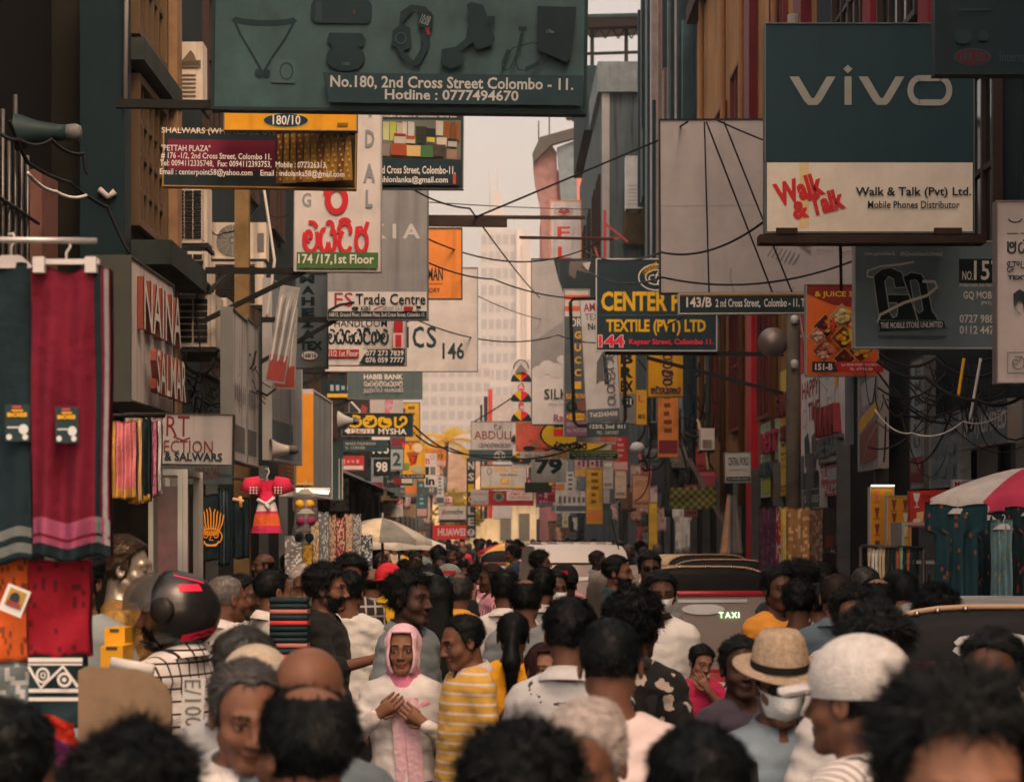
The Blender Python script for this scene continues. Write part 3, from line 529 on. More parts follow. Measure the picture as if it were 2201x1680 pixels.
s.t('Silk C', (1062, 1003, 1114, 1015), A(226, 170, 80), .02).e((1046, 1005, 1058, 1020), A(110, 106, 104), ring=2).t('Garden Moments', (1074, 1017, 1112, 1022), A(90, 86, 84)).e((1074, 1025, 1096, 1041), A(226, 170, 80)).t('67', (1080, 1029, 1090, 1037), WH, .02).r((1035, 1045, 1130, 1049), A(226, 170, 80)).done()
s = Sign('shop_sign', 'red board with round picture and a white panel of red writing', (1050, 1054, 1147, 1086), 50, A(150, 44, 50), group=OV)
s.e((1060, 1057, 1084, 1078), A(120, 112, 100), 'picture').e((1066, 1061, 1078, 1073), A(60, 70, 58), 'picture').r((1089, 1055, 1145, 1075), A(188, 172, 166)).t('DMO  AT', (1098, 1058, 1134, 1064), A(190, 60, 70)).t('TAX WORLD', (1094, 1066, 1138, 1072), A(190, 60, 70)).done()
s = Sign('shop_sign', 'off white board with pink lines beside the red board', (1012, 1051, 1051, 1088), 55, A(150, 140, 136), group=OV); s.t('DECOR IN', (1016, 1058, 1046, 1064), A(140, 80, 90)).t('VIEW BABY', (1016, 1076, 1046, 1081), A(120, 70, 80)).r((1013, 1083, 1050, 1088), A(150, 80, 60)).done()
s = Sign('shop_sign', 'vertical white sign with a column of little striped umbrellas', (1102, 772, 1141, 1004), 48, A(188, 174, 166), group=OV)
for i, v in enumerate((820, 862, 905, 950, 993)):
    for k, c in enumerate((DK, YL, A(196, 40, 52), DK)):
        a0 = 180 - k * 45; s.p([(1120, v)] + [(1120 + 22 * math.cos(R(a0 - j * 11.25)), v - 22 * math.sin(R(a0 - j * 11.25))) for j in range(5)], c)
    if i < 4: s.s_('ndrk'[i], (1113, v + 4, 1127, v + 18), A(214, 70, 80), 2.4)
s.l(arc(1120, 792, 16, -18, 0, 180), 2, DK).p([(1106, 800), (1120, 782), (1134, 800)], A(110, 104, 100)).done()
s = Sign('shop_sign', 'vertical white sign with emblem and big red serif letters', (1184, 433, 1247, 604), 72, A(190, 172, 166), rim=A(196, 130, 90), rimw=2.5, group=OV)
s.t('E', (1198, 487, 1226, 513), A(200, 62, 50), .02).t('L', (1199, 530, 1226, 558), A(200, 62, 50), .02).e((1192, 446, 1232, 464), A(150, 110, 110), ring=2).p([(1197, 456), (1205, 449), (1212, 452), (1220, 449), (1228, 456), (1212, 462)], A(150, 66, 66)).done()
s = Sign('billboard', 'tall billboard with dark hair picture above a white lettered panel', (1143, 557, 1286, 912), 43, A(148, 138, 134), rim=A(48, 50, 50), rimw=1.5, group=OV, cat='billboard', stain=.05)
s.p([(1190, 558), (1285, 558), (1285, 690), (1262, 690), (1240, 660), (1215, 640), (1200, 600)], A(44, 46, 48)).l([(1200, 558), (1202, 600), (1222, 660), (1232, 690)], 2.5, A(60, 60, 62)).p([(1225, 562), (1262, 560), (1266, 588), (1240, 580), (1236, 600), (1222, 590)], A(92, 80, 76)).p([(1252, 566), (1270, 562), (1264, 584)], A(170, 156, 148))
s.p([(1144, 735), (1285, 640), (1285, 820), (1144, 820)], A(128, 120, 118)).r((1144, 806, 1285, 911), A(186, 172, 166))
for x, y, rr in [(1158, 798, 15), (1176, 788, 17), (1196, 794, 18), (1216, 784, 16), (1236, 790, 18), (1258, 782, 20), (1276, 790, 16), (1207, 772, 10)]: s.e((x - rr, y - rr * .8, x + rr, y + rr), A(178, 166, 160), 'picture')
s.t('SILK', (1170, 836, 1222, 858), A(40, 44, 46), .01).t('Show Room', (1180, 866, 1222, 870), A(120, 110, 108)).t('Ramani', (1190, 890, 1252, 905), A(150, 80, 100), .02).done()
s = Sign('shop_sign', 'vertical charcoal electronics sign with yellow stacked letters and watches', (1213, 623, 1266, 936), 39, A(74, 76, 78), rim=A(150, 136, 128), rimw=2, group=OV)
s.r((1214, 624, 1265, 680), A(176, 160, 152))
for v in (634, 658): s.r((1214, v, 1265, v + 10), A(190, 84, 52))
for i, ch in enumerate('GUCCI'): s.t(ch, (1235, 712 + i * 27, 1249, 728 + i * 27), A(220, 165, 60), .03)
s.t('OR', (1226, 684, 1250, 702), WH, .02).t('ELECTRONIC', (1217, 846, 1262, 857), A(214, 150, 60), .03).e((1217, 862, 1241, 886), A(30, 36, 34), 'picture').e((1222, 866, 1237, 880), A(60, 70, 62), 'picture').e((1240, 860, 1263, 884), A(110, 72, 60), 'picture').r((1214, 886, 1265, 936), A(108, 70, 88)).e((1217, 888, 1263, 903), YL).t('117-1/10', (1222, 891, 1259, 900), DK, .02).t('BEST PRICES', (1218, 908, 1262, 916), A(150, 140, 140)).t('ALL WATCHES', (1218, 921, 1262, 929), A(150, 140, 140)).done()
s = Sign('shop_sign', 'leaning white textile sign with outlined vertical letters inside a pipe frame', (1262, 640, 1334, 905), 36, A(176, 164, 158), roll=-3.2, rim=A(120, 114, 110), rimw=1.5, group=OV, stain=.08)
s.t('AMRAN', (1268, 650, 1328, 668), A(130, 48, 62), .02).t('TEXTILE', (1270, 673, 1328, 687), A(80, 76, 76), .0).t('No. 122', (1275, 693, 1328, 708), DK, .03).p([(1290, 778), (1303, 756), (1303, 818), (1294, 818), (1286, 826)], A(92, 88, 86)).p([(1303, 760), (1311, 752), (1314, 826), (1304, 826)], A(50, 50, 52)).s_('ndkrr', (1306, 745, 1328, 872), A(84, 82, 82), 2.6, vertical=True).r((1263, 878, 1333, 904), A(84, 88, 90)).t('Tel:2543458', (1268, 885, 1328, 895), WH, .03).done()
m = MB(); fr = [P(u, v, 35.4) for u, v in [(1330, 640), (1340, 646), (1344, 900), (1338, 914), (1242, 914), (1234, 906), (1226, 650), (1232, 642), (1330, 640)]]
m.tube(fr, .035); m.build('pipe_frame', M((.03, .033, .035), .4, .5), None, 'black bent pipe frame around the leaning white sign', 'frame')
s = Sign('shop_sign', 'black textile board with big yellow lettering and red street address', (1283, 558, 1539, 752), 29, A(38, 46, 49), rim=A(176, 162, 154), rimw=2.5, roll=.1, group=OV, stain=.05)
s.t('CENTER PO', (1292, 626, 1492, 669), A(240, 180, 44), .035).t('TEXTILE (PVT) LTD', (1303, 686, 1517, 721), A(240, 180, 44), .035).r((1284, 676, 1458, 679), A(60, 66, 68))
s.t('144', (1285, 719, 1343, 747), A(205, 160, 160), .075).t('144', (1287, 721, 1341, 745), A(200, 46, 66), .03).t('Keyzer Street, Colombo 11.', (1352, 728, 1534, 744), A(200, 46, 66), .03)
s.e((1371, 567, 1449, 625), WH, ring=2.5).e((1386, 579, 1434, 613), WH, ring=2.5).t('CENTER POINT', (1379, 570, 1416, 585), YL, .01, rot=28).t('cfp', (1393, 583, 1428, 611), WH, .0, shear=.3)
m = MB(); m.beam((s.W / 2 - 1.6, .12, -.03), (s.W / 2 + 1.0, .12, -.05), .06).beam((s.W / 2 - .4, .12, .0), (s.W / 2 + .55, .12, 1.08), .035).beam((s.W / 2 - 1.0, .12, -.1), (s.W / 2 + 1.0, .12, -.62), .05); m.build('bracket', M(STEEL, .6, .3), s.o)
s.done()
s = Sign('shop_sign', 'yellow hanging lightbox with purple vertical Sinhala letters', (1394, 752, 1467, 851), 31, A(240, 170, 40), rim=A(150, 110, 50), rimw=1.5, depth=.22, group=OV)
s.s_('rrsr', (1422, 756, 1448, 828), A(66, 46, 66), 4, vertical=True).s_('pdanksa', (1399, 832, 1463, 846), A(66, 46, 66), 2.4).done()
s = Sign('shop_sign', 'yellow and grey vertical sign with stacked black letters and ringed 51', (1328, 752, 1366, 910), 38, A(226, 160, 46), rim=A(80, 76, 72), rimw=1.5, group=OV)
for i, ch in enumerate(['B', 'R', 'EX']): s.t(ch, (1334, 758 + i * 30, 1361, 782 + i * 30), BK, .04)
s.r((1329, 845, 1365, 909), A(110, 106, 102)).e((1336, 850, 1362, 876), BK).t('51', (1341, 856, 1357, 870), WH, .03).done()
s = Sign('shop_sign', 'small yellow sign with pink mark and number 85', (1367, 838, 1390, 912), 40, A(224, 160, 46), group=OV); s.t('L', (1372, 848, 1384, 864), A(200, 70, 90), .03).t('85', (1371, 890, 1387, 900), BK, .02).done()
s = Sign('shop_sign', 'dark green telephone number board below the leaning white sign', (1262, 908, 1352, 938), 34.5, A(50, 60, 60), group=OV); s.t('123/3, 2nd  011', (1268, 912, 1344, 922), WH, .02).t('TEL : 2473357', (1282, 926, 1330, 933), OFF).done()
s = Sign('billboard', 'food billboard with big yellow oval, black rim and red picture', (1108, 906, 1314, 971), 46, A(172, 150, 138), group=OV, cat='billboard')
s.r((1109, 907, 1182, 970), A(176, 84, 64), 'picture')
for k in range(9): s.e((1110 + rnd.random() * 56, 908 + rnd.random() * 44, 1124 + rnd.random() * 56, 926 + rnd.random() * 44), A(rnd.choice([(200, 130, 100), (150, 50, 44), (214, 160, 130)]) [0], 90, 74), 'picture')
s.e((1160, 896, 1316, 972), BK).e((1164, 899, 1313, 969), A(240, 186, 48)).r((1190, 922, 1238, 937), A(196, 52, 44)).s_('mssksr', (1190, 950, 1262, 965), BK, 3).s_('nmkn', (1190, 902, 1240, 916), BK, 3).e((1124, 958, 1150, 969), DK).done()
s = Sign('shop_sign', 'grey board with dark oval hung over the yellow oval billboard', (1238, 920, 1324, 952), 44, A(150, 142, 138), roll=4, group=OV); s.e((1256, 918, 1302, 936), DK).t('I I', (1274, 923, 1288, 930), A(190, 60, 60)).r((1290, 934, 1323, 946), A(190, 90, 56)).done()
s = Sign('shop_sign', 'thin white strip sign with yellow food pictures', (1118, 970, 1224, 986), 45, A(188, 172, 164), group=OV)
s.t('#131, 2nd', (1128, 976, 1160, 982), DK)
for k in range(4): s.e((1170 + k * 13, 973, 1182 + k * 13, 984), A(220, 150, 50), 'picture')
s.done()
s = Sign('shop_sign', 'thin green and black strip sign with white address lines', (1224, 968, 1328, 987), 44.6, A(40, 50, 44), rim=A(160, 146, 120), rimw=1, group=OV); s.r((1225, 969, 1327, 975), A(110, 128, 60)).t('No.131/B, Main Street, Ground Floor', (1230, 976, 1322, 980), WH).t('Tel: 011 2435678, 0775 123456', (1236, 982, 1318, 985.5), WH).done()
s = Sign('number_sign', 'grey board with huge black number 79', (1142, 986, 1217, 1036), 47, A(150, 144, 140), group=OV, cat='sign'); s.t('79', (1150, 984, 1209, 1019), BK, .05).done()
s = Sign('shop_sign', 'dark board with yellow light corner below the number 79', (1128, 1036, 1186, 1058), 49, A(46, 44, 34), group=OV); s.e((1180, 1036, 1186, 1043), YL).done()
# --- near right signs
s = Sign('hanging_banner', 'large blank off white banner with faint sketch and crossing cables', (1421, 258, 1836, 628), 21.5, A(150, 136, 131), rim=A(34, 40, 40), rimw=3, roll=-.25, group=OV, cat='banner', stain=.05, var=.1)
SK = A(112, 104, 101)
s.l(arc(1640, 590, 70, 80, 20, 190), 5, A(132, 121, 117)).l([(1420, 442), (1836, 441)], 1, A(120, 110, 107))
for k in range(7): s.l([(1664 + k * 9, 528 + k * 3), (1650 + k * 9, 552 + k * 3)], 3, SK)
for k in range(6): s.l([(1695 + k * 8, 512 + k * 5), (1703 + k * 8, 518 + k * 5)], 4, SK)
s.p([(1722, 520), (1742, 512), (1748, 524), (1728, 532)], A(84, 78, 78)).l([(1760, 520), (1792, 522), (1790, 540), (1756, 538)], 1.6, SK, closed=True).l([(1800, 534), (1828, 520), (1832, 540), (1806, 546)], 2, SK, closed=True).arms(zs=(1.0,), ln=1.4).done()
s = Sign('shop_sign', 'long black strip sign reading 143/B in white', (1461, 632, 1735, 672), 20.6, A(36, 44, 47), rim=A(172, 158, 150), rimw=2.5, roll=-.3, group=OV); s.r((1462, 632, 1734, 635), A(200, 140, 50)).t('143/B', (1475, 638, 1530, 660), WH, .03).t('2 nd Cross Street,  Colombo - 11. T', (1538, 642, 1730, 663), WH, .02).done()
s = Sign('shop_sign', 'orange juice stall board with diamond food pictures and 151-B', (1734, 612, 1887, 806), 19.2, A(206, 96, 44), rim=A(150, 138, 130), rimw=2, group=OV, stain=.03)
s.p([(1735, 613), (1886, 613), (1886, 640), (1840, 660), (1790, 655), (1735, 632)], A(120, 40, 34), 'colour_band').t('& JUICE STALL', (1751, 626, 1880, 641), A(240, 190, 50), .02)
def dia(x, y, r, base, blobs, nb):
    s.p([(x, y - r - 2), (x + r + 2, y), (x, y + r + 2), (x - r - 2, y)], A(226, 150, 84)); s.p([(x, y - r), (x + r, y), (x, y + r), (x - r, y)], A(*base))
    for k in range(nb):
        a, q, e = rnd.random() * 6.3, rnd.random() ** .5 * r * .62, r * .12 + rnd.random() * r * .14; s.e((x + q * math.cos(a) - e, y + q * math.sin(a) - e * .7, x + q * math.cos(a) + e, y + q * math.sin(a) + e * .7), A(*rnd.choice(blobs)), 'picture', n=9)
dia(1809, 680, 26, (150, 120, 80), [(220, 190, 130), (190, 150, 80), (232, 210, 160)], 24); dia(1772, 703, 26, (60, 34, 30), [(200, 60, 44), (220, 150, 60), (150, 50, 40)], 12); dia(1809, 728, 26, (90, 50, 30), [(240, 190, 50), (226, 140, 40), (110, 120, 50)], 16)
dia(1840, 700, 20, (190, 170, 150), [(60, 30, 26), (40, 26, 24)], 6); dia(1766, 757, 24, (140, 70, 60), [(220, 140, 120), (190, 90, 70), (230, 190, 170)], 20); dia(1842, 757, 26, (120, 60, 34), [(230, 170, 60), (200, 120, 40), (120, 130, 60)], 18); dia(1746, 728, 18, (150, 90, 70), [(220, 190, 170), (180, 130, 110)], 12); dia(1804, 776, 22, (60, 34, 26), [(120, 50, 34), (90, 36, 28)], 10)
s.r((1767, 690, 1773, 712), A(216, 120, 50), 'picture').r((1777, 690, 1783, 712), A(190, 60, 44), 'picture').p([(1812, 714), (1828, 712), (1826, 738), (1815, 738)], A(236, 180, 60))
s.r((1735, 783, 1886, 805), A(168, 40, 44)).p([(1735, 783), (1782, 783), (1790, 805), (1735, 805)], A(54, 34, 36), 'colour_band').t('151-B', (1741, 787, 1778, 801), WH, .03).t('2nd. CROSS STREET, COLOMBO-11.', (1796, 787, 1880, 793), WH, .015).t('TEL : 0777 861 858', (1814, 796, 1862, 802), WH, .015).done()
# GQ
s = Sign('shop_sign', 'slate mobile store board with big black emblem and white phone numbers', (1838, 520, 2158, 746), 17.2, A(92, 102, 105), rim=A(166, 150, 146), rimw=3, roll=.3, group=OV, stain=.06)
s.t('www.gqmobiles.lk', (1857, 541, 1923, 552), OFF, .015).t('#GQmobileStoreUnlimited', (1934, 541, 2024, 552), OFF, .02).r((2060, 556, 2157, 608), A(24, 30, 32)).t('NO.', (2067, 582, 2090, 602), WH, .012).t('157', (2092, 560, 2150, 602), WH, .015).t('MOBILE PLAZA, 2ND CROSS STREET', (2061, 609, 2176 - 20, 617), WH, .01).t('GQ MOBILES', (2069, 626, 2156, 645), WH, .02).t('(PVT) LTD', (2107, 647, 2150, 657), WH, .01)
s.t('0727 988 0', (2061, 676, 2150, 694), WH, .015).t('0112 447 4', (2061, 700, 2150, 718), WH, .015)
G = [(1875, 594), (1892, 580), (1912, 576), (1936, 586), (1944, 604), (1946, 618), (1922, 620), (1918, 600), (1908, 596), (1900, 606), (1910, 672), (1918, 684), (1926, 680), (1928, 664), (1926, 652), (1908, 652), (1906, 634), (1954, 634), (1970, 690), (1890, 690), (1884, 660)]
s.p(G, A(22, 28, 30)).l(G, 2.2, A(150, 142, 138), closed=True)
Q = [(1938, 596), (1956, 586), (1978, 590), (1990, 610), (2002, 670), (2008, 676), (2014, 690), (1972, 690), (1954, 640)]
s.p(Q, A(22, 28, 30)).l(Q, 2.2, A(150, 142, 138), closed=True).p([(1954, 604), (1966, 602), (1972, 610), (1982, 668), (1974, 674), (1964, 664)], A(76, 85, 88)).l([(1954, 604), (1966, 602), (1972, 610), (1982, 668), (1974, 674), (1964, 664)], 1.8, A(150, 142, 138), closed=True)
s.l([(1876, 598), (1862, 596), (1862, 584), (1890, 574), (1930, 570), (1962, 564)], 4, OFF).l([(1980, 606), (2006, 606), (2012, 618), (1990, 636), (1940, 652), (1890, 678), (1884, 694), (1900, 692)], 6, OFF)
s.p([(1886, 690), (2026, 690), (2030, 704), (1890, 712)], A(30, 36, 38)).t('THE MOBILE STORE UNLIMITED', (1891, 693, 2024, 706), WH, .02, rot=1.2).l([(1885, 724), (2030, 724)], 3, A(60, 68, 70)).done()
# vivo
s = Sign('billboard', 'big phone billboard, dark slate above and white panel with red lettering below', (1646, 52, 2092, 499), 16, A(33, 47, 52), rim=A(84, 88, 88), rimw=2.5, group=OV, cat='billboard', stain=.05, var=.08)
VC = A(132, 126, 116)
for x0 in (1697, 1833 + 12): s.p([(x0, 165), (x0 + 20, 165), (x0 + 47, 211), (x0 + 53, 211), (x0 + 80, 165), (x0 + 99, 165), (x0 + 68, 218), (x0 + 60, 226), (x0 + 40, 226), (x0 + 32, 218)], VC, 'lettering')
s.r((1815, 165, 1830, 226), VC, 'lettering').p([(1822, 140), (1832, 149), (1822, 159), (1812, 149)], VC, 'lettering')
oo = arc(1975, 190, 22, -25, 90, 270, 8)[::1] + arc(2025, 190, 22, -25, -90, 90, 8)
s.l([(1975, 169), (2022, 169)] + arc(2020, 195, 20, -26, 90, -90, 10) + [(2020, 221), (1975, 221)] + arc(1976, 195, 20, -26, -90, -270, 10), 13, VC, 'lettering', closed=False)
s.r((1648, 350, 2090, 498), A(196, 176, 158)).r((1718, 351, 1738, 490), A(198, 166, 120), 'stain')
for w_, b_, r_ in (('Walk', (1664, 382, 1770, 434), 16), ('&', (1702, 432, 1737, 471), 10), ('Talk', (1738, 412, 1814, 458), 14)): s.t(w_, b_, A(176, 42, 42), .05, rot=r_)
s.t('Walk & Talk (Pvt) Ltd.', (1838, 403, 2086, 427), A(42, 42, 42), .02).t('Mobile Phones Distributor', (1864, 433, 2061, 449), A(48, 46, 46), .014)
m = MB(); m.bx(-s.W / 2 - .05, s.W / 2 + .1, -.03, .16, -.09, -.02); m.bx(-s.W / 2 + .08, -s.W / 2 + .25, -.04, .1, -.02, .03).bx(s.W / 2 - .32, s.W / 2 - .1, -.04, .1, -.02, .03); m.build('bracket', M((.05, .035, .03), .8, .2, var=.4), s.o)
s.done()
s = Sign('shop_sign', 'very dark signboard with dull red oval at the top right corner', (2012, -40, 2300, 158), 12.4, A(25, 34, 38), rim=A(30, 38, 38), rimw=3, group=OV, var=.1)
s.e((2050, 104, 2130, 142), A(44, 58, 62)).e((2053, 106, 2127, 140), A(66, 28, 34)).t('169 1/3', (2064, 114, 2116, 132), A(44, 54, 60), .02).t('International', (2148, 112, 2250, 134), A(44, 54, 58)).p([(2196, -20), (2230, 70), (2290, 100), (2290, -30)], A(38, 48, 50)).e((2050, 62, 2088, 96), A(34, 44, 46)).e((2100, 66, 2124, 90), A(34, 44, 46)).r((2060, 20, 2130, 24), A(40, 50, 52)).done()
s = Sign('shop_sign', 'tall pinkish white textile board with Sinhala and Tamil lines at the right edge', (2144, 434, 2330, 821), 13.4, A(178, 156, 148), rim=A(120, 106, 100), rimw=3, group=OV, stain=.12)
s.l(arc(2182, 470, 14, -8, 180, 360), 3, DK).l(arc(2222, 470, 14, -8, 180, 360), 3, DK).l([(2164, 502), (2188, 502)], 2, DK).l([(2194, 502), (2300, 502)], 2, DK).s_('pnrks', (2163, 516, 2286, 544), A(54, 52, 52), 4).t('ஜுபிலி டெக்ஸ்', (2163, 554, 2310, 586), A(54, 52, 52), .01).t('TEXTILE & CO', (2164, 592, 2280, 602), DK, .04)
s.p([(2176, 632), (2190, 622), (2202, 630), (2208, 664), (2204, 690), (2200, 668), (2196, 650), (2188, 646), (2178, 660)], A(52, 50, 50)).l([(2180, 650), (2182, 668), (2192, 676)], 1.5, A(90, 84, 82)).l([(2164, 758), (2240, 758), (2240, 802), (2164, 802)], 2, A(80, 84, 78), closed=True).s_('ys', (2172, 766, 2232, 794), A(90, 92, 86), 2).done()
# --- left wall signs at a grazing angle
s = Sign('shop_sign', 'deep white lightbox with raised red edged letters on left wall', (280, 553, 372, 858), 16, A(176, 160, 152), Y2=17.9, rim=A(70, 62, 56), rimw=5, depth=.35, group=WL, stain=.25)
for w_, b_ in (('NAINA', (.14, .1, 1.04, .48)), ('SALMAR', (.26, .6, .98, .92))): s.t(w_, b_, A(104, 50, 40), .014, ext=.05); s.k += 26; s.t(w_, b_, A(188, 172, 162), .004)
for k in range(16): s.r((.12 + k * .05, .5, .125 + k * .05, .58), GR, 'stain')
s.done()
s = Sign('shop_sign', 'white collection board with maroon serif letters beside the saris', (268, 890, 498, 996), 15.6, A(156, 142, 136), rim=A(80, 66, 56), rimw=2, roll=1.0, group=WL, stain=.2)
s.t('GRT', (322, 893, 406, 938), A(110, 40, 42), .0).l([(372, 938), (392, 946), (408, 940)], 3.5, A(110, 40, 42)).t('COLLECTION', (276, 946, 457, 973), A(104, 46, 46), .0).t('SAREES & SALWARS', (272, 972, 478, 990), A(40, 46, 52), .03).done()
for i, (u0, v0, u1, v1, Ya, Yb, lb) in enumerate([(498, 662, 529, 985, 19, 20.2, 'tall weathered white board edge on beside the air conditioner'), (530, 684, 553, 995, 20.4, 21.3, 'tall white board just behind the first edge on board')]):
    s = Sign('shop_sign', lb, (u0, v0, u1, v1), Ya, A(172, 160, 154), Y2=Yb, rim=A(110, 104, 100), rimw=3, group=WL, stain=.5)
    s.r((.1, .76, .9, .94), A(96, 92, 90), 'stain').t('SALE NEW', (.2, .4, .8, .45), A(120, 112, 108), rot=90)
    for k in range(6): s.r((.2 + k * .12, .48, .24 + k * .12, .6), A(100, 96, 94), 'stain')
    s.done()
for u0, v0, u1, v1, Y, rl, lb in [(570, 612, 612, 822, 22, 9, 'faded red and grey poster leaning left of its twin'), (588, 660, 634, 836, 22.6, 2, 'faded pink and white poster standing upright behind its twin')]:
    s = Sign('poster_board', lb, (u0, v0, u1, v1), Y, A(150, 140, 136), roll=rl, group='faded poster boards on the left', cat='poster', stain=.5, var=.4, depth=.04)
    s.r((u0 + 2, v0 + 150 * (v1 - v0) / 210, u1 - 2, v1 - 4), A(150, 66, 60), 'picture')
    for k in range(5): s.p([(u0 + 4 + k * 8, v0 + 30 + k * 9), (u0 + 9 + k * 8, v0 + 20), (u0 + 8 + k * 7, v1 - 50), (u0 + 4 + k * 7, v1 - 44)], A(104, 100, 98) if k % 2 else A(190, 176, 168))
    s.done()
s = Sign('shop_sign', 'big plain grey sheet metal board above the white horn', (583, 600, 648, 985), 24, A(120, 118, 118), Y2=26, rim=A(150, 140, 134), rimw=3, group=WL, stain=.4); s.r((0, .78, .7, .99), A(76, 82, 86)).done()
s = Sign('wall_panel', 'upright orange panel on the left shop fronts', (637, 846, 673, 1042), 30, A(226, 140, 46), group=WL, stain=.2, cat='panel'); s.r((637, 1036, 673, 1042), A(240, 170, 90)).done()
s = Sign('shop_sign', 'grey steel lightbox side with white pipes right of the orange panel', (672, 840, 713, 1062), 30.2, A(110, 110, 110), Y2=33, rim=A(170, 158, 150), rimw=4, group=WL, stain=.4, depth=.5); s.done()
s = Sign('shop_sign', 'dark green grey board with light rectangle outline by the bead curtains', (712, 950, 737, 1075), 34, A(58, 68, 68), group=WL); s.l([(729, 985), (736, 985), (736, 1072), (729, 1072)], 2, OFF, closed=True).done()
s = Sign('shop_sign', 'slate sign under the white collection board', (330, 1000, 498, 1040), 16.6, A(74, 80, 80), group=WL); s.t('FASHION', (420, 1004, 470, 1030), A(88, 40, 44), .02).t('IN THE SAREE', (482, 1006, 490, 1038), A(60, 60, 60), rot=90).done()
s = Sign('menu_board', 'little dark menu board with orange writing beside the orange panel', (614, 985, 632, 1038), 27, A(92, 62, 46), Y2=28, group=WL)
for k in range(5): s.r((.1, .1 + k * .17, .9, .16 + k * .17), A(150, 100, 60))
s.done()
# --- right wall signs at a grazing angle
def wallsign(lb, u0, v0, u1, v1, X, face, **kw):
    return Sign(kw.pop('name', 'shop_sign'), lb, (u0, v0 + (0), u1, v1), X * F / (u0 - U0), tuple(min(.8, c * 1.45) for c in face), Y2=X * F / (u1 - U0), group=WL, **kw)
s = wallsign('green and yellow board with raised chrome letters on the right', 1637, 916, 1676, 1066, 4.5, A(112, 128, 92), rim=A(170, 160, 150), rimw=3, stain=.4)
s.t('BEST', (.12, .1, .95, .44), A(190, 170, 160), .05).t('BEST', (.16, .12, .97, .42), A(150, 48, 66), .01, ext=.06).t('NATIONS', (.04, .54, .96, .74), A(60, 60, 58), .02, ext=.06).r((.02, .78, .98, .96), A(170, 160, 70)).r((.02, .1, .12, .44), A(190, 180, 170)).done()
s = wallsign('orange sign with white stripe and raised dark red letters', 1677, 800, 1724, 1066, 4.5, A(232, 150, 44), stain=.1)
s.r((.3, 0, .66, 1), A(150, 142, 140)).t('FANCY', (.1, .2, .95, .38), A(96, 36, 36), .03, ext=.1).t('SING', (.3, .46, .98, .58), A(96, 36, 36), .03, ext=.1).e((.04, .49, .28, .61), A(70, 70, 66)).e((.08, .51, .24, .59), A(130, 124, 118))
for z in (.66, .92): s.r((.06, z, .94, z + .012), A(110, 76, 40))
s.t('LADIES WEAR', (.1, .7, .9, .72), A(120, 90, 50)).t('GENTS WEAR', (.1, .76, .9, .78), A(120, 90, 50)).t('ALL VARIETIES', (.06, .945, .94, .97), A(90, 60, 40), .02).done()
s = wallsign('white sign with dark red letters above dark figures', 1722, 806, 1763, 1085, 4.45, A(172, 160, 154), stain=.15)
s.t('HAPPY', (.06, .07, .94, .2), A(130, 44, 44), .03).t('TIME', (.4, .24, .94, .38), A(130, 44, 44), .03).e((.1, .28, .32, .42), A(120, 112, 108), ring=.02).p([(.2, .5), (.4, .46), (.5, .6), (.44, .72), (.26, .72)], A(60, 58, 58)).p([(.6, .5), (.8, .47), (.86, .62), (.8, .74), (.6, .7)], A(84, 72, 70)).r((.04, .76, .46, .98), A(54, 56, 58), 'picture').r((.52, .76, .96, .98), A(40, 40, 42), 'picture').r((.74, .56, .86, .66), A(110, 40, 44), 'picture').done()
s = wallsign('pale sign with raised dark red capitals', 1762, 806, 1818, 996, 4.45, A(160, 150, 146), rim=A(96, 96, 96), rimw=3, stain=.4)
s.t('VIVAHA', (.04, .4, .86, .72), A(120, 42, 46), .02, ext=.1).t('SAREE HOUSE', (.02, .74, .95, .95), A(84, 84, 84), .02, ext=.08).r((.3, .1, .5, .3), A(190, 180, 172), 'picture').r((.62, .06, .72, .22), A(220, 150, 60), 'picture').done()
s = wallsign('crumpled plastic poster with yellow patch hung on right wall', 1846, 812, 1890, 1012, 4.3, A(110, 104, 102), rim=A(140, 126, 120), rimw=2, stain=.5, var=.5, name='poster_board')
s.p([(.05, .45), (.95, .3), (.95, .42), (.05, .6)], A(190, 140, 50)).p([(.1, .1), (.9, .02), (.8, .3), (.2, .34)], A(150, 142, 138)).p([(.1, .62), (.9, .5), (.9, .9), (.1, .94)], A(120, 66, 60)).l([(.2, .95), (.5, .7), (.95, .55)], .01, A(160, 150, 146)).done()
s = wallsign('red board with white letters low on the right wall', 1760, 1004, 1815, 1068, 4.46, A(130, 60, 64), stain=.2); s.t('SILK', (.05, .05, .5, .45), A(190, 160, 156), .03).r((.4, .1, .95, .5), A(150, 146, 142)).t('SALMA', (.1, .6, .9, .92), A(180, 160, 156), .02).done()
s = wallsign('small dark sign plate with a white border under the figures', 1726, 1055, 1763, 1092, 4.4, A(44, 52, 54), rim=A(150, 142, 136), rimw=2); s.t('SAREES', (.08, .3, .92, .7), OFF, .01).done()
s = Sign('shop_sign', 'white framed board with condensed black capitals', (1559, 972, 1614, 1036), 34, A(176, 164, 156), rim=A(90, 88, 86), rimw=2, roll=-1, group=WL)
s.t('CENTRAL WORLD', (1566, 982, 1610, 1000), BK, .02).t('CLOTHING PVT LTD', (1568, 1008, 1606, 1012), DK).r((1561, 1024, 1613, 1034), A(50, 54, 54)).t('15-7 KEYZER STREET', (1564, 1027, 1610, 1031), OFF).done()
s = wallsign('tall grey vertical sign with washed out letters at right', 1958, 778, 1988, 1050, 4.3, A(104, 106, 106), rim=A(90, 84, 80), rimw=2, stain=.3)
for i, ch in enumerate(['E', 'M', 'B', 'A', 'L', 'U']): s.t(ch, (.3, .06 + i * .11, .75, .14 + i * .11), A(70, 74, 76), .03)
s.r((.05, .76, .95, .95), A(110, 40, 46)).t('IRFA', (.15, .8, .85, .88), A(150, 120, 118)).done()
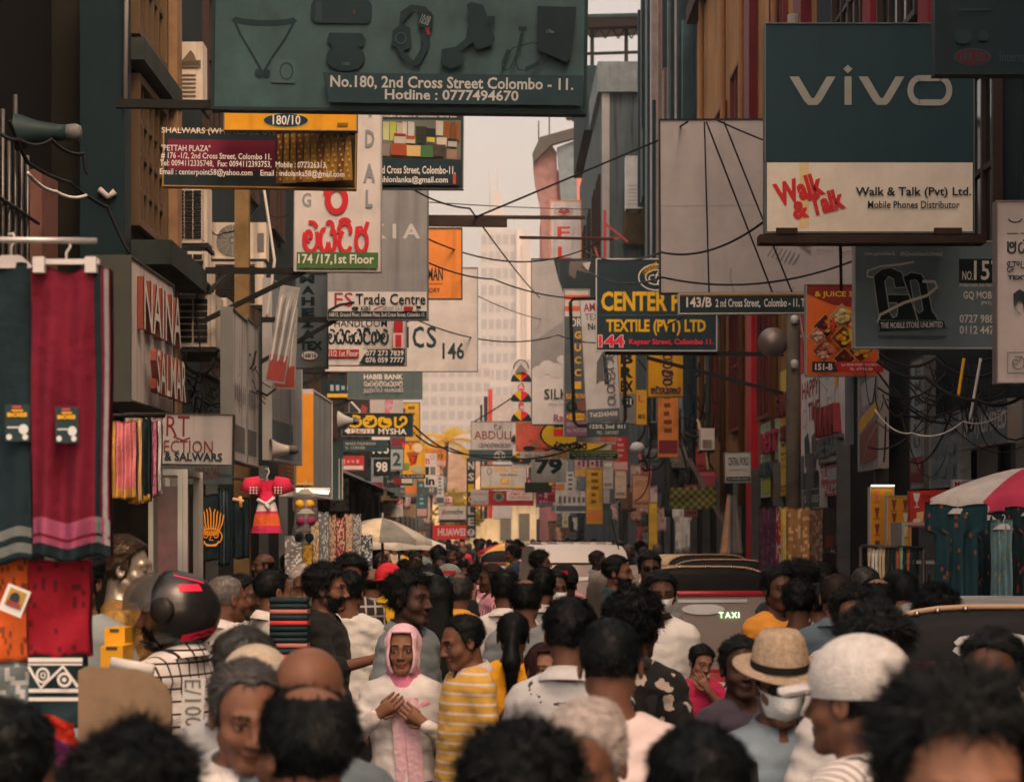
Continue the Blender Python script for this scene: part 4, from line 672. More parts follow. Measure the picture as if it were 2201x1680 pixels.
s = wallsign('broad slate sign with faint panels at right', 2000, 900, 2062, 1048, 4.25, A(76, 84, 86), rim=A(120, 114, 110), rimw=2, stain=.3)
for i in range(3):
    for j in range(3): s.r((.1 + i * .3, .1 + j * .3, .28 + i * .3, .26 + j * .3), A(88, 95, 96), 'picture')
s.done()
s = wallsign('dark shop board with pale letters (PVT) LIMITED', 2068, 884, 2168, 966, 4.2, A(62, 70, 72), rim=A(110, 98, 88), rimw=2, stain=.2); s.t('(PVT) LIMITED', (.05, .2, .96, .8), A(150, 144, 138), .03).done()
s = Sign('shop_sign', 'white strip with red letters above the parasol', (2048, 1030, 2110, 1050), 18, A(170, 156, 150), group=WL); s.t('MOBILE', (2052, 1034, 2106, 1046), A(150, 38, 42), .03).done()
s = Sign('shop_sign', 'maroon board with yellow letters deep inside the right shop', (1772, 1090, 1830, 1190), 26, A(48, 36, 34), group=WL); s.t('NG', (1790, 1100, 1812, 1118), A(70, 50, 30)).r((1774, 1150, 1790, 1176), A(90, 40, 34), 'picture').e((1794, 1140, 1806, 1176), A(96, 70, 34), 'picture').e((1808, 1142, 1820, 1176), A(96, 64, 34), 'picture').t('KAP', (1786, 1180, 1818, 1188), A(120, 112, 106), .02).done()
MN = 'drink menu boards'
for (u0, v0, u1, v1, Y, lb, seed) in [(1871, 1047, 1920, 1192, 18.2, 'rear orange drink menu board lit by a tube along its top', 1), (1908, 1066, 1957, 1182, 17.8, 'front orange drink menu board with six glasses', 2)]:
    s = Sign('menu_board', lb, (u0, v0, u1, v1), Y, A(222, 142, 44), rim=A(176, 160, 150), rimw=1.5, group=MN); rr = random.Random(seed)
    if seed == 1:
        MB().bx(-s.W / 2, s.W / 2, -.06, -.02, s.H + .008, s.H + .022).build('tube_lamp', glow((1, .86, .66), 1.0), s.o)
    for j in range(4):
        for i in range(2):
            x, y = u0 + 8 + i * 24, v0 + 8 + j * (v1 - v0) / 4.1; c = A(*rr.choice([(120, 60, 40), (200, 90, 80), (210, 190, 150), (90, 60, 44), (150, 140, 60)]))
            s.p([(x, y), (x + 11, y), (x + 8, y + 16), (x + 7, y + 20), (x + 10, y + 22), (x + 1, y + 22), (x + 4, y + 20), (x + 3, y + 16)], c).r((x - 2, y + 23.5, x + 13, y + 25), A(120, 70, 30), 'lettering')
    s.done()
s = Sign('menu_board', 'red drink menu board with white sundae glass', (1957, 1053, 2062, 1131), 17, A(168, 44, 38), roll=-1.5, group=MN)
s.p([(1964, 1058), (1980, 1058), (1976, 1074), (1973, 1078), (1973, 1086), (1979, 1089), (1965, 1089), (1971, 1086), (1971, 1078), (1967, 1074)], WH).p([(1970, 1100), (1986, 1098), (1984, 1120), (1972, 1120)], A(222, 180, 120)).e((1962, 1112, 1978, 1126), A(210, 180, 150), 'picture').e((1996, 1100, 2022, 1122), A(200, 130, 50), 'picture').e((2014, 1096, 2040, 1118), A(214, 140, 44), 'picture').r((1988, 1078, 2014, 1084), A(90, 24, 24), 'lettering').t('Fruit Salad', (1984, 1062, 2002, 1070), A(90, 30, 26)).t('FALUDA', (1988, 1078, 2014, 1086), A(70, 24, 24), .03).done()
# ================================================================ PEOPLE: bodies, hair and clothes grown as smooth fields
def snets(xs, ys, zs, D):
    """surface nets on a rectilinear grid -> vertices, quads (outward)"""
    S = D < 0; sh = [n - 1 for n in D.shape]; acc = np.zeros(sh + [3], np.float32); cnt = np.zeros(sh, np.int16)
    G = (xs.astype(np.float32), ys.astype(np.float32), zs.astype(np.float32)); masks = []
    for ax in range(3):
        a = [slice(None)] * 3; b = [slice(None)] * 3; a[ax] = slice(None, -1); b[ax] = slice(1, None); a = tuple(a); b = tuple(b)
        mk = S[a] != S[b]; masks.append(mk); I = np.argwhere(mk)
        if not len(I): continue
        d0 = D[a][mk]; d1 = D[b][mk]; t = d0 / (d0 - d1)
        pos = np.stack([G[k][I[:, k]] for k in range(3)], 1); pos[:, ax] += t * (G[ax][I[:, ax] + 1] - G[ax][I[:, ax]])
        o1, o2 = [k for k in range(3) if k != ax]
        for p in (0, 1):
            for q in (0, 1):
                J = I.copy(); J[:, o1] -= p; J[:, o2] -= q
                ok = (J >= 0).all(1) & (J[:, 0] < sh[0]) & (J[:, 1] < sh[1]) & (J[:, 2] < sh[2]); J = J[ok]
                np.add.at(acc, (J[:, 0], J[:, 1], J[:, 2]), pos[ok]); np.add.at(cnt, (J[:, 0], J[:, 1], J[:, 2]), 1)
    act = cnt > 0; idx = np.full(sh, -1, np.int64); idx[act] = np.arange(act.sum()); V = acc[act] / cnt[act][:, None]; Q = []
    for ax in range(3):
        I = np.argwhere(masks[ax]); o1, o2 = (ax + 1) % 3, (ax + 2) % 3
        if not len(I): continue
        c = []
        for p, q in ((1, 1), (0, 1), (0, 0), (1, 0)):
            J = I.copy(); J[:, o1] -= p; J[:, o2] -= q; c.append(J)
        ok = np.ones(len(I), bool)
        for J in c: ok &= (J >= 0).all(1) & (J[:, 0] < sh[0]) & (J[:, 1] < sh[1]) & (J[:, 2] < sh[2])
        f = np.stack([idx[J[ok][:, 0], J[ok][:, 1], J[ok][:, 2]] for J in c], 1); ins = S[I[ok][:, 0], I[ok][:, 1], I[ok][:, 2]]
        f[~ins] = f[~ins][:, ::-1]; Q.append(f)
    return V, (np.concatenate(Q) if Q else np.zeros((0, 4), int))
def axis(lo, hi, h, fine=()):
    """coordinates lo..hi at step h, with finer steps inside the given (a, b, step) spans"""
    out = []; x = lo
    while x < hi + h:
        out.append(x); st = h
        for a, b, s_ in fine:
            if a <= x < b: st = min(st, s_)
            elif x < a < x + st: st = a - x if a - x > s_ else st
        x += max(st, .002)
    return np.array(out, np.float32)
class Field:
    def __init__(s, xs, ys, zs): s.g = (xs, ys, zs); s.D = np.full((len(xs), len(ys), len(zs)), 1., np.float32)
    def reg(s, lo, hi):
        sl = tuple(slice(max(0, np.searchsorted(g, l) - 1), np.searchsorted(g, h) + 1) for g, l, h in zip(s.g, lo, hi))
        return sl, s.g[0][sl[0]][:, None, None], s.g[1][sl[1]][None, :, None], s.g[2][sl[2]][None, None, :]
    def put(s, d, sl, k, sub=False):
        a = s.D[sl]
        if sub: d = -d; h = np.clip(.5 - .5 * (a - d) / k, 0, 1); s.D[sl] = a + (d - a) * h + k * h * (1 - h)
        else: h = np.clip(.5 + .5 * (a - d) / k, 0, 1); s.D[sl] = a + (d - a) * h - k * h * (1 - h)
    def rc(s, a, b, r1, r2, k=.02, sub=False, T=None, off=0.):
        a, b = (np.array(T(p) if T else p, np.float32) for p in (a, b)); r1 += off; r2 += off; pad = max(r1, r2) + k + .03
        sl, X, Y, Z = s.reg(np.minimum(a, b) - pad, np.maximum(a, b) + pad)
        ba = b - a; L = max(1e-8, float(ba @ ba)); h = np.clip(((X - a[0]) * ba[0] + (Y - a[1]) * ba[1] + (Z - a[2]) * ba[2]) / L, 0, 1)
        d = np.sqrt((X - a[0] - h * ba[0]) ** 2 + (Y - a[1] - h * ba[1]) ** 2 + (Z - a[2] - h * ba[2]) ** 2) - (r1 + (r2 - r1) * h)
        s.put(d, sl, k, sub); return s
    def el(s, c, r, k=.02, sub=False, T=None, Rm=None, off=0.):
        c = np.array(T(c) if T else c, np.float32); r = np.array(r, np.float32) + off; pad = r.max() + k + .03
        sl, X, Y, Z = s.reg(c - pad, c + pad); X = X - c[0]; Y = Y - c[1]; Z = Z - c[2]
        if Rm is not None: X, Y, Z = (Rm[0][i] * X + Rm[1][i] * Y + Rm[2][i] * Z for i in range(3))
        k0 = np.sqrt((X / r[0]) ** 2 + (Y / r[1]) ** 2 + (Z / r[2]) ** 2); k1 = np.sqrt((X / r[0] ** 2) ** 2 + (Y / r[1] ** 2) ** 2 + (Z / r[2] ** 2) ** 2) + 1e-6
        s.put(k0 * (k0 - 1) / k1, sl, k, sub); return s
    def mesh(s): return snets(*s.g, s.D)
PIV = np.array((0, .02, 1.49))
def head_T(hd):
    yaw, pit, rol = (R(a) for a in hd)
    m = np.array((Matrix.Rotation(yaw, 3, 'Z') @ Matrix.Rotation(pit, 3, 'X') @ Matrix.Rotation(rol, 3, 'Y')))
    def T(p): return m @ (np.array((p[0], -p[1], p[2])) + np.array((0, -.005, 1.585)) - PIV) + PIV   # head space (x, forward, up) -> body
    return T, m
def noise3(p, f, seed=0):
    x, y, z = (p[..., i] * f + seed * 1.7 for i in range(3))
    return (np.sin(x + 1.3 * np.sin(y * 1.1 + .5)) * np.sin(y * .9 + 1.7 * np.sin(z * 1.2)) + np.sin(z * 1.3 + 1.1 * np.sin(x * .8 + 2))) * .5
POSE = {  # elbow and wrist of the person's right (x<0) and left arm
 'stand': [((-.228, .03, 1.09), (-.245, -.07, .86)), ((.228, .03, 1.09), (.245, -.07, .86))],
 'walk': [((-.24, .10, 1.12), (-.25, .02, .88)), ((.24, -.05, 1.12), (.25, -.2, .92))],
 'point': [((-.24, -.06, 1.17), (-.21, -.31, 1.235)), ((.25, .03, 1.11), (.24, -.1, .88))],
 'girl': [((-.27, -.05, 1.14), (-.105, -.2, 1.275)), ((.27, -.05, 1.13), (.135, -.21, 1.235))],
 'kid': [((-.25, -.05, 1.15), (-.26, -.25, 1.2)), ((.21, -.12, 1.17), (.02, -.17, 1.385))],
 'ride': [((-.27, -.12, 1.14), (-.3, -.36, 1.08)), ((.27, -.12, 1.14), (.3, -.36, 1.08))],
 'raise': [((-.27, -.12, 1.22), (-.2, -.24, 1.45)), ((.228, .03, 1.09), (.245, -.07, .86))],
 'akimbo': [((-.38, .02, 1.2), (-.2, -.1, 1.04)), ((.228, .03, 1.09), (.245, -.07, .86))],
 'hold': [((-.26, -.02, 1.12), (-.1, -.24, 1.12)), ((.26, -.02, 1.12), (.1, -.26, 1.0))],
}
def torso(f, off=0., fat=0., k=.05):
    f.el((0, 0, .96), (.155, .11, .12), k, off=off).el((0, -.005 - fat * .3, 1.1), (.14 + fat, .10 + fat, .17), k, off=off).el((0, .0, 1.26), (.155 + fat * .5, .112 + fat * .4, .19), k, off=off)
    f.rc((-.12, .012, 1.36), (.12, .012, 1.36), .052, .052, k, off=off)
    for sx in (-1, 1): f.rc((sx * .02, .03, 1.435), (sx * .12, .018, 1.378), .042, .042, .06, off=off)
def hand_bits(pose, side, T=None):
    """wrist, palm centre, palm directions for five fingers"""
    e, w_ = (np.array(p) for p in POSE[pose][0 if side < 0 else 1]); d = (w_ - e) / np.linalg.norm(w_ - e)
    if pose == 'girl': d = np.array((.75, -.05, .66)) if side < 0 else np.array((-.8, -.05, .6)); d /= np.linalg.norm(d)
    if pose == 'kid' and side > 0: d = np.array((-.5, .1, .85)); d /= np.linalg.norm(d)
    n = np.array((0, -1., 0)) if pose in ('girl', 'kid', 'raise') else np.array((side * 1., 0, 0))
    if pose in ('ride', 'point', 'hold'): n = np.array((0, 0, 1.))
    x = np.cross(d, n); x /= np.linalg.norm(x); n = np.cross(x, d)
    return e, w_, d, x, n
def fingers(pose, side):
    e, w_, d, x, n = hand_bits(pose, side); m = MB(); curl = {'girl': 1.3, 'kid': 1.1, 'ride': 1.5, 'hold': .9}.get(pose, .55); ln = (.068, .077, .072, .058)
    thumb = -1 if (np.cross(d, n) @ x > 0) == (side > 0) else 1
    for i in range(4):
        p = w_ + d * .088 + x * (i - 1.5) * .0205 * thumb * -1; pts = [p - d * .03]; dd = d.copy(); pts.append(p.copy())
        for j in range(3):
            a = curl * (.28 + .22 * j); dd = dd * math.cos(a * .6) - n * math.sin(a * .6) * 1.0; dd /= np.linalg.norm(dd); p = p + dd * ln[i] * (.42, .33, .25)[j]; pts.append(p.copy())
        m.tube(pts, [.0095, .0095, .0088, .008, .0066], 8)
    b = w_ + d * .03 + x * .03 * thumb; m.tube([w_ + d * .02 + x * .01 * thumb, b + x * .006 * thumb, b + d * .03 + x * .018 * thumb - n * .012, b + d * .055 + x * .018 * thumb - n * .022], [.012, .0115, .0105, .008], 8)
    return m
HL_F = np.array([-.14, -.09, -.03, .0, .02, .035, .06, .09, .14]); HL_Z = np.array([-.085, -.085, -.06, -.035, .005, .06, .084, .094, .098])
_bc = {}
def body_mesh(pose='stand', hd=(0, 0, 0), fine=.0062, face='man', fat=0.):
    key = ('b', pose, hd, fine, face, fat)
    if key in _bc: return _bc[key]
    T, m = head_T(hd); hc = T((0, 0, 0)); g = .0175
    fx = [(hc[0] - .105, hc[0] + .105, fine)]; fy = [(hc[1] - .135, hc[1] + .13, fine)]; fz = [(hc[2] - .135, hc[2] + .14, fine)]
    lo = np.array((-.36, -.2, .0)); hi = np.array((.36, .2, 1.76))
    for s_ in (0, 1):
        for p in POSE[pose][s_]: lo = np.minimum(lo, np.array(p) - .13); hi = np.maximum(hi, np.array(p) + .13)
    f = Field(axis(lo[0], hi[0], g, fx), axis(lo[1], hi[1], g, fy), axis(lo[2], hi[2], g, fz))
    torso(f, -.004, fat)
    for s_ in (-1, 1):
        f.rc((s_ * .09, 0, .9), (s_ * .095, -.02, .49), .078, .052, .04).rc((s_ * .095, -.02, .49), (s_ * .1, .02, .09), .05, .034, .02).rc((s_ * .1, .03, .045), (s_ * .115, -.13, .035), .035, .03, .03)
        e, w_, d, x, n = hand_bits(pose, s_); sh_ = np.array((s_ * .155, .012, 1.362))
        f.rc(sh_, e, .05, .038, .04).rc(e, w_, .038, .026, .03)
        f.rc(w_ + d * .01, w_ + d * .075, .024, .024, .02).rc(w_ + d * .04 + x * .015, w_ + d * .085 + x * .022, .017, .016, .02).rc(w_ + d * .04 - x * .015, w_ + d * .085 - x * .022, .017, .016, .02)
    f.rc((0, .032, 1.40), T((0, -.032, -.05)), .060, .050, .022)
    j = .9 if face != 'man' else 1.; EL = f.el
    f.el((0, -.02, .036), (.076, .097, .080), .02, T=T, Rm=m).el((0, .028, -.028), (.057 * j, .062, .087), .03, T=T, Rm=m)
    for s_ in (-1, 1):
        f.rc((s_ * .044 * j, -.006, -.055), (s_ * .018 * j, .064, -.101), .021, .017, .02, T=T).rc((s_ * .04, .055, -.035), (s_ * .045, .04, -.03), *((.022, .022) if face == 'man' else (.016, .017)), .02, T=T)
        f.el((s_ * .078, -.012, -.008), (.0085, .020, .031), .006, T=T, Rm=m).el((s_ * .084, -.006, -.004), (.005, .010, .017), .004, True, T=T, Rm=m)
    f.el((0, .072, -.1), (.022 * j, .017, .016), .02, T=T, Rm=m)
    f.rc((-.038, .070, .019), (0, .082, .017), .012, .011, .018, T=T).rc((.038, .070, .019), (0, .082, .017), .012, .011, .018, T=T)
    for s_ in (-1, 1): f.el((s_ * .032, .094, .001), (.019, .014, .0125), .012, True, T=T, Rm=m)
    for s_ in (-1, 1): f.el((s_ * .032, .073, -.001), (.0135, .0125, .0125), .003, T=T, Rm=m)
    f.rc((0, .082, .012), (0, .108 if face == 'man' else .103, -.034), .0085 if face == 'man' else .007, .0115 if face == 'man' else .0092, .012, T=T)
    for s_ in (-1, 1): f.el((s_ * .0125, .096, -.038), (.008, .011, .008), .008, T=T, Rm=m)
    f.el((0, .086, -.064), (.024, .009, .0065), .008, T=T, Rm=m).el((0, .085, -.0765), (.021, .009, .0075), .006, T=T, Rm=m)
    V, Q = f.mesh()
    # features coloured where they are: lips, brows, irises, whites, nostrils, stubble
    q = (V - PIV) @ m + PIV - np.array((0, -.005, 1.585)); x, fw, z = q[:, 0], -q[:, 1], q[:, 2]; col = np.ones((len(V), 4), np.float32); ax = np.abs(x)
    def mix(mask, c, a=1.): col[mask, :3] = col[mask, :3] * (1 - a) + np.array(c) * a
    hd_ = (np.abs(z) < .13) & (fw > .03)
    if face == 'man': mix(hd_ & (z < -.045) & (z > -.125) & (ax < .062), (.62, .62, .66), .55)
    br = hd_ & (fw > .055) & (np.abs(z - (.024 - 6 * (ax - .03) ** 2)) < .0055) & (ax > .011) & (ax < .05); mix(br, (.12, .1, .1))
    ey = hd_ & (((ax - .032) / .0138) ** 2 + ((z + .0008) / .0052) ** 2 < 1) & (fw > .062); mix(ey, (1.15, 1.7, 2.2)); mix(ey & ((ax - .032) ** 2 + z ** 2 < .006 ** 2), (.08, .08, .1))
    mix(hd_ & (np.abs(z - .0065) < .0024) & (np.abs(ax - .032) < .016) & (fw > .06), (.2, .16, .15))
    lp = hd_ & (fw > .07) & ((x / .026) ** 2 + ((z + .0705) / .0125) ** 2 < 1); mix(lp, (1.0, .66, .66) if face != 'man' else (.85, .66, .66)); mix(lp & (np.abs(z + .0705) < .0022), (.35, .25, .25))
    mix(hd_ & (fw > .09) & (np.abs(ax - .009) < .004) & (np.abs(z + .0445) < .0035), (.25, .2, .2))
    me = bpy.data.meshes.new('person'); vs = V.tolist(); fs = Q.tolist(); k = len(vs); cs = col
    for s_ in (-1, 1):
        fm = fingers(pose, s_); vs += [tuple(p) for p in fm.v]; fs += [tuple(i + k for i in q_) for q_ in fm.f]; k += len(fm.v); cs = np.concatenate([cs, np.ones((len(fm.v), 4), np.float32)])
    me.from_pydata(vs, [], fs); me.polygons.foreach_set('use_smooth', [True] * len(fs))
    at = me.color_attributes.new('tint', 'FLOAT_COLOR', 'POINT'); at.data.foreach_set('color', cs.ravel()); me.update()
    me.materials.append(SKIN); _bc[key] = me; return me
def _skin():
    m = bpy.data.materials.new('skin'); m.use_nodes = True; n = m.node_tree; b = n.nodes['Principled BSDF']; L = n.links.new
    oi = n.nodes.new('ShaderNodeObjectInfo'); at = n.nodes.new('ShaderNodeAttribute'); at.attribute_name = 'tint'
    tc = n.nodes.new('ShaderNodeTexCoord'); nz = n.nodes.new('ShaderNodeTexNoise'); nz.inputs['Scale'].default_value = 25; L(tc.outputs['Object'], nz.inputs['Vector'])
    rm = n.nodes.new('ShaderNodeMapRange'); rm.inputs[3].default_value = .78; rm.inputs[4].default_value = 1.22; L(nz.outputs[0], rm.inputs[0])
    a = n.nodes.new('ShaderNodeVectorMath'); a.operation = 'MULTIPLY'; L(oi.outputs['Color'], a.inputs[0]); L(at.outputs['Color'], a.inputs[1])
    s_ = n.nodes.new('ShaderNodeVectorMath'); s_.operation = 'SCALE'; L(a.outputs[0], s_.inputs[0]); L(rm.outputs[0], s_.inputs['Scale']); L(s_.outputs[0], b.inputs['Base Color'])
    b.inputs['Roughness'].default_value = .56; b.inputs['Specular IOR Level'].default_value = .28; return m
SKIN = _skin()
def mesh_np(name, V, Q, mat, smooth=True):
    me = bpy.data.meshes.new(name); me.from_pydata(V.tolist() if hasattr(V, 'tolist') else V, [], Q.tolist() if hasattr(Q, 'tolist') else Q)
    me.polygons.foreach_set('use_smooth', [smooth] * len(me.polygons)); me.update(); me.materials.append(mat); return me
def skull(f, off): f.el((0, -.02, .036), (.076, .097, .080), .02, off=off).el((0, .028, -.028), (.060, .062, .085), .03, off=off)
HAIRM = {'black': M((.0045, .0075, .0085), .5, var=.5, scale=30, spec=.16), 'brown': M((.026, .018, .014), .62, var=.4, scale=30, spec=.22), 'grey': M((.17, .165, .16), .55, var=.5, scale=40, spec=.4), 'salt': M((.035, .038, .039), .5, var=.6, scale=60, spec=.4), 'white': M((.42, .39, .37), .6, var=.4, scale=40)}
def hair_mesh(style, colr, hd=(0, 0, 0), seed=0):
    key = ('h', style, colr, hd, seed)
    if key in _bc: return _bc[key]
    g = axis(-.19, .19, .0065)
    gy = axis(-.20, .2, .0065); gz = axis(-.30 if style in ('long', 'pony') else -.13, .2, .0065)
    f = Field(g, gy, gz); X, Y, Z = np.meshgrid(g, gy, gz, indexing='ij'); Pn = np.stack([X, Y, Z], -1)     # here Y = forward
    par = {'short': (.006, .014, .55), 'crop': (.003, .006, .2), 'tousled': (.010, .024, .9), 'curly': (.018, .030, 1.), 'receding': (.007, .010, .4), 'crown': (.008, .010, .4), 'long': (.012, .016, .3), 'pony': (.006, .009, .2), 'bald': (.006, .003, .1), 'part': (.008, .02, .5), 'beard': (0.007, .007, .4)}[style]
    skull(f, 0.); d = f.D
    zs = np.clip(Z / .1, 0, 1); t = par[0] + (par[1] - par[0]) * zs * zs * (3 - 2 * zs)
    amp = par[2] * .009; d = d - t - amp * (noise3(Pn, 75, seed) + .6 * noise3(Pn, 150, seed + 3))
    hl = np.interp(Y, HL_F, HL_Z)
    if style == 'receding': hl = hl + .04 * np.clip((Y + .02) / .1, 0, 1) * np.clip(np.abs(X) / .03, .3, 1)
    if style in ('long', 'pony'): hl = np.where(Y < .0, -.3 if style == 'long' else -.09, hl)
    if style == 'beard':
        keep = (Z < -.03 - .25 * np.clip(Y - .06, 0, 1) ) & (Y > -.005); keep &= ~((np.abs(X) < .03) & (Z > -.082) & (Z < -.058) & (Y > .06)); keep |= (Y > .05) & (np.abs(X) < .034) & (np.abs(Z + .053) < .007)
        d = np.maximum(d - .006 * np.clip((-.07 - Z) / .04, 0, 1), np.where(keep, -1., .004)) 
    else:
        d = np.maximum(d, (hl - Z) * .8 + amp * .6 * noise3(Pn, 110, seed + 9))
        if style == 'crown': d = np.maximum(d, .052 - np.sqrt(X ** 2 + (Y + .035) ** 2 + 0 * Z) + np.where(Z > .06, 0, -1))
        if style == 'bald': d = np.maximum(d, np.where(Z > .045, .01, -.01) + 0 * X)
        if style == 'receding': pass
    f.D = d.astype(np.float32)
    if style == 'long':
        for s_ in (-1, 0, 1): f.rc((s_ * .05, -.07, .02), (s_ * .06, -.09, -.28), .05, .04, .04)
    if style == 'pony': f.rc((0, -.115, -.02), (0, -.15, -.12), .035, .04, .03).rc((0, -.15, -.12), (0, -.14, -.29), .042, .02, .03)
    V, Q = f.mesh(); r_ = np.random.RandomState(seed + 11); nb = {'crop': 1600, 'bald': 300, 'beard': 1200, 'curly': 4000, 'tousled': 4000}.get(style, 3000)
    if len(Q):
        c = V[Q].mean(1); e1 = V[Q[:, 2]] - V[Q[:, 0]]; e2 = V[Q[:, 3]] - V[Q[:, 1]]; nn = np.cross(e1, e2); nn /= np.linalg.norm(nn, axis=1)[:, None] + 1e-9
        nn *= np.sign((nn * (c - np.array((0, -.01, 0)))).sum(1))[:, None]
        I = r_.randint(0, len(Q), nb); p = c[I]; n_ = nn[I]; fl = np.array((0, -.6, -.8)) + r_.normal(0, .45 if style not in ('curly', 'tousled') else 1.0, (nb, 3)); fl -= n_ * (fl * n_).sum(1)[:, None]; fl /= np.linalg.norm(fl, axis=1)[:, None] + 1e-9
        L = r_.uniform(.012, .032, (nb, 1)) * {'crop': .45, 'bald': .4, 'curly': 1.0, 'tousled': 1.5, 'beard': .8}.get(style, 1.); out = {'curly': .7, 'tousled': .4, 'crop': .6, 'beard': .4}.get(style, .22)
        tip = p + (fl + n_ * out) * L; sd_ = np.cross(fl, n_) * .0011; mid = p + fl * L * .5 + n_ * L * out * .75
        k = len(V); BV = np.concatenate([p - sd_ - n_ * .002, p + sd_ - n_ * .002, mid + sd_ * .8, mid - sd_ * .8, tip]); a = np.arange(nb) + k
        tri = [tuple(t_) for t_ in np.stack([a, a + nb, a + 2 * nb, a + 3 * nb], 1)] + [tuple(t_) for t_ in np.stack([a + 3 * nb, a + 2 * nb, a + 4 * nb], 1)]
        V = np.concatenate([V, BV]); fs = Q.tolist() + tri
    else: fs = []
    T, m = head_T(hd); W = (np.stack([V[:, 0], -V[:, 1], V[:, 2]], 1) + np.array((0, -.005, 1.585)) - PIV) @ m.T + PIV
    fs = [tuple(q)[::-1] for q in fs]
    me = mesh_np('hair', W, fs, HAIRM[colr]); _bc[key] = me; return me
def shirt_mesh(pose='stand', sleeve='short', fat=0., neck='round', hem=.86):
    key = ('s', pose, sleeve, fat, neck, hem)
    if key in _bc: return _bc[key]
    lo = np.array((-.38, -.24, hem - .05)); hi = np.array((.38, .24, 1.53))
    for s_ in (0, 1):
        for p in POSE[pose][s_]: lo = np.minimum(lo, np.array(p) - .1); hi = np.maximum(hi, np.array(p) + .1)
    h = .0135; f = Field(axis(lo[0], hi[0], h), axis(lo[1], hi[1], h), axis(lo[2], hi[2], h)); torso(f, .010, fat)
    f.el((0, 0, .93), (.17 + fat, .125 + fat, .16), .06)
    X, Y, Z = np.meshgrid(*f.g, indexing='ij'); Pn = np.stack([X, Y, Z], -1)
    f.D = np.maximum(f.D, hem - Z)
    for s_ in (-1, 1):
        e, w_, d, x, n = hand_bits(pose, s_); sh_ = np.array((s_ * .155, .012, 1.362)); end = sh_ + (e - sh_) * .82
        if sleeve == 'short': f.rc(sh_, end, .060, .057, .03)
        elif sleeve == 'long': f.rc(sh_, e, .060, .052, .03).rc(e, w_ - d * .01, .052, .040, .03)
        elif sleeve == 'rolled': f.rc(sh_, e, .060, .054, .03).rc(e, e + (w_ - e) * .25, .056, .056, .02)
    if sleeve == 'short':                                                                 # cut the sleeve square instead of round
        for s_ in (-1, 1):
            e = hand_bits(pose, s_)[0]; sh_ = np.array((s_ * .155, .012, 1.362)); dd = e - sh_; L = np.linalg.norm(dd); dd = dd / L
            q = (X - sh_[0]) * dd[0] + (Y - sh_[1]) * dd[1] + (Z - sh_[2]) * dd[2]; near = (np.abs(X) > .2) & (np.sign(X) == s_)
            f.D = np.where(near, np.maximum(f.D, q - L * .86), f.D)
    f.D = f.D + .006 * noise3(Pn * np.array((1.2, 1.2, .55)), 26, 1) * (Z < 1.36) + .0045 * noise3(Pn * np.array((1, 1, 1.6)), 45, 4)
    f.D = f.D.astype(np.float32)
    f.rc((0, .03, 1.438), (0, .0, 1.60), .063, .085, .012, True).rc((0, -.05, 1.455), (0, -.1, 1.5), .045, .06, .03, True)
    if neck == 'v': f.rc((0, -.12, 1.46), (0, -.14, 1.33), .05, .012, .01, True)
    V, Q = f.mesh(); me = mesh_np('shirt', V, Q, CLOTH['plain']); _bc[key] = me; return me
def trouser_mesh(pose='stand'):
    if 't' in _bc: return _bc['t']
    f = Field(axis(-.3, .3, .018), axis(-.2, .2, .018), axis(.03, 1.06, .02)); f.el((0, 0, .96), (.165, .12, .12), .04)
    for s_ in (-1, 1): f.rc((s_ * .09, 0, .92), (s_ * .097, -.02, .49), .094, .070, .04).rc((s_ * .097, -.02, .49), (s_ * .1, .02, .1), .07, .058, .03)
    V, Q = f.mesh(); me = mesh_np('trousers', V, Q, CLOTH['plain']); _bc['t'] = me; return me
def collar_mesh():
    if 'c' in _bc: return _bc['c']
    rows = []; n = 28
    for r_, z in ((.071, -.012), (.066, .034), (.069, .038), (.098, .002), (.1, -.006)):
        rows.append([((r_) * math.sin(a) * 1.06, .027 - r_ * 1.02 * math.cos(a) * -1, 1.437 + z + .02 * math.cos(a) - (.02 if r_ > .09 and abs(a) > 2.4 else 0)) for a in [(-1 + 2 * i / n) * (math.pi - .16) for i in range(n + 1)]])
    m = MB(); m.grid(rows); me = m.mesh('collar'); me.materials.append(CLOTH['plain']); _bc['c'] = me; return me
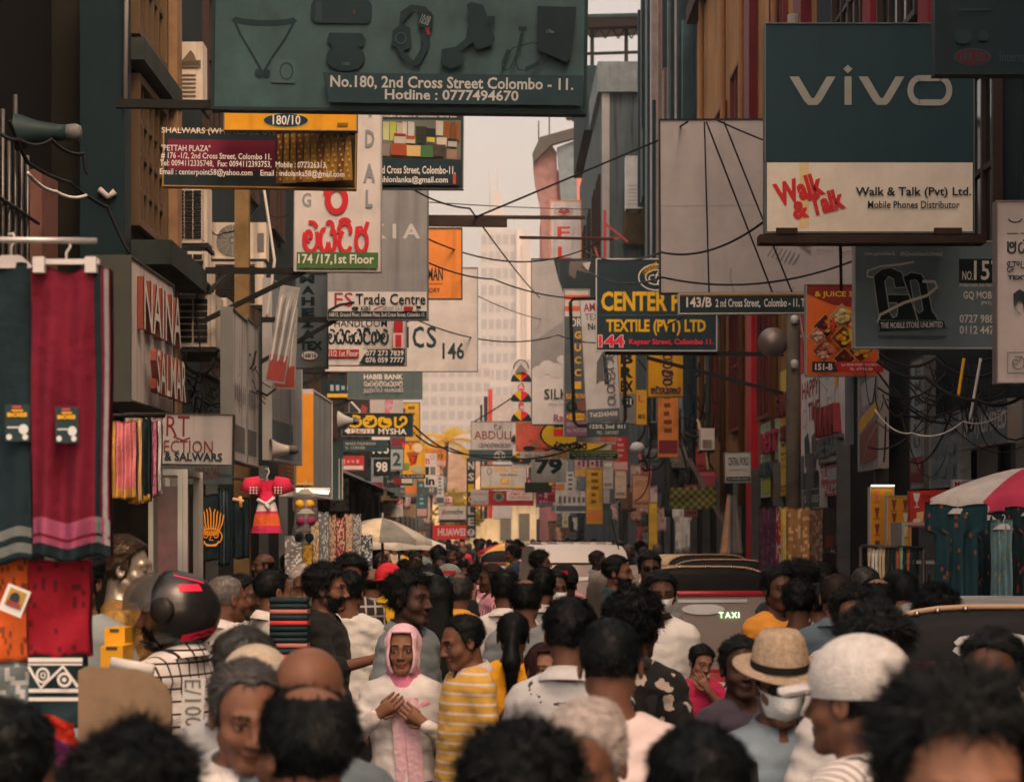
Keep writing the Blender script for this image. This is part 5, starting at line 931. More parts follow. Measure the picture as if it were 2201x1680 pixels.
def clothm(kind):
    m = bpy.data.materials.new('cloth'); m.use_nodes = True; n = m.node_tree; b = n.nodes['Principled BSDF']; L = n.links.new; N = n.nodes.new
    b.inputs['Roughness'].default_value = .85; b.inputs['Specular IOR Level'].default_value = .15; b.inputs['Sheen Weight'].default_value = .08
    oi = N('ShaderNodeObjectInfo'); tc = N('ShaderNodeTexCoord'); sp = N('ShaderNodeSeparateXYZ'); L(tc.outputs['Object'], sp.inputs[0])
    nz = N('ShaderNodeTexNoise'); nz.inputs['Scale'].default_value = 6; nz.inputs['Detail'].default_value = 5; L(tc.outputs['Object'], nz.inputs['Vector'])
    rm = N('ShaderNodeMapRange'); rm.inputs[1].default_value = .3; rm.inputs[2].default_value = .7; rm.inputs[3].default_value = .82; rm.inputs[4].default_value = 1.1; L(nz.outputs[0], rm.inputs[0])
    base = oi.outputs['Color']
    def math_(op, a, bb=None):
        q = N('ShaderNodeMath'); q.operation = op
        (L(a, q.inputs[0]) if not isinstance(a, float) else setattr(q.inputs[0], 'default_value', a))
        if bb is not None: (L(bb, q.inputs[1]) if not isinstance(bb, float) else setattr(q.inputs[1], 'default_value', bb))
        return q.outputs[0]
    def line(ax, per, w_):
        fr = math_('FRACT', math_('DIVIDE', math_('ADD', sp.outputs[ax], 10.), per)); return math_('LESS_THAN', fr, w_)
    def over(fac, c):
        nonlocal base
        mx = N('ShaderNodeMix'); mx.data_type = 'RGBA'; L(fac, mx.inputs[0]); L(base, mx.inputs[6]); mx.inputs[7].default_value = (*c, 1); base = mx.outputs[2]
    if kind == 'check': over(math_('MAXIMUM', line(0, .042, .17), line(2, .042, .17)), (.02, .022, .024))
    if kind == 'tartan': over(math_('MAXIMUM', line(0, .06, .2), line(2, .06, .2)), (.4, .38, .36))
    if kind == 'hstripe': over(line(2, .045, .26), (.66, .6, .54))
    if kind == 'dstripe': over(line(2, .04, .3), (.05, .05, .055))
    if kind == 'vstripe': over(line(0, .022, .2), (.06, .06, .065))
    if kind == 'orange': over(line(2, .035, .12), (.1, .05, .02))
    if kind in ('floral', 'print', 'leopard'):
        vo = N('ShaderNodeTexVoronoi'); vo.inputs['Scale'].default_value = {'floral': 13, 'print': 16, 'leopard': 34}[kind]; vo.inputs['Randomness'].default_value = 1.
        n2 = N('ShaderNodeTexNoise'); n2.inputs['Scale'].default_value = 22; L(tc.outputs['Object'], n2.inputs['Vector'])
        va = N('ShaderNodeVectorMath'); va.operation = 'MULTIPLY_ADD'; L(n2.outputs['Color'], va.inputs[0]); va.inputs[1].default_value = (.07, .07, .07); L(tc.outputs['Object'], va.inputs[2]); L(va.outputs[0], vo.inputs['Vector'])
        over(math_('LESS_THAN', vo.outputs['Distance'], {'floral': .36, 'print': .22, 'leopard': .34}[kind]), {'floral': (.52, .45, .38), 'print': (.05, .052, .055), 'leopard': (.03, .03, .032)}[kind])
    s_ = N('ShaderNodeVectorMath'); s_.operation = 'SCALE'; L(base, s_.inputs[0]); L(rm.outputs[0], s_.inputs['Scale']); L(s_.outputs[0], b.inputs['Base Color'])
    bp = N('ShaderNodeBump'); bp.inputs['Strength'].default_value = .55; bp.inputs['Distance'].default_value = .02; n3 = N('ShaderNodeTexNoise'); n3.inputs['Scale'].default_value = 11; n3.inputs['Detail'].default_value = 3; n3.inputs['Distortion'].default_value = .3
    L(tc.outputs['Object'], n3.inputs['Vector']); L(n3.outputs[0], bp.inputs['Height']); L(bp.outputs[0], b.inputs['Normal']); return m
CLOTH = {k: clothm(k) for k in ('plain', 'check', 'tartan', 'hstripe', 'dstripe', 'vstripe', 'orange', 'floral', 'print', 'leopard')}
MASKM = M(A(196, 186, 178), .8, var=.1, scale=20, bump=.3)
def head_grid(nt, npj, t0, t1, p0, p1, off, fn=None):
    """patch of the face/skull surface pushed out by off, in head space: azimuth t (0 = forward), elevation p"""
    rows = []
    for j in range(npj + 1):
        row = []
        for i in range(nt + 1):
            t = R(t0 + (t1 - t0) * i / nt); p = R(p0 + (p1 - p0) * j / npj); d = np.array((math.sin(t) * math.cos(p), math.cos(t) * math.cos(p), math.sin(p)))
            best = 0
            for c, r_ in (((0, -.02, .036), (.076, .097, .080)), ((0, .028, -.028), (.060, .062, .085))):
                o_ = (np.array((0, 0, 0)) - c) / r_; dd = d / r_; a_ = dd @ dd; b_ = o_ @ dd; q = b_ * b_ - a_ * (o_ @ o_ - 1)
                if q > 0: best = max(best, (-b_ + math.sqrt(q)) / a_)
            r0 = best + (off if not callable(off) else off(t, p)); row.append(d * r0)
        rows.append(row)
    return rows
def wear(name, rows_list, T, mat, par, close=False):
    m = MB()
    for rows in rows_list: m.grid([[tuple(T(q)) for q in r] for r in rows], close=close)
    return m.build(name, mat, par)
PPL = {}
def person(label, u, vtop, Y, rot, hair='short', hc='black', skin=(.25, .12, .075), shirt=('tee', (.5, .5, .5), 'plain'), pose='stand', hd=(0, 0, 0), face='man', fat=0., trousers=(.03, .033, .04), group=None, beard=None, mask=False, H=None, base=0., fine=.0062, seed=0, extra=None, far=False, lift=None):
    if H is None: H = CZ - (vtop - V0) / F * Y - base
    sc_ = (H - .012) / 1.70
    o = bpy.data.objects.new('person', body_mesh(pose, hd, fine, face, fat)); C.objects.link(o)
    tag(o, label, 'person', group or 'people filling the street'); o.color = (*skin, 1)
    o.location = ((u - U0) / F * Y, Y, base); o.rotation_euler = (0, 0, R(rot)); o.scale = (sc_,) * 3
    def child(name, me, col=(1, 1, 1), pat=None):
        c = bpy.data.objects.new(name, me); C.objects.link(c); c.parent = o; c.color = (*col, 1)
        if pat: c.material_slots[0].link = 'OBJECT'; c.material_slots[0].material = CLOTH[pat]
        return c
    if hair: child('hair', hair_mesh(hair, hc, hd, seed))
    if beard: child('beard', hair_mesh('beard', beard, hd, 1))
    kind, col, pat = shirt; sl = {'tee': 'short', 'polo': 'short', 'shirt': 'short', 'long': 'long', 'lshirt': 'long', 'rolled': 'rolled', 'dress': 'short'}[kind]
    child('shirt' if kind != 'dress' else 'dress', shirt_mesh(pose, sl, fat, 'v' if kind in ('shirt', 'lshirt') else 'round', .86 if kind != 'dress' else .5), col, pat)
    if kind in ('polo', 'shirt', 'lshirt', 'rolled'): child('collar', collar_mesh(), (.55, .5, .46) if pat == 'hstripe' else tuple(min(.8, c * 1.08) for c in col), None if pat in ('orange', 'hstripe', 'dstripe', 'floral', 'print') else pat)
    if kind != 'dress' or True: child('trousers', trouser_mesh(), trousers)
    T, m = head_T(hd)
    if mask:
        rows = head_grid(16, 10, -74, 74, -60, -8, lambda t, p: .008 + .036 * math.exp(-(t / .36) ** 2) * math.exp(-((p + .38) / .42) ** 2))
        wear('face_mask', [rows], T, MASKM, o)
        for s_ in (-1, 1): MB().tube([tuple(T(q)) for q in ((s_ * .058, .05, -.03), (s_ * .075, .0, -.0), (s_ * .082, -.02, .012))], .0015, 4).build('mask_strap', MASKM, o)
    if extra: extra(o, T)
    return o
# ---------------------------------------------------------------- things worn on the head
def dome(T, par, name, mat, off=.02, p0=5, n=30, k=10, squash=1., fn=None):
    rows = head_grid(n, k, 0, 360 - 360 / n, p0, 89, fn or off); return wear(name, [[r for r in rows]], T, mat, par, close=True)
def cap(col, brim_rot=0, mark=None, knit=False):
    def f(o, T):
        mt = M(col, .85, var=.2, scale=40, bump=.4); h = dome(T, o, 'cap', mt, lambda t, p: .018 + (.012 if knit else .006) * math.sin(p))
        m = MB(); a0 = R(brim_rot); rows = []
        for j in range(5):
            rows.append([tuple(T((math.sin(a0 + R(x)) * (.085 + .0165 * j) * 1.0, math.cos(a0 + R(x)) * (.105 + .0165 * j) - .006, .036 - .003 * j - .004 * abs(x / 30) ** 2))) for x in range(-48, 49, 8)])
        m.grid(rows); m.grid([[(p[0], p[1], p[2] - .006) for p in r] for r in rows]); m.build('cap_brim', mt, o)
        if mark:
            a1 = R(brim_rot); MB().grid([[tuple(T((math.sin(a1 + R(x)) * .103, math.cos(a1 + R(x)) * .128 - .012 - (z - .07) * .5, z))) for x in range(-24, 25, 6)] for z in (.065, .078, .092)]).build('cap_badge', M(mark, .6), o)
    return f
def fedora(o, T):
    mt = M(A(160, 132, 108), .9, var=.35, scale=60, bump=.5); m = MB(); n = 36; rows = []
    for r_, z, pin in ((.088, .052, 0), (.089, .08, 0), (.085, .11, 0), (.08, .15, .012), (.066, .172, .02), (.04, .165, .012), (.004, .15, 0)):
        rows.append([tuple(T(((r_ - pin * abs(math.sin(a)) * .6) * math.sin(a), (r_ * 1.2 - pin * .4) * math.cos(a) - .018, z + .012 * math.cos(a) * (1 if z > .14 else 0) - .01 * math.cos(a)))) for a in [2 * math.pi * i / n for i in range(n)]])
    m.grid(rows, close=True); rows = []
    for r_, z in ((.086, .054), (.11, .046), (.135, .044), (.15, .05), (.15, .046), (.11, .041), (.086, .05)):
        rows.append([tuple(T((r_ * math.sin(a) * .98, r_ * 1.14 * math.cos(a) - .018, z - .022 * math.cos(a) * r_ / .15 + .014 * abs(math.sin(a)) * (r_ / .15) ** 2))) for a in [2 * math.pi * i / n for i in range(n)]])
    m.grid(rows, close=True); h = m.build('hat', mt, o)
    rows = [[tuple(T((r_ * math.sin(a), r_ * 1.2 * math.cos(a) - .018, z - .01 * math.cos(a)))) for a in [2 * math.pi * i / n for i in range(n)]] for r_, z in ((.0905, .056), (.0915, .068), (.0905, .08))]
    MB().grid(rows, close=True).build('hat_band', M((.012, .014, .015), .7), h)
    glasses(o, T); strap(o, -1, (.02, .024, .026))
def glasses(o, T):
    m = MB()
    for s_ in (-1, 1):
        m.add([tuple(T((s_ * .033 + .026 * math.cos(a), .099 - .02 * abs(math.cos(a) * s_ + .0) * (1 if math.cos(a) * s_ > 0 else 0), .002 + .019 * math.sin(a)))) for a in [2 * math.pi * i / 14 for i in range(14)]], [tuple(range(14))])
        m.tube([tuple(T((s_ * .058, .085, .006))), tuple(T((s_ * .078, .0, .008)))], .002, 4)
    m.tube([tuple(T((-.01, .102, .008))), tuple(T((.01, .102, .008)))], .002, 4); m.build('sunglasses', glassm((.008, .008, .009), .1), o)
def strap(o, side, col):
    pts = []
    for a in range(0, 181, 15):
        t = R(a); pts.append((side * .11, -.125 * math.cos(t) * (1 if a < 90 else 1.0), 1.18 + .235 * math.sin(t)))
    m = MB(); m.grid([[(p[0] - .022, p[1], p[2]) for p in pts], [(p[0] + .022, p[1], p[2]) for p in pts]]); m.grid([[(p[0] - .022, p[1] * .97, p[2] - .006) for p in pts], [(p[0] + .022, p[1] * .97, p[2] - .006) for p in pts]]); m.build('bag_strap', M(col, .8), o)
def two_straps(col):
    def f(o, T): strap(o, -1, col); strap(o, 1, col)
    return f
def backpack(col):
    def f(o, T):
        strap(o, -1, (.02, .02, .022)); strap(o, 1, (.02, .02, .022)); m = MB(); m.lathe((0, .2, .98), [(.05, 0), (.14, .02), (.15, .2), (.13, .34), (.06, .4)], 14); m.build('backpack', M(col, .7, var=.3), o)
    return f
def helmet(o, T):
    n = 40; blk = M((.016, .018, .02), .25, var=.1, spec=.6); rows = []
    def pt(t, p, k=1.): return tuple(T((.128 * k * math.sin(t) * math.cos(p), .158 * k * math.cos(t) * math.cos(p) - .012, .138 * k * math.sin(p) + .012)))
    m = MB()
    m.grid([[pt(2 * math.pi * i / n, R(p)) for i in range(n)] for p in range(14, 91, 7)], close=True)           # crown
    m.grid([[pt(R(62 + i * 236 / 30), R(p)) for i in range(31)] for p in range(-52, 15, 6)])                        # sides and back, open at the face
    m.grid([[pt(R(62 + i * 236 / 30), R(p), .9) for i in range(31)] for p in range(-52, 15, 6)])
    m.grid([[pt(R(-62 + i * 124 / 14), R(p), 1.04) for i in range(15)] for p in range(-56, -43, 4)])
    h = m.build('helmet', blk, o)
    MB().grid([[pt(R(-66 + i * 132 / 20), R(p), 1.06 + .10 * max(0, 1 - abs(p - 30) / 40)) for i in range(21)] for p in range(2, 63, 6)]).build('visor', glassm((.12, .12, .12), .08, .55), o)
    m = MB()
    for s_ in (-1, 1): m.lathe(T((s_ * .127, .02, .02)), [(.042, -.012), (.042, .012)], 22, 'X')
    m.build('visor_hinge', M((.03, .032, .034), .3), o)
    m = MB()
    for s_ in (-1, 1):
        m.grid([[pt(s_ * R(100 + i * 6), R(p), 1.012) for i in range(7)] for p in (30, 36, 42)]); m.grid([[pt(s_ * R(104 + i * 9), R(-46 + i * 2 + q), 1.012) for i in range(8)] for q in (0, 6, 13)]); m.grid([[pt(s_ * R(92 + i * 10), R(60 - i * 3 + q), 1.012) for i in range(7)] for q in (0, 4)])
    m.build('decal', M(A(196, 34, 58), .35), o)
    m = MB()
    for s_ in (-1, 1): m.grid([[pt(s_ * R(118 + i * 9), R(-40 + i * 2 + (i % 2) * 5 + q), 1.018) for i in range(6)] for q in (0, 3)])
    m.build('decal_mark', M((.02, .02, .02), .4), o)
def hijab(col, col2, drape=True):
    def f(o, T):
        mt = M(col, .9, var=.18, scale=9, bump=.4); mt2 = M(col2, .9, var=.25, scale=9, bump=.4); off = lambda t, p: .016 + .008 * math.sin(t * 9) * math.cos(p) * (p < .6) + (.03 * max(0, -p) * (1 if math.cos(t) < .3 else .5))
        wear('headscarf', [head_grid(40, 22, 43, 317, -62, 88, off), head_grid(14, 8, -44, 44, 50, 88, lambda t, p: .017)], T, mt, o)
        m = MB(); n = 32
        edge = head_grid(1, 20, 42, 43, -60, 52, lambda t, p: .02); m.tube([tuple(T(r[0])) for r in edge] , .008, 6); edge = head_grid(1, 20, -43, -42, -60, 52, lambda t, p: .02); m.tube([tuple(T(r[0])) for r in edge], .008, 6)
        top = head_grid(12, 1, -42, 42, 51, 52, lambda t, p: .02); m.tube([tuple(T(q)) for q in top[0]], .008, 6); m.build('scarf_edge', mt, o)
        rows = []
        for j in range(9):
            q = j / 8; rr_ = .075 + .075 * q ** 1.3; z = 1.50 - .16 * q
            rows.append([((rr_ + .006 * math.sin(7 * a + j)) * math.sin(a) * (1.15 if j > 3 else 1.), .022 - (rr_ * .95 + .006 * math.cos(5 * a)) * math.cos(a), z - .05 * q * math.cos(a) + .02 * math.sin(2 * a) * q) for a in [2 * math.pi * i / n for i in range(n)]])
        MB().grid(rows, close=True).build('scarf_drape', mt2, o)
        if drape:
            m = MB(); m.grid([[(.02 + .035 * math.sin(i * .9) * .3 + (i - 4) * .016 + .03 * j / 8, -.145 - .012 * math.sin(i * 1.6) - .01 * j / 8 + .02 * (j / 8) ** 2, 1.36 - .055 * j) for i in range(9)] for j in range(9)]); m.build('scarf_end', mt, o)
    return f
TN = {'d': (.10, .05, .033), 'm': (.17, .083, .053), 'l': (.24, .125, .082), 'k': (.065, .034, .025)}
W_ = A(176, 162, 154); S_ = A(80, 84, 86); B_ = (.007, .012, .014); DB = A(40, 48, 51); LG = A(140, 134, 132)
p = person
# ---- closest, out of focus
p('dark haired head at the bottom left corner, seen from behind', 12, 1505, 3.3, 175, 'short', skin=TN['m'], shirt=('tee', B_, 'plain'))
p('black haired head low in front of the plywood sheet, seen from behind', 292, 1572, 2.95, 178, 'tousled', skin=TN['m'], shirt=('tee', DB, 'plain'), fat=.02)
p('man with greying moustache looking down past a thinning head at lower left', 522, 1408, 4.5, 12, 'receding', 'salt', TN['m'], ('shirt', W_, 'plain'), hd=(8, 14, 0), beard=None)
p('man with thinning crown close to the camera, ear and cheek turned left', 655, 1462, 3.5, -142, 'crown', 'black', TN['m'], ('polo', S_, 'plain'), fat=.03)
p('bald man with shiny brown scalp and grey shirt seen from behind', 664, 1378, 4.5, 172, None, 'black', TN['m'], ('polo', S_, 'plain'), hd=(0, 8, 0), fat=.02)
p('grey haired head behind a pale cap at left', 530, 1347, 5.6, 160, 'short', 'salt', TN['m'], ('shirt', LG, 'plain'))
p('person in beige cap with white lettering seen from behind', 548, 1392, 5.0, -160, 'crop', 'black', TN['m'], ('shirt', LG, 'plain'), extra=cap(A(150, 130, 112), 180, A(220, 210, 200)))
p('large dark head at bottom centre, seen from behind', 1118, 1562, 2.95, 178, 'tousled', 'black', TN['m'], ('tee', B_, 'plain'), fat=.02, seed=2)
p('white haired man with forehead lowered near bottom centre', 1270, 1484, 3.9, -22, 'receding', 'white', TN['m'], ('shirt', W_, 'plain'), hd=(0, 24, 0))
p('short black haired man in pale pink white shirt seen from behind', 1312, 1322, 5.2, 176, 'crop', 'black', TN['m'], ('tee', A(196, 168, 160), 'plain'), fat=.02)
p('dark haired man in white printed shirt seen from behind', 1225, 1284, 6.7, 168, 'short', 'black', TN['m'], ('shirt', A(160, 150, 146), 'print'), fat=.02, seed=1)
p('curly haired person in black floral shirt with backpack strap', 1366, 1272, 7.4, 150, 'curly', 'black', TN['m'], ('shirt', (.016, .018, .02), 'floral'), extra=backpack((.015, .017, .018)))
p('dark head at bottom right of centre, seen from behind', 1500, 1555, 3.15, 182, 'short', 'black', TN['m'], ('tee', B_, 'plain'), fat=.02, seed=3)
p('man in straw fedora, dark glasses and white mask with a bag strap', 1676, 1382, 5.9, 4, 'crop', 'black', TN['m'], ('shirt', A(112, 118, 122), 'plain'), hd=(0, 6, 0), mask=True, extra=fedora)
p('man in white knitted cap turned away to the left', 1838, 1378, 4.3, -128, 'crop', 'black', TN['m'], ('shirt', A(176, 160, 152), 'vstripe'), fat=.03, extra=cap(A(176, 162, 154), 0, None, True))
p('huge blurred head with bare forehead at the bottom right corner', 2045, 1452, 2.42, 4, 'tousled', 'black', TN['l'], ('tee', B_, 'plain'), hd=(0, 8, 0), seed=4)
p('curly fringed man facing the camera behind the white cap', 1880, 1310, 5.6, -8, 'curly', 'black', TN['m'], ('shirt', W_, 'plain'), hd=(0, 10, 0))
p('shadowed man in front of the three wheeler windscreen at right', 2132, 1352, 5.2, -24, 'short', 'black', TN['d'], ('tee', DB, 'plain'))
# ---- girl, rider and the sharp ones
p('girl in white tunic and pink headscarf holding the scarf at her chest', 866, 1340, 8.9, -4, None, 'black', (.22, .115, .07), ('long', A(174, 160, 153), 'plain'), 'girl', face='woman', fine=.0048, extra=hijab(A(192, 148, 152), A(184, 100, 120)))
p('man in mustard polo with white stripes looking down to the left', 1003, 1316, 8.7, -66, 'receding', 'black', TN['m'], ('polo', A(176, 130, 58), 'hstripe'), hd=(0, 14, 0), fat=.015, fine=.005)
p('helmeted rider in white checked shirt seen from behind', 372, 1240, 7.1, -118, 'crop', 'black', TN['m'], ('shirt', A(176, 160, 152), 'check'), 'ride', hd=(34, 0, 0), fat=.015, extra=helmet, beard='black')
p('bearded man in black shirt pointing to the right', 703, 1215, 11, 82, 'tousled', 'black', TN['m'], ('rolled', (.014, .017, .018), 'plain'), 'point', beard='black', fine=.005)
p('dark curly haired man in grey shirt in profile behind the girl', 882, 1229, 9.6, 58, 'tousled', 'black', TN['k'], ('shirt', A(96, 98, 98), 'plain'), beard=None, fine=.005, seed=5)
p('masked man in open white shirt walking in front of the brown three wheeler', 1420, 1229, 11, 3, 'part', 'black', TN['d'], ('shirt', A(196, 182, 172), 'plain'), mask=True, fine=.005)
p('grey stubbled man in white floral shirt turned to the right at left', 489, 1234, 10.4, 128, 'crop', 'grey', TN['m'], ('shirt', A(186, 172, 162), 'print'), fine=.0055)
p('man with moustache in vertical striped shirt beside the floral shirt', 522, 1234, 11.2, 74, 'short', 'black', TN['d'], ('shirt', W_, 'vstripe'))
p('man in white polo leaning to look right at left of the cloth stack', 588, 1222, 11, 124, 'crop', 'black', TN['m'], ('polo', A(196, 182, 170), 'plain'), fine=.0055, seed=2)
p('white haired man looking down with his mask under the chin', 652, 1212, 12.6, 8, 'short', 'white', TN['m'], ('shirt', A(190, 176, 164), 'plain'), hd=(0, 16, 0), beard='white')
p('young man with tall curly hair in dark checked shirt facing the camera', 754, 1196, 13, 10, 'curly', 'black', TN['m'], ('shirt', (.03, .033, .035), 'tartan'), hd=(0, 6, 0))
p('man in plain white tee behind the bearded man, seen from behind', 752, 1226, 11.8, 170, 'short', 'black', TN['m'], ('tee', A(196, 182, 172), 'plain'), seed=6)
p('bald man in grey striped polo seen from behind', 802, 1218, 14.4, 168, 'bald', 'black', TN['m'], ('polo', A(120, 116, 112), 'dstripe'))
p('man in red cap and bright yellow polo seen from behind', 836, 1212, 14, 172, 'crop', 'black', TN['m'], ('polo', A(226, 164, 34), 'plain'), extra=cap(A(180, 40, 50), 180))
p('balding man in orange striped shirt seen from behind', 986, 1230, 12.2, 176, 'crown', 'salt', TN['m'], ('shirt', A(204, 130, 46), 'orange'), fine=.0055)
p('person in grey and black cap with red badge', 962, 1214, 13.8, -150, 'short', 'black', TN['m'], ('tee', B_, 'plain'), extra=cap(A(110, 106, 104), 150, A(190, 60, 50)))
p('woman with tied back hair in profile behind the curly haired man', 944, 1242, 12.4, -62, 'pony', 'black', TN['l'], ('tee', DB, 'plain'), face='woman')
p('masked man in camouflage cap and dark tee', 916, 1232, 11.4, 52, 'crop', 'black', TN['m'], ('tee', (.022, .026, .028), 'plain'), mask=True, extra=cap(A(84, 86, 80), 0))
p('man in white polo with navy collar line seen from behind', 1086, 1226, 12, 174, 'short', 'black', TN['m'], ('polo', A(186, 172, 164), 'plain'), seed=7, fine=.0055)
p('man with thinning crown in grey tee seen from behind', 1130, 1241, 10.6, 172, 'crown', 'black', TN['m'], ('tee', A(110, 108, 108), 'plain'), fine=.0055)
p('woman in marigold dress with a long ponytail seen from behind', 1103, 1313, 9.4, 176, 'pony', 'black', TN['d'], ('dress', A(216, 142, 30), 'plain'), face='woman', fine=.0055)
p('man in grey shirt with red and white collar seen from behind', 1165, 1219, 12.2, 170, 'short', 'black', TN['m'], ('polo', A(150, 140, 136), 'plain'), seed=8)
p('man in glasses and pale collared shirt beside the black cap', 1192, 1224, 13, 22, 'short', 'black', TN['d'], ('shirt', A(176, 164, 158), 'plain'), mask=True)
p('person in black cap with red mark and black tee seen from behind', 1213, 1213, 13.2, 170, 'crop', 'black', TN['m'], ('tee', B_, 'plain'), extra=cap((.012, .013, .014), 180, A(190, 40, 50)))
p('bearded man in profile in front of the white van', 1328, 1193, 15, 70, 'short', 'black', TN['m'], ('shirt', DB, 'plain'), beard='black')
p('man in dark glasses behind the masked man', 1396, 1187, 16, 4, 'part', 'black', TN['d'], ('shirt', LG, 'plain'), extra=glasses)
p('small faced woman in dark headscarf beside the printed shirt', 1172, 1380, 8.2, 10, None, 'black', TN['l'], ('dress', A(90, 40, 50), 'plain'), face='woman', extra=hijab((.03, .012, .016), (.03, .012, .016), False))
p('dark man looking right beside the straw fedora, holding the child', 1597, 1366, 7.3, 26, 'short', 'black', TN['k'], ('tee', A(62, 46, 52), 'plain'), 'hold', hd=(-20, 0, 0))
p('small boy in crimson top resting his cheek on his hand', 1500, 1384, 8.3, 14, 'part', 'black', TN['l'], ('tee', A(150, 32, 58), 'plain'), 'kid', hd=(8, 12, 8), face='child', H=.98, base=.52, fine=.007)
# ---- right side crowd
p('man in slate polo with reddish brown hair seen from behind', 1797, 1229, 10.2, 172, 'crop', 'brown', TN['l'], ('polo', A(76, 86, 92), 'plain'), fat=.02, fine=.0055)
p('man with bald crown in dark tee seen from behind at right', 1886, 1239, 9.5, 176, 'crown', 'black', TN['l'], ('tee', DB, 'plain'), fat=.015)
p('long necked man in white and green shirt turned away', 1930, 1220, 9.9, -160, 'crop', 'black', TN['l'], ('polo', A(170, 168, 158), 'tartan'))
p('crop haired man in grey tee left of the bald crown', 1860, 1215, 11.4, 168, 'crop', 'salt', TN['m'], ('tee', A(96, 92, 92), 'plain'))
p('person with red backpack seen from behind', 1716, 1244, 10.4, 172, 'short', 'black', TN['d'], ('tee', A(176, 36, 48), 'plain'), extra=two_straps((.015, .016, .018)))
p('smiling man in orange yellow tee right of the brown three wheeler', 1672, 1217, 11.4, 24, 'part', 'black', TN['d'], ('tee', A(206, 130, 50), 'plain'))
p('young man in profile looking left at right', 1712, 1208, 12.2, -74, 'tousled', 'black', TN['m'], ('tee', A(150, 100, 110), 'plain'))
p('man in dark checked shirt left of the slate polo', 1764, 1250, 11, 160, 'short', 'black', TN['m'], ('shirt', (.03, .032, .034), 'tartan'), seed=4)
p('man in black cap behind the slate polo', 1772, 1207, 14, 160, 'short', 'black', TN['m'], ('tee', LG, 'plain'), seed=3)
p('curly haired man in sunglasses facing the camera', 1834, 1266, 9, -6, 'curly', 'black', TN['l'], ('shirt', W_, 'plain'), extra=glasses, seed=2)
p('big black haired head in front of the hanging teal shirts', 2010, 1262, 8.6, 178, 'tousled', 'black', TN['d'], ('tee', DB, 'plain'), seed=9)
p('man with arms in a checked shirt right of the brown three wheeler', 1700, 1250, 12.6, 165, 'short', 'black', TN['m'], ('shirt', A(110, 104, 102), 'tartan'), seed=5)
p('dark faced man near the fabric rolls', 1690, 1206, 14, -20, 'short', 'black', TN['k'], ('tee', DB, 'plain'))
# ---- left stall people
p('stall keeper behind the mannequin facing the camera', 298, 1200, 10.4, 18, 'crop', 'black', TN['d'], ('tee', (.02, .022, .024), 'plain'), beard='black')
p('stall keeper in grey tee with bent bare arm behind the sarongs', 168, 1178, 8.2, -12, 'short', 'black', TN['m'], ('tee', A(110, 110, 108), 'plain'), 'akimbo')
p('person with raised hand and bangle by the cap wearers', 925, 1214, 13.4, 158, 'long', 'black', TN['m'], ('long', B_, 'plain'), 'raise', face='woman')
p('woman with long black hair in black top near the white polo', 938, 1236, 11.2, 176, 'long', 'black', TN['m'], ('tee', B_, 'plain'), face='woman', seed=3)
# ---- the rest of the crowd thinning towards the far end
rc_ = random.Random(21); taken = []
HST = [('short', 'black', 'short black hair'), ('short', 'salt', 'greying hair'), ('tousled', 'black', 'tousled black hair'), ('crown', 'black', 'a thinning crown'), ('crop', 'black', 'close cropped hair'), ('curly', 'black', 'curly hair'), ('long', 'black', 'long hair'), ('short', 'brown', 'brown hair'), ('bald', 'black', 'a bald head'), ('short', 'grey', 'grey hair')]
SHC = [('white', W_), ('charcoal', A(50, 54, 56)), ('brown', A(90, 70, 58)), ('grey', A(110, 108, 106)), ('black', B_), ('slate', S_), ('maroon', A(110, 36, 46)), ('mustard', A(200, 140, 40)), ('pink', A(196, 130, 140)), ('beige', A(170, 146, 120)), ('navy', A(34, 40, 50)), ('red', A(170, 44, 50)), ('olive', A(90, 90, 60)), ('steel grey', A(110, 118, 122))]
GAR = [('polo', 'polo'), ('tee', 'tee'), ('shirt', 'collared shirt'), ('long', 'long sleeved top')]
FC = [('facing the camera', 0), ('seen from behind', 178), ('seen from behind', 170), ('turned left', -80), ('turned right', 80), ('walking away', 186)]
VEH = [(1.13, 27.8, .8, 4.2), (1.86, 19.3, .8, 3.4), (2.33, 9.2, .8, 3.), (2.62, 24.5, .8, 3.4), (3.1, 30.7, .8, 3.4), (.3, 38.4, .8, 3.4)]
used = set(); n_ = 0
for k in range(2500):
    if n_ >= 160: break
    Y = 15.5 + 58 * rc_.random() ** 1.25; X = rc_.uniform(-2.75, 3.4) if Y > 20 else rc_.uniform(-2.6, 3.2)
    if any(abs(X - a) < c + .25 and abs(Y - b) < d * .62 + .3 for a, b, c, d in VEH): continue
    if Y < 18.2 and .8 < X < 2.7: continue
    if any((X - a) ** 2 + (Y - b) ** 2 < (.36 + .005 * Y) ** 2 for a, b in taken): continue
    h = rc_.choice(HST); s_ = rc_.choice(SHC); g = rc_.choice(GAR); f_ = rc_.choice(FC)
    H = rc_.uniform(1.5, 1.76) + .004 * (Y - 15); H = min(H, 1.82)
    u = U0 + X / Y * F; area = 'at left' if X < -1.3 else ('at right' if X > 2.2 else 'mid street')
    dist = 'before the van' if Y < 26 else ('beyond the van' if Y < 40 else 'far away')
    lb = f"person with {h[2]} in {s_[0]} {g[1]}, {f_[0]}, {area}, {dist}"
    if lb in used: continue
    if len(lb.split()) > 16: lb = f"person with {h[2]} in {s_[0]} {g[1]}, {area}, {dist}"
    if lb in used: continue
    used.add(lb); taken.append((X, Y)); n_ += 1
    ex = None
    person(lb, u, 0, Y, f_[1] + rc_.uniform(-14, 14), h[0], h[1], TN[rc_.choice('dmmlk')], (g[0], s_[1], rc_.choice(['plain'] * 4 + ['tartan', 'dstripe', 'print', 'vstripe'])), face='woman' if h[0] == 'long' else 'man', H=H, fine=.0075, seed=0, group='people in the far crowd')
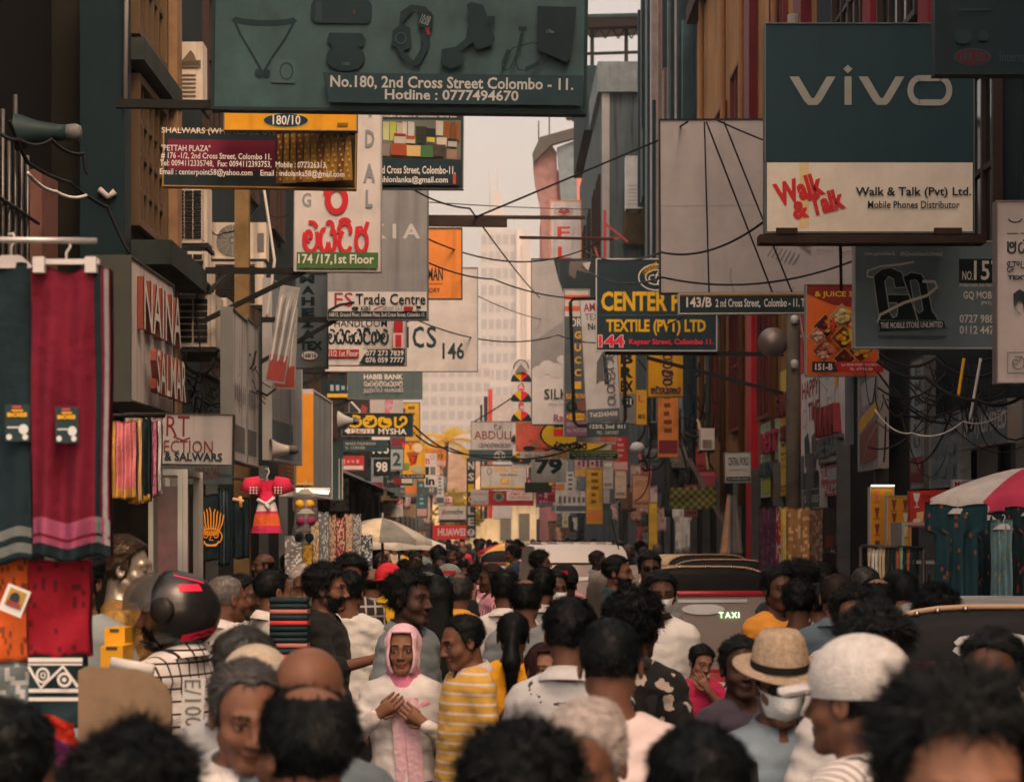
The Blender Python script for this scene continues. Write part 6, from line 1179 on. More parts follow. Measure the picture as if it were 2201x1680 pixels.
# ================================================================ VEHICLES
BLKM = M((.016, .018, .02), .55, var=.25, scale=4); CHR = M((.5, .48, .46), .25, .9, var=.1); RUB = M((.015, .015, .016), .85)
WIN_SKY = glassm((.34, .31, .29), .16); WHM = M(A(186, 172, 164), .5, var=.15);  # windscreen grey: reflected sky put into the base colour
def wheel(par, x, y, r, w_, axis='X'):
    t = MB().lathe((x - w_ / 2, y, r), [(r * .62, 0), (r * .93, 0), (r, w_ * .2), (r, w_ * .8), (r * .93, w_), (r * .62, w_)], 20, 'X').build('wheel', RUB, par)
    MB().lathe((x - w_ * .3, y, r), [(r * .02, 0), (r * .6, 0), (r * .6, w_ * .6), (r * .02, w_ * .6)], 14, 'X').build('rim', CHR, t)
def tuktuk(label, X, Y, rot, canopy, body, marks=None, taxi=False, plate=None):
    o = empty('three_wheeler', label, 'three wheeler', (X, Y, 0), R(rot), group='three wheelers in the crowd')
    BM = M(body, .35, var=.12, spec=.5); CM = M(canopy, .7, var=.3, scale=2.2, bump=.3)
    hw = .62; n = 18
    def sec(y, k=1., dz=0.):                                   # arch cross-section of the canopy
        r = []
        for i in range(n + 1):
            t = math.pi * i / n; c, s_ = math.cos(t), math.sin(t)
            r.append((-hw * k * (abs(c) ** .55) * (1 if c > 0 else -1), y, 1.43 + dz + (.28 * k) * (s_ ** .6)))
        return [(-hw * k, y, 1.02)] + r + [(hw * k, y, 1.02)]
    ys = [i * .12 for i in range(21)]
    m = MB(); m.grid([sec(y, 1 - .015 * abs(math.sin(i * 1.05)) - (.03 if i > 18 else 0), -.012 * abs(math.sin(i * 1.05)) - .06 * max(0, (i - 16) / 4) ** 2) for i, y in enumerate(ys)]); m.build('canopy', CM, o)
    m = MB(); a = sec(-.02, 1.01); m.grid([[(p_[0], -.03, p_[2]) for p_ in a[1:-1]], [(p_[0] * .985, -.10, p_[2] - .02) for p_ in a[1:-1]], [(p_[0] * .955, -.13, max(1.44, p_[2] - .07)) for p_ in a[1:-1]], [(p_[0] * .95, -.13, 1.475) for p_ in a[1:-1]]]); vz = m.build('visor_band', BLKM, o)
    MB().tube([(p_[0], -.05, p_[2] + .008) for p_ in a[1:-1]], .012, 6).build('piping', M(A(170, 130, 100), .6), vz)
    m = MB()
    for p_ in a[2:-2]: m.lathe((p_[0], -.062, p_[2] - .0), [(.003, -.02), (.012, -.016), (.012, 0)], 8, 'Y')
    m.build('stud', CHR, vz)
    ws = MB().add([(-.53, -.14, 1.46), (.53, -.14, 1.46), (.56, -.30, .78), (-.56, -.30, .78)], [(0, 3, 2, 1)]).build('windscreen', WIN_SKY, o)
    m = MB(); fr = [(-.57, -.135, 1.38), (-.54, -.135, 1.47), (.54, -.135, 1.47), (.57, -.135, 1.38), (.6, -.31, .76), (-.6, -.31, .76), (-.57, -.135, 1.38)]; m.tube(fr, .03, 8); m.build('windscreen_frame', BM, o)
    if taxi:
        l = MB()
        for i, ch in enumerate('TAXI'):
            co, fs = text_geo(ch, .01); k = len(l.v); l.add([(.09 + i * .058 + c[0] * .07, -.206 + c[1] * .02, 1.25 + c[1] * .075) for c in co], fs)
        l.build('taxi_sign', glow((.55, 1, .45), 1.4), ws)
        m = MB(); m.add([(-.40, -.158, 1.42), (.36, -.158, 1.42), (.36, -.165, 1.39), (-.40, -.165, 1.39)], [(0, 1, 2, 3)])
        m.add([(-.05 + .2 * math.cos(q), -.178 + .02 * math.sin(q), 1.33 + .05 * math.sin(q)) for q in [i * .45 for i in range(14)]], [tuple(range(14))])
        for cx, cz, r_ in ((.44, 1.12, .05), (.47, .98, .06)): m.add([(cx + r_ * math.cos(q), -.215 - (1.15 - cz) * .28 + .012 * math.sin(q) - .012, cz + r_ * 1.2 * math.sin(q)) for q in [i * .35 for i in range(18)]], [tuple(range(18))])
        m.build('sticker', M(A(176, 168, 164), .6), ws)
        MB().beam((.42, -.30, .80), (.5, -.215, 1.08), .02).beam((.40, -.31, .78), (.25, -.26, .99), .02).build('wiper', BLKM, o)
    if marks:
        l = MB(); co, fs = text_geo(marks, .05); lo, hi = co.min(0), co.max(0)
        l.add([(-.29 + (c[0] - lo[0]) / (hi[0] - lo[0]) * .62, -.140, 1.53 + (c[1] - lo[1]) / (hi[1] - lo[1]) * .09 - .12 * ((c[0] - lo[0]) / (hi[0] - lo[0]) - .5) ** 2 * .5) for c in co], fs); l.build('lettering', WHM, vz)
        MB().box((-.3, -.17, 1.30), (.1, .02, .02)).box((-.3, -.175, 1.27), (.035, .02, .05)).box((-.3, -.2, 1.12), (.05, .012, .26)).build('wiper', WHM, o)
    m = MB(); nose = []
    for z, w_, d in ((.76, .60, .30), (.62, .56, .42), (.45, .48, .56), (.30, .40, .60)):
        nose.append([(w_ * math.sin(R(q)), -.10 - d * math.cos(R(q)) * .62 - .12, z) for q in range(-90, 91, 15)])
    m.grid(nose); m.build('body', BM, o)
    MB().bx(-.62, .62, .9, 2.45, .28, .78).bx(-.62, -.57, -.1, .9, .28, .5).bx(.57, .62, -.1, .9, .28, .5).bx(-.6, .6, -.15, 2.4, .24, .30).build('tub', BM, o)
    m = MB(); [m.beam((sx * .6, yy, .5), (sx * .6, yy, 1.35), .045) for sx in (-1, 1) for yy in (-.1, 1.0, 2.35)]; m.build('canopy_post', BLKM, o)
    MB().bx(-.5, .5, 1.5, 1.9, .55, .68).bx(-.5, .5, 1.9, 2.0, .6, 1.05).bx(-.2, .2, .35, .7, .5, .62).build('seat', M((.05, .03, .03), .6), o)
    for sx in (-1, 1):
        h = MB().lathe((sx * .34, -.47, .55), [(.02, -.035), (.07, -.03), (.085, 0), (.085, .06)], 16, 'Y').build('headlight', CHR, o)
        q = MB(); q.beam((sx * .6, -.16, 1.0), (sx * .78, -.26, 1.06), .015); q.box((sx * .84, -.27, 1.06), (.15, .02, .1)); q.build('mirror', BLKM, o)
    if plate:
        pl = MB().box((.16, -.545, .62), (.42, .012, .13), rx=R(-12)).build('number_plate', WHM, o); co, fs = text_geo(plate, .03); lo, hi = co.min(0), co.max(0)
        MB().add([(-.02 + (c[0] - lo[0]) / (hi[0] - lo[0]) * .36, -.556 - .0 + ((c[1] - lo[1]) / (hi[1] - lo[1]) - .5) * -.017 * -1, .575 + (c[1] - lo[1]) / (hi[1] - lo[1]) * .09) for c in co], fs).build('plate_lettering', BLKM, pl)
    o.scale.z = .97
    wheel(o, 0, -.15, .2, .1); wheel(o, -.5, 2.0, .2, .11); wheel(o, .5, 2.0, .2, .11); return o
tuktuk('brown canopied three wheeler with lit TAXI sign and clean grey windscreen', 1.86, 18.0, 9, A(128, 110, 98), A(150, 36, 44), None, True, 'YH-78')
tuktuk('nearest three wheeler with red frame and white number on its black visor', 2.10, 7.9, -12, A(134, 124, 118), A(134, 26, 36), '803 1', False, None)
tuktuk('three wheeler with black studded canopy behind the taxi', 2.62, 23.2, -6, A(40, 44, 46), A(60, 50, 50))
tuktuk('three wheeler with cream canopy by the right shops', 3.1, 29.4, 8, A(220, 184, 140), A(150, 120, 70))
tuktuk('pale three wheeler farther up the street left of the van', .3, 37, -4, A(176, 164, 156), A(120, 60, 50), None, True)
def van(label, X, Y, rot):
    o = empty('white_van', label, 'van', (X, Y, 0), R(rot)); BM = M(A(176, 160, 150), .35, var=.1, spec=.5); rows = []
    prof = [(-.18, .35), (-.2, .62), (-.16, .82), (-.02, .95), (.22, 1.5), (.42, 1.72), (.8, 1.80), (2.6, 1.80), (3.1, 1.72), (3.28, 1.2), (3.3, .35)]
    m = MB()
    for y, z in prof:
        hw = .70 - .10 * max(0, (z - .9) / .9); rows.append([(-hw, y, z), (-hw * .86, y - .012, z + .022), (0, y - .02, z + .035), (hw * .86, y - .012, z + .022), (hw, y, z)])
    m.grid(rows)
    for sx in (-1, 1): m.poly([(sx * (.70 - .10 * max(0, (z - .9) / .9)), y, z) for y, z in prof])
    m.build('body', BM, o)
    def gl(z, y): return (.70 - .10 * max(0, (z - .9) / .9)) * .9
    MB().add([(-gl(1.0, 0), -.035, 1.0), (gl(1.0, 0), -.035, 1.0), (gl(1.5, 0) - .02, .19, 1.56), (-gl(1.5, 0) + .02, .19, 1.56)], [(0, 1, 2, 3)]).build('windscreen', WIN_SKY, o)
    m = MB(); fr = [(-.60, -.045, .99), (.60, -.045, .99), (.555, .19, 1.575), (-.555, .19, 1.575), (-.60, -.045, .99)]; m.tube(fr, .016, 6); m.build('windscreen_frame', BLKM, o)
    MB().add([(-.3, .115, 1.40), (.12, .115, 1.40), (.1, .095, 1.36), (-.1, .09, 1.345), (-.3, .09, 1.35)], [(0, 1, 2, 3, 4)]).build('sticker', WHM, o)
    for sx in (-1, 1):
        MB().add([(sx * .655, .45, 1.1), (sx * .655, 1.3, 1.1), (sx * .612, 1.25, 1.58), (sx * .62, .6, 1.55)], [(0, 1, 2, 3)]).build('side_window', GLS, o)
        MB().lathe((sx * .52, -.22, .72), [(.02, -.03), (.09, -.02), (.1, .05)], 14, 'Y').build('headlight', CHR, o)
        for y in (.5, 2.7): wheel(o, sx * .62, y, .27, .16)
    m = MB(); [m.bx(-.5 + i * .22, -.42 + i * .22, .8, 2.7, 1.83, 1.855) for i in range(5)]; m.build('roof_rib', BM, o)
    MB().tube([(.52, .5, 1.76), (.38, .2, 2.18)], .008, 5).build('aerial', BLKM, o)
    MB().bx(-.62, .62, -.28, -.2, .32, .5).build('bumper', BLKM, o); MB().beam((-.1, -.07, 1.0), (.4, -.02, 1.06), .02).build('wiper', BLKM, o); return o
van('small white van facing the camera in the middle of the crowd', 1.13, 26.2, 3)
# scooter under the helmeted rider
o = empty('motor_scooter', 'white and black scooter under the helmeted rider at left', 'scooter', (-1.28, 6.75, 0), R(-112)); SM = M(A(196, 184, 176), .3, spec=.5)
m = MB()
for z, w_, d in ((.98, .10, .05), (.9, .19, .10), (.75, .21, .13), (.5, .17, .12), (.35, .12, .08)): m.grid([[(w_ * math.sin(R(q)), -.52 - d * math.cos(R(q)), z) for q in range(-100, 101, 20)], [(w_ * .8 * math.sin(R(q)), -.50 - d * .6 * math.cos(R(q)), z - .14) for q in range(-100, 101, 20)]])
m.build('front_fairing', SM, o)
m = MB(); [m.tube([(s_ * .05, -.64, .98), (s_ * .1, -.67, .8), (s_ * .08, -.66, .6)], .014, 6) for s_ in (-1, 1)]; m.build('black_trim', BLKM, o)
MB().tube([(-.36, -.42, 1.06), (-.12, -.5, 1.0), (.12, -.5, 1.0), (.36, -.42, 1.06)], .016, 8).tube([(-.36, -.42, 1.06), (-.26, -.46, 1.04)], .024, 8).tube([(.36, -.42, 1.06), (.26, -.46, 1.04)], .024, 8).build('handlebar', BLKM, o)
for s_ in (-1, 1):
    q = MB(); q.tube([(s_ * .22, -.46, 1.04), (s_ * .27, -.5, 1.2)], .007, 5); q.lathe((s_ * .27, -.5, 1.25), [(.004, -.015), (.055, -.012), (.06, 0), (.05, .014)], 14, 'Y'); q.build('mirror', BLKM, o)
MB().bx(-.16, .16, -.1, .75, .55, .76).box((0, .4, .82), (.3, .9, .09)).bx(-.13, .13, -.45, .1, .24, .3).build('seat', M((.02, .02, .022), .5), o); wheel(o, 0, -.62, .24, .1); wheel(o, 0, .62, .24, .12)
# ================================================================ HANGING CLOTH
def hang(name, label, box, Y, colf, cat='cloth', folds=5, amp=.03, group=None, nz=24, nx=24, thick=.05, sway=0., shape=None, par=None, var=.25):
    u0, v0, u1, v1 = box; a = P(u0, v1, Y); b = P(u1, v0, Y); W, H = b.x - a.x, b.z - a.z; m = MB(); mats = []; mi = []
    def pt(i, j, back):
        fx, fz = i / nx, j / nz; x = (fx - .5) * W
        if shape: l_, r_ = shape(fz); x = (l_ + (r_ - l_) * fx - .5) * W
        y = amp * math.sin(fx * folds * 6.28 + sway * fz * 3) * (.35 + .65 * fz) + .008 * math.sin(fz * 9 + fx * 5)
        return (x, y + (thick if back else 0), H * (1 - fz) + .012 * H * math.sin(fx * 9 + sway))
    for back in (0, 1):
        k = len(m.v); m.add([pt(i, j, back) for j in range(nz + 1) for i in range(nx + 1)], [])
        for j in range(nz):
            for i in range(nx):
                q = k + j * (nx + 1) + i; m.f.append((q, q + 1, q + nx + 2, q + nx + 1)); m.sm.append(True); c = colf((i + .5) / nx, (j + .5) / nz) if callable(colf) else colf
                if c not in mats: mats.append(c)
                mi.append(mats.index(c))
    N_ = (nx + 1) * (nz + 1)
    for seq in ([j * (nx + 1) for j in range(nz + 1)], [j * (nx + 1) + nx for j in range(nz + 1)], list(range(nx + 1)), [nz * (nx + 1) + i for i in range(nx + 1)]):
        for q, r_ in zip(seq, seq[1:]): m.f.append((q, r_, r_ + N_, q + N_)); m.sm.append(True); mi.append(0)
    o = m.build(name, [M(c, .85, var=var, scale=6, bump=.25, spec=.15) for c in mats], par, label, cat, group, loc=((a.x + b.x) / 2, Y, a.z))
    o.data.polygons.foreach_set('material_index', mi); return o
def hanger(par, x, z, s_=1., clips=True, y=0.):
    m = MB(); m.tube([(x, y, z), (x, y, z + .05 * s_), (x + .022 * s_, y, z + .085 * s_), (x + .01 * s_, y, z + .12 * s_), (x - .018 * s_, y, z + .115 * s_)], .007 * s_, 6)
    if clips: m.box((x, y, z), (.36 * s_, .02, .028 * s_)); [m.box((x + k * .14 * s_, y - .012, z - .02 * s_), (.06 * s_, .03, .085 * s_)) for k in (-1, 1)]
    else: m.poly([(x - .13 * s_, y - .01, z - .07 * s_), (x - .05 * s_, y - .01, z), (x + .05 * s_, y - .01, z), (x + .13 * s_, y - .01, z - .07 * s_)], (0, .03, 0))
    return m.build('hanger', M(A(168, 154, 148), .4), par)
Yr = 5.6
rk = MB(); rk.tube([P(-160, 513, Yr), P(208, 518, Yr)], .009, 8).tube([P(-160, 513, Yr), P(-160, 1950, Yr)], .014, 8); rk.build('clothes_rail', M(A(150, 138, 132), .35, .5), None, 'steel rail end holding the sarongs at the left edge', 'rail')
red, bk, wh, pk = A(92, 20, 34), A(26, 31, 33), A(120, 113, 110), A(130, 60, 82)
def sar(fx, fz):
    if fz > .955: return bk
    if .985 > fz > .935 or .925 > fz > .90 or .895 > fz > .868: return wh if fx > .93 else (A(96, 96, 90) if .8 < fx < .9 else pk)
    if .80 < fx < .875: return bk
    if .92 < fx < .97: return wh
    return red
s1 = hang('sarong', 'red sarong with black and white edge stripes and pink hem bands', (66, 578, 238, 1200), Yr, sar, 'sarong', 2.6, .022, nx=48, sway=.6, nz=90); hanger(s1, -.012, s1.dimensions.z, .52)
s2 = hang('sarong', 'black sarong with two grey hem bands at the left edge', (-110, 572, 68, 1208), Yr + .05, lambda x, z: A(92, 92, 88) if .89 < z < .925 or .945 < z < .975 else A(27, 33, 36), 'sarong', 2, .012, nz=90); hanger(s2, .06, s2.dimensions.z + .01, .52, False)
for (b_, o_) in (((125, 876, 174, 953), s1), ((8, 868, 62, 948), s2)):
    q = Vector(o_.location); a = P(b_[0], b_[3], Yr) - q; b = P(b_[2], b_[1], Yr) - q; y = -.03; t = MB().bx(a.x, b.x, y - .006, y, a.z, b.z).build('price_tag', M(A(40, 46, 46), .6), o_)
    W, H = b.x - a.x, b.z - a.z; m = MB(); m2 = MB(); co, fs = text_geo('BOSS', .06); lo, hi = co.min(0), co.max(0)
    m.add([(a.x + W * (.1 + .8 * (c[0] - lo[0]) / (hi[0] - lo[0])), y - .009, a.z + H * (.66 + .12 * (c[1] - lo[1]) / (hi[1] - lo[1]))) for c in co], fs).bx(a.x + W * .28, a.x + W * .72, y - .009, y - .007, a.z + H * .81, a.z + H * .86); m.build('tag_lettering', M(A(226, 160, 40), .6), t)
    m2.bx(a.x + W * .3, a.x + W * .65, y - .009, y - .007, a.z + H * .9, a.z + H * .96); m2.build('tag_label', M(A(170, 60, 70), .6), t)
    m3 = MB(); [m3.add([(a.x + W * (cx + r_ * math.cos(k * .7)), y - .01 - .0002 * i_, a.z + H * (cz + r_ * .7 * math.sin(k * .7))) for k in range(9)], [tuple(range(9))]) for i_, (cx, cz, r_) in enumerate(((.75, .33, .2), (.18, .12, .12), (.82, .12, .12)))]; m3.bx(a.x + W * .1, a.x + W * .55, y - .009, y - .007, a.z + H * .36, a.z + H * .4); m3.build('tag_print', M(A(176, 170, 166), .6), t)
rr = random.Random(5)
def tex(c1, c2, f=.12): return lambda x, z: c2 if rr.random() < f else c1
hang('batik_cloth', 'bright red cloth with dark crackle below the red sarong', (60, 1205, 192, 1412), Yr + .12, tex(A(134, 24, 36), A(90, 22, 30), .1), 'cloth', 1.5, .01, nz=16, nx=14)
def crk(fx, fz):
    return A(38, 44, 46)
cl = hang('batik_cloth', 'black cloth with white tribal swirls and zigzags', (62, 1408, 182, 1566), Yr + .1, crk, 'cloth', 1, .004)
s = Sign('x', 'x', (62, 1408, 182, 1566), Yr + .1, BK, nopanel=True); s.k = 8
PW = A(186, 172, 164)
s.r((64, 1412, 180, 1421), PW, 'white_band').r((64, 1424, 180, 1428), PW, 'white_band').r((66, 1478, 176, 1486), PW, 'white_band').r((66, 1496, 174, 1504), PW, 'white_band').l([(66, 1430), (92, 1476), (140, 1430), (172, 1474)], 7, PW, 'white_motif').e((82, 1432, 112, 1466), PW, 'white_motif', ring=5).e((92, 1442, 104, 1456), PW, 'white_motif', ring=3).e((128, 1442, 160, 1474), PW, 'white_motif', ring=6).e((139, 1453, 149, 1463), PW, 'white_motif')
for (part, c), m in s.parts.items(): k = m.build(part, M(c, .8), cl); k.location = s.o.location - cl.location
bpy.data.objects.remove(s.o)
def swing(c1): return lambda x, z: c1
hang('towel', 'orange brown towel at the left edge below the black sarong', (-90, 1190, 58, 1422), Yr + .15, tex(A(190, 84, 38), A(120, 60, 36), .14), 'towel', 2, .014, nz=18)
s = Sign('photo_card', 'white edged photo card pinned on the orange towel', (-6, 1258, 46, 1318), Yr + .06, A(190, 180, 172), roll=22, cat='card', depth=.006); s.r((2, 1264, 40, 1302), A(150, 110, 50), 'picture').e((8, 1270, 30, 1296), A(50, 46, 46), 'picture').r((6, 1290, 36, 1300), A(130, 50, 60), 'picture').done()
hang('towel', 'grey and white patterned cloth low at the left edge', (-90, 1424, 66, 1560), Yr + .15, tex(A(92, 94, 94), A(150, 142, 136), .3), 'towel', 2, .012, nz=14, nx=14)
def bundle(label, box, Y, c, par=None):
    u0, v0, u1, v1 = box; a, b = P(u0, v1, Y), P(u1, v0, Y); m = MB(); W, H = b.x - a.x, b.z - a.z
    for k in range(4):
        rows = [[(W * (.5 - .5 * math.cos(t) * (1 - .08 * k)) - W / 2, -.12 * math.sin(t) + .02 * math.sin(9 * fx + k), H * (k + .5 + (.5 * math.cos(6.28 * j / 10))) / 4 + .02 * math.sin(4 * fx)) for fx, t in [(i / 14, math.pi * i / 14) for i in range(15)]] for j in range(11)]
        m.grid(rows)
    return m.build('folded_cloth', M(c, .85, var=.25, scale=8, bump=.3), None, label, 'cloth', loc=((a.x + b.x) / 2, Y, a.z))
bundle('vivid orange red folded cloth on the stall at lower left', (62, 1540, 174, 1606), 5.1, A(206, 62, 46)); bundle('purple folded cloth under the orange red one', (78, 1592, 184, 1640), 5.0, A(110, 40, 92)); bundle('pile of dark printed packets at the bottom left', (66, 1636, 150, 1720), 4.9, A(60, 56, 50))
# plywood board, white tube, stall boxes
a, b = P(168, 1850, 5.3), P(368, 1432, 5.3); W, H = b.x - a.x, b.z - a.z
MB().poly([(-W / 2, 0, 0), (W / 2, 0, 0), (W / 2, 0, H * .84), (W * .44, 0, H * .9), (W * .3, 0, H * .955), (W * .1, 0, H * .985), (-W * .42, 0, H), (-W / 2, 0, H * .98)], (0, .018, 0)).build('plywood_sheet', M(A(112, 88, 68), .75, var=.35, scale=4, stain=.35), None, 'brown plywood sheet with rounded corner leaning at the stall', 'board', loc=((a.x + b.x) / 2, 5.3, a.z))
s = Sign('shelf_label', 'handwritten paper strip reading E100 beside the checked shirt', (388, 1456, 436, 1565), 6.0, A(176, 164, 156), roll=3, cat='label', depth=.004); s.t('E/100', (362, 1492, 462, 1528), A(90, 86, 84), .0, rot=-86).done()
MB().tube([P(238, 1424, 6.2), P(330, 1440, 6.2)], .02, 10).build('paper_roll', M(A(196, 182, 172), .7), None, 'white paper roll lying on the stall beside the plywood', 'roll')
for i, (b_, lb) in enumerate([((224, 1350, 268, 1400), 'upper yellow carton on the left stall'), ((216, 1388, 264, 1436), 'lower yellow carton on the left stall')]):
    s = Sign('carton', lb, b_, 6.9 - i * .15, A(220, 150, 36), cat='carton', depth=.2, group='yellow cartons on the stall'); s.r((b_[0] + 12, b_[1] + 1, b_[2] - 12, b_[1] + 8), A(70, 60, 46), 'cut_out').done()
# mannequin
o = empty('mannequin', 'silver skinned mannequin with gold blouse in profile at left', 'mannequin', (P(272, 1150, 9).x, 9, 0), R(88)); SILV = M((.42, .37, .31), .3, .55, var=.1); 
hm = bpy.data.objects.new('figure', body_mesh('stand', (0, 0, 0), .0055, 'woman', -.02).copy()); C.objects.link(hm); hm.parent = o; hm.data.materials.clear(); hm.data.materials.append(SILV); k_ = CZ / 1.72; o.scale = (k_,) * 3
hh = bpy.data.objects.new('hair', hair_mesh('part', 'black', (0, 0, 0), 3).copy()); C.objects.link(hh); hh.parent = o; hh.data.materials.clear(); hh.data.materials.append(M((.06, .045, .03), .3, .4, var=.4, scale=20))
sh = bpy.data.objects.new('blouse', shirt_mesh('stand', 'short', -.015, 'v').copy()); C.objects.link(sh); sh.parent = o; sh.data.materials.clear(); sh.data.materials.append(M((.42, .26, .08), .4, .5, var=.5, scale=40, bump=.4))
MB().lathe((0, 0, 0), [(.25, 0), (.25, .02), (.02, .03), (.02, .9)], 20).build('stand', CHR, o)
# garments on the left stalls
GH = 'garments hung over the left stalls'
hang('sari', 'rose pink satin sari with gold border hung at left', (240, 905, 292, 1072), 9.2, lambda x, z: A(170, 124, 60) if z > .86 or x < .16 else A(176, 98, 100), 'sari', 3, .03, GH, nz=30)
hang('sari', 'cream beige sari hung right of the pink satin one', (276, 900, 304, 1082), 9.3, lambda x, z: A(206, 160, 120) if z < .93 else A(214, 160, 80), 'sari', 2, .03, GH)
hang('sari', 'black and gold sari between the cream and the dotted pink', (302, 898, 322, 1078), 9.4, lambda x, z: A(190, 140, 50) if z > .93 else A(34, 36, 36), 'sari', 2, .02, GH)
hang('sari', 'dotted pink sari strip hung beside the collection board', (318, 905, 336, 1068), 9.5, tex(A(180, 104, 122), A(120, 70, 84), .3), 'sari', 1, .02, GH)
hang('sari', 'white lace sari strip beside the dotted pink', (326, 902, 346, 1060), 9.6, tex(A(196, 184, 172), A(160, 148, 140), .3), 'sari', 1, .02, GH)
MB().tube([P(225, 893, 9.4), P(352, 893, 9.8)], .012, 6).build('clothes_rail', M((.03, .03, .032), .5, .5), None, 'dark rail carrying the saris at left', 'rail')
# glass show case
o = empty('show_case', 'tall glass show case with steel edges holding maroon cloth', 'cabinet', (P(362, 1100, 9.8).x, 9.8, 0)); a, b = P(322, 1215, 9.8), P(396, 1008, 9.8); w_ = (b.x - a.x) / 2
m = MB(); [m.bx(x - .012, x + .012, y - .012, y + .012, 0, b.z) for x in (-w_, w_, w_ * .7) for y in (0, .5)]; m.bx(-w_, w_, -.01, .5, b.z - .03, b.z); m.build('frame', M(A(150, 140, 132), .3, .7), o); MB().bx(-w_ * .9, w_ * .5, .15, .4, .3, b.z - .08).build('display_cloth', M(A(112, 44, 58), .8, var=.5, scale=14), o); MB().bx(-w_, w_, -.006, .0, .05, b.z - .03).build('pane', glassm((.3, .3, .3), .05, .18), o); MB().bx(-w_, w_, .02, .48, 0, .3).build('base', M(A(90, 60, 44), .6), o)
# black shirt with orange carved-mask print
ts = hang('hung_shirt', 'black shirt printed with an orange carved dance mask', (412, 1062, 470, 1205), 11.5, A(26, 30, 32), 'shirt', 1, .012, GH, nz=20)
s = Sign('x', 'x', (412, 1062, 470, 1205), 11.5, BK, nopanel=True); s.k = 9; OG = A(196, 120, 40)
for k in range(9):
    x = 430 + k * 6.1; c = 456; s.l([(c + (x - c) * .5, 1150), (x, 1125), (x + (x - c) * .1, 1100 + abs(k - 4) * 3.4), (x + (3 if k > 4 else -3), 1090 + abs(k - 4) * 4)], 2.6, OG, 'print', step=.3)
s.e((430, 1134, 480, 1172), OG, 'print', ring=2.6).e((438, 1142, 450, 1156), OG, 'print', ring=2).e((460, 1142, 472, 1156), OG, 'print', ring=2).l([(440, 1162), (446, 1172), (466, 1172), (472, 1162)], 3, OG, 'print').l([(456, 1150), (452, 1160), (460, 1160)], 2, OG, 'print').l([(432, 1134), (428, 1164), (440, 1176)], 2, OG, 'print')
for (part, c), m in s.parts.items(): k = m.build(part, M(c, .8), ts); k.location = s.o.location - ts.location
bpy.data.objects.remove(s.o)
hang('hung_shirt', 'grey pinstriped black trousers behind the mask shirt', (466, 1050, 494, 1215), 11.8, lambda x, z: A(70, 76, 80) if int(x * 12) % 3 == 0 else A(28, 32, 34), 'trousers', 2, .02, GH, nx=24)
hang('hung_shirt', 'plain black shirt on a wooden hanger left of the red dress', (492, 1070, 534, 1200), 12.2, A(27, 32, 34), 'shirt', 2, .02, GH)
MB().tube([P(500, 1072, 12.2), P(532, 1078, 12.2)], .012, 6).tube([P(516, 1066, 12.2), P(518, 1090, 12.2)], .012, 6).build('wooden_hanger', M(A(196, 140, 90), .6), None, 'wooden hanger on the plain black shirt', 'hanger')
# the red child's dress
o = empty('child_dress', 'crimson dress with white band, white belt and orange dotted hem', 'dress', (P(574, 1145, 13.5).x, 13.5, P(574, 1145, 13.5).z)); Hh = 112 / F * 13.5; Wd = 66 / F * 13.5; n = 32
cols = [A(190, 36, 66), A(190, 36, 66), A(196, 178, 170), A(196, 178, 170), A(200, 50, 84), A(222, 92, 44), A(222, 96, 50), A(176, 40, 70), A(170, 40, 70)]
zs = [1.0, .8, .6, .52, .42, .36, .3, .14, .08, .0]; ws = [.30, .22, .27, .31, .35, .38, .41, .45, .48, .5]; names = ['bodice', 'bodice', 'white_band', 'white_band', 'hem_band', 'skirt', 'skirt', 'dotted_hem', 'dotted_hem']
for nm in ('bodice', 'white_band', 'hem_band', 'skirt', 'dotted_hem'):
    m = MB()
    for i in range(9):
        if names[i] == nm: m.grid([[(Wd * ww * (1 + .05 * (1 - z) * math.sin(7 * t)) * math.sin(t), -Wd * ww * .55 * (1 + .06 * math.sin(9 * t)) * math.cos(t), Hh * z) for t in [6.283 * k / n for k in range(n)]] for z, ww in ((zs[i], ws[i]), (zs[i + 1], ws[i + 1]))], close=True); cc = cols[i]
    m.build(nm, M(cc, .8, var=.2, scale=10, bump=.3), o)
m = MB()
for sx in (-1, 1): m.tube([(sx * Wd * .22, 0, Hh * .96), (sx * Wd * .48, 0, Hh * .92), (sx * Wd * .56, 0, Hh * .76)], [.05, .07, .075], 10)
m.build('sleeve', M(A(176, 40, 62), .8), o); m = MB(); [m.lathe((sx * Wd * (.3 + .2 * (k % 3) * .5), -.075 - .0 * k, Hh * (.76 + .05 * (k // 3))), [(.002, -.004), (.008, 0)], 6, 'Y') for sx in (-1, 1) for k in range(9)]; m.build('polka_dot', WHM, o)
MB().tube([(-Wd * .3, -Wd * .1, Hh * .64), (0, -Wd * .22, Hh * .55), (Wd * .26, -Wd * .1, Hh * .68)], .014, 6).tube([(0, -Wd * .22, Hh * .55), (Wd * .1, -Wd * .26, Hh * .45)], .014, 6).build('belt', WHM, o); hanger(o, 0, Hh, .7, False)
MB().tube([P(500, 1028, 13.6), P(600, 1034, 13.6)], .012, 6).build('clothes_rail', M((.1, .1, .1), .4, .6), None, 'thin rail above the crimson dress', 'rail')
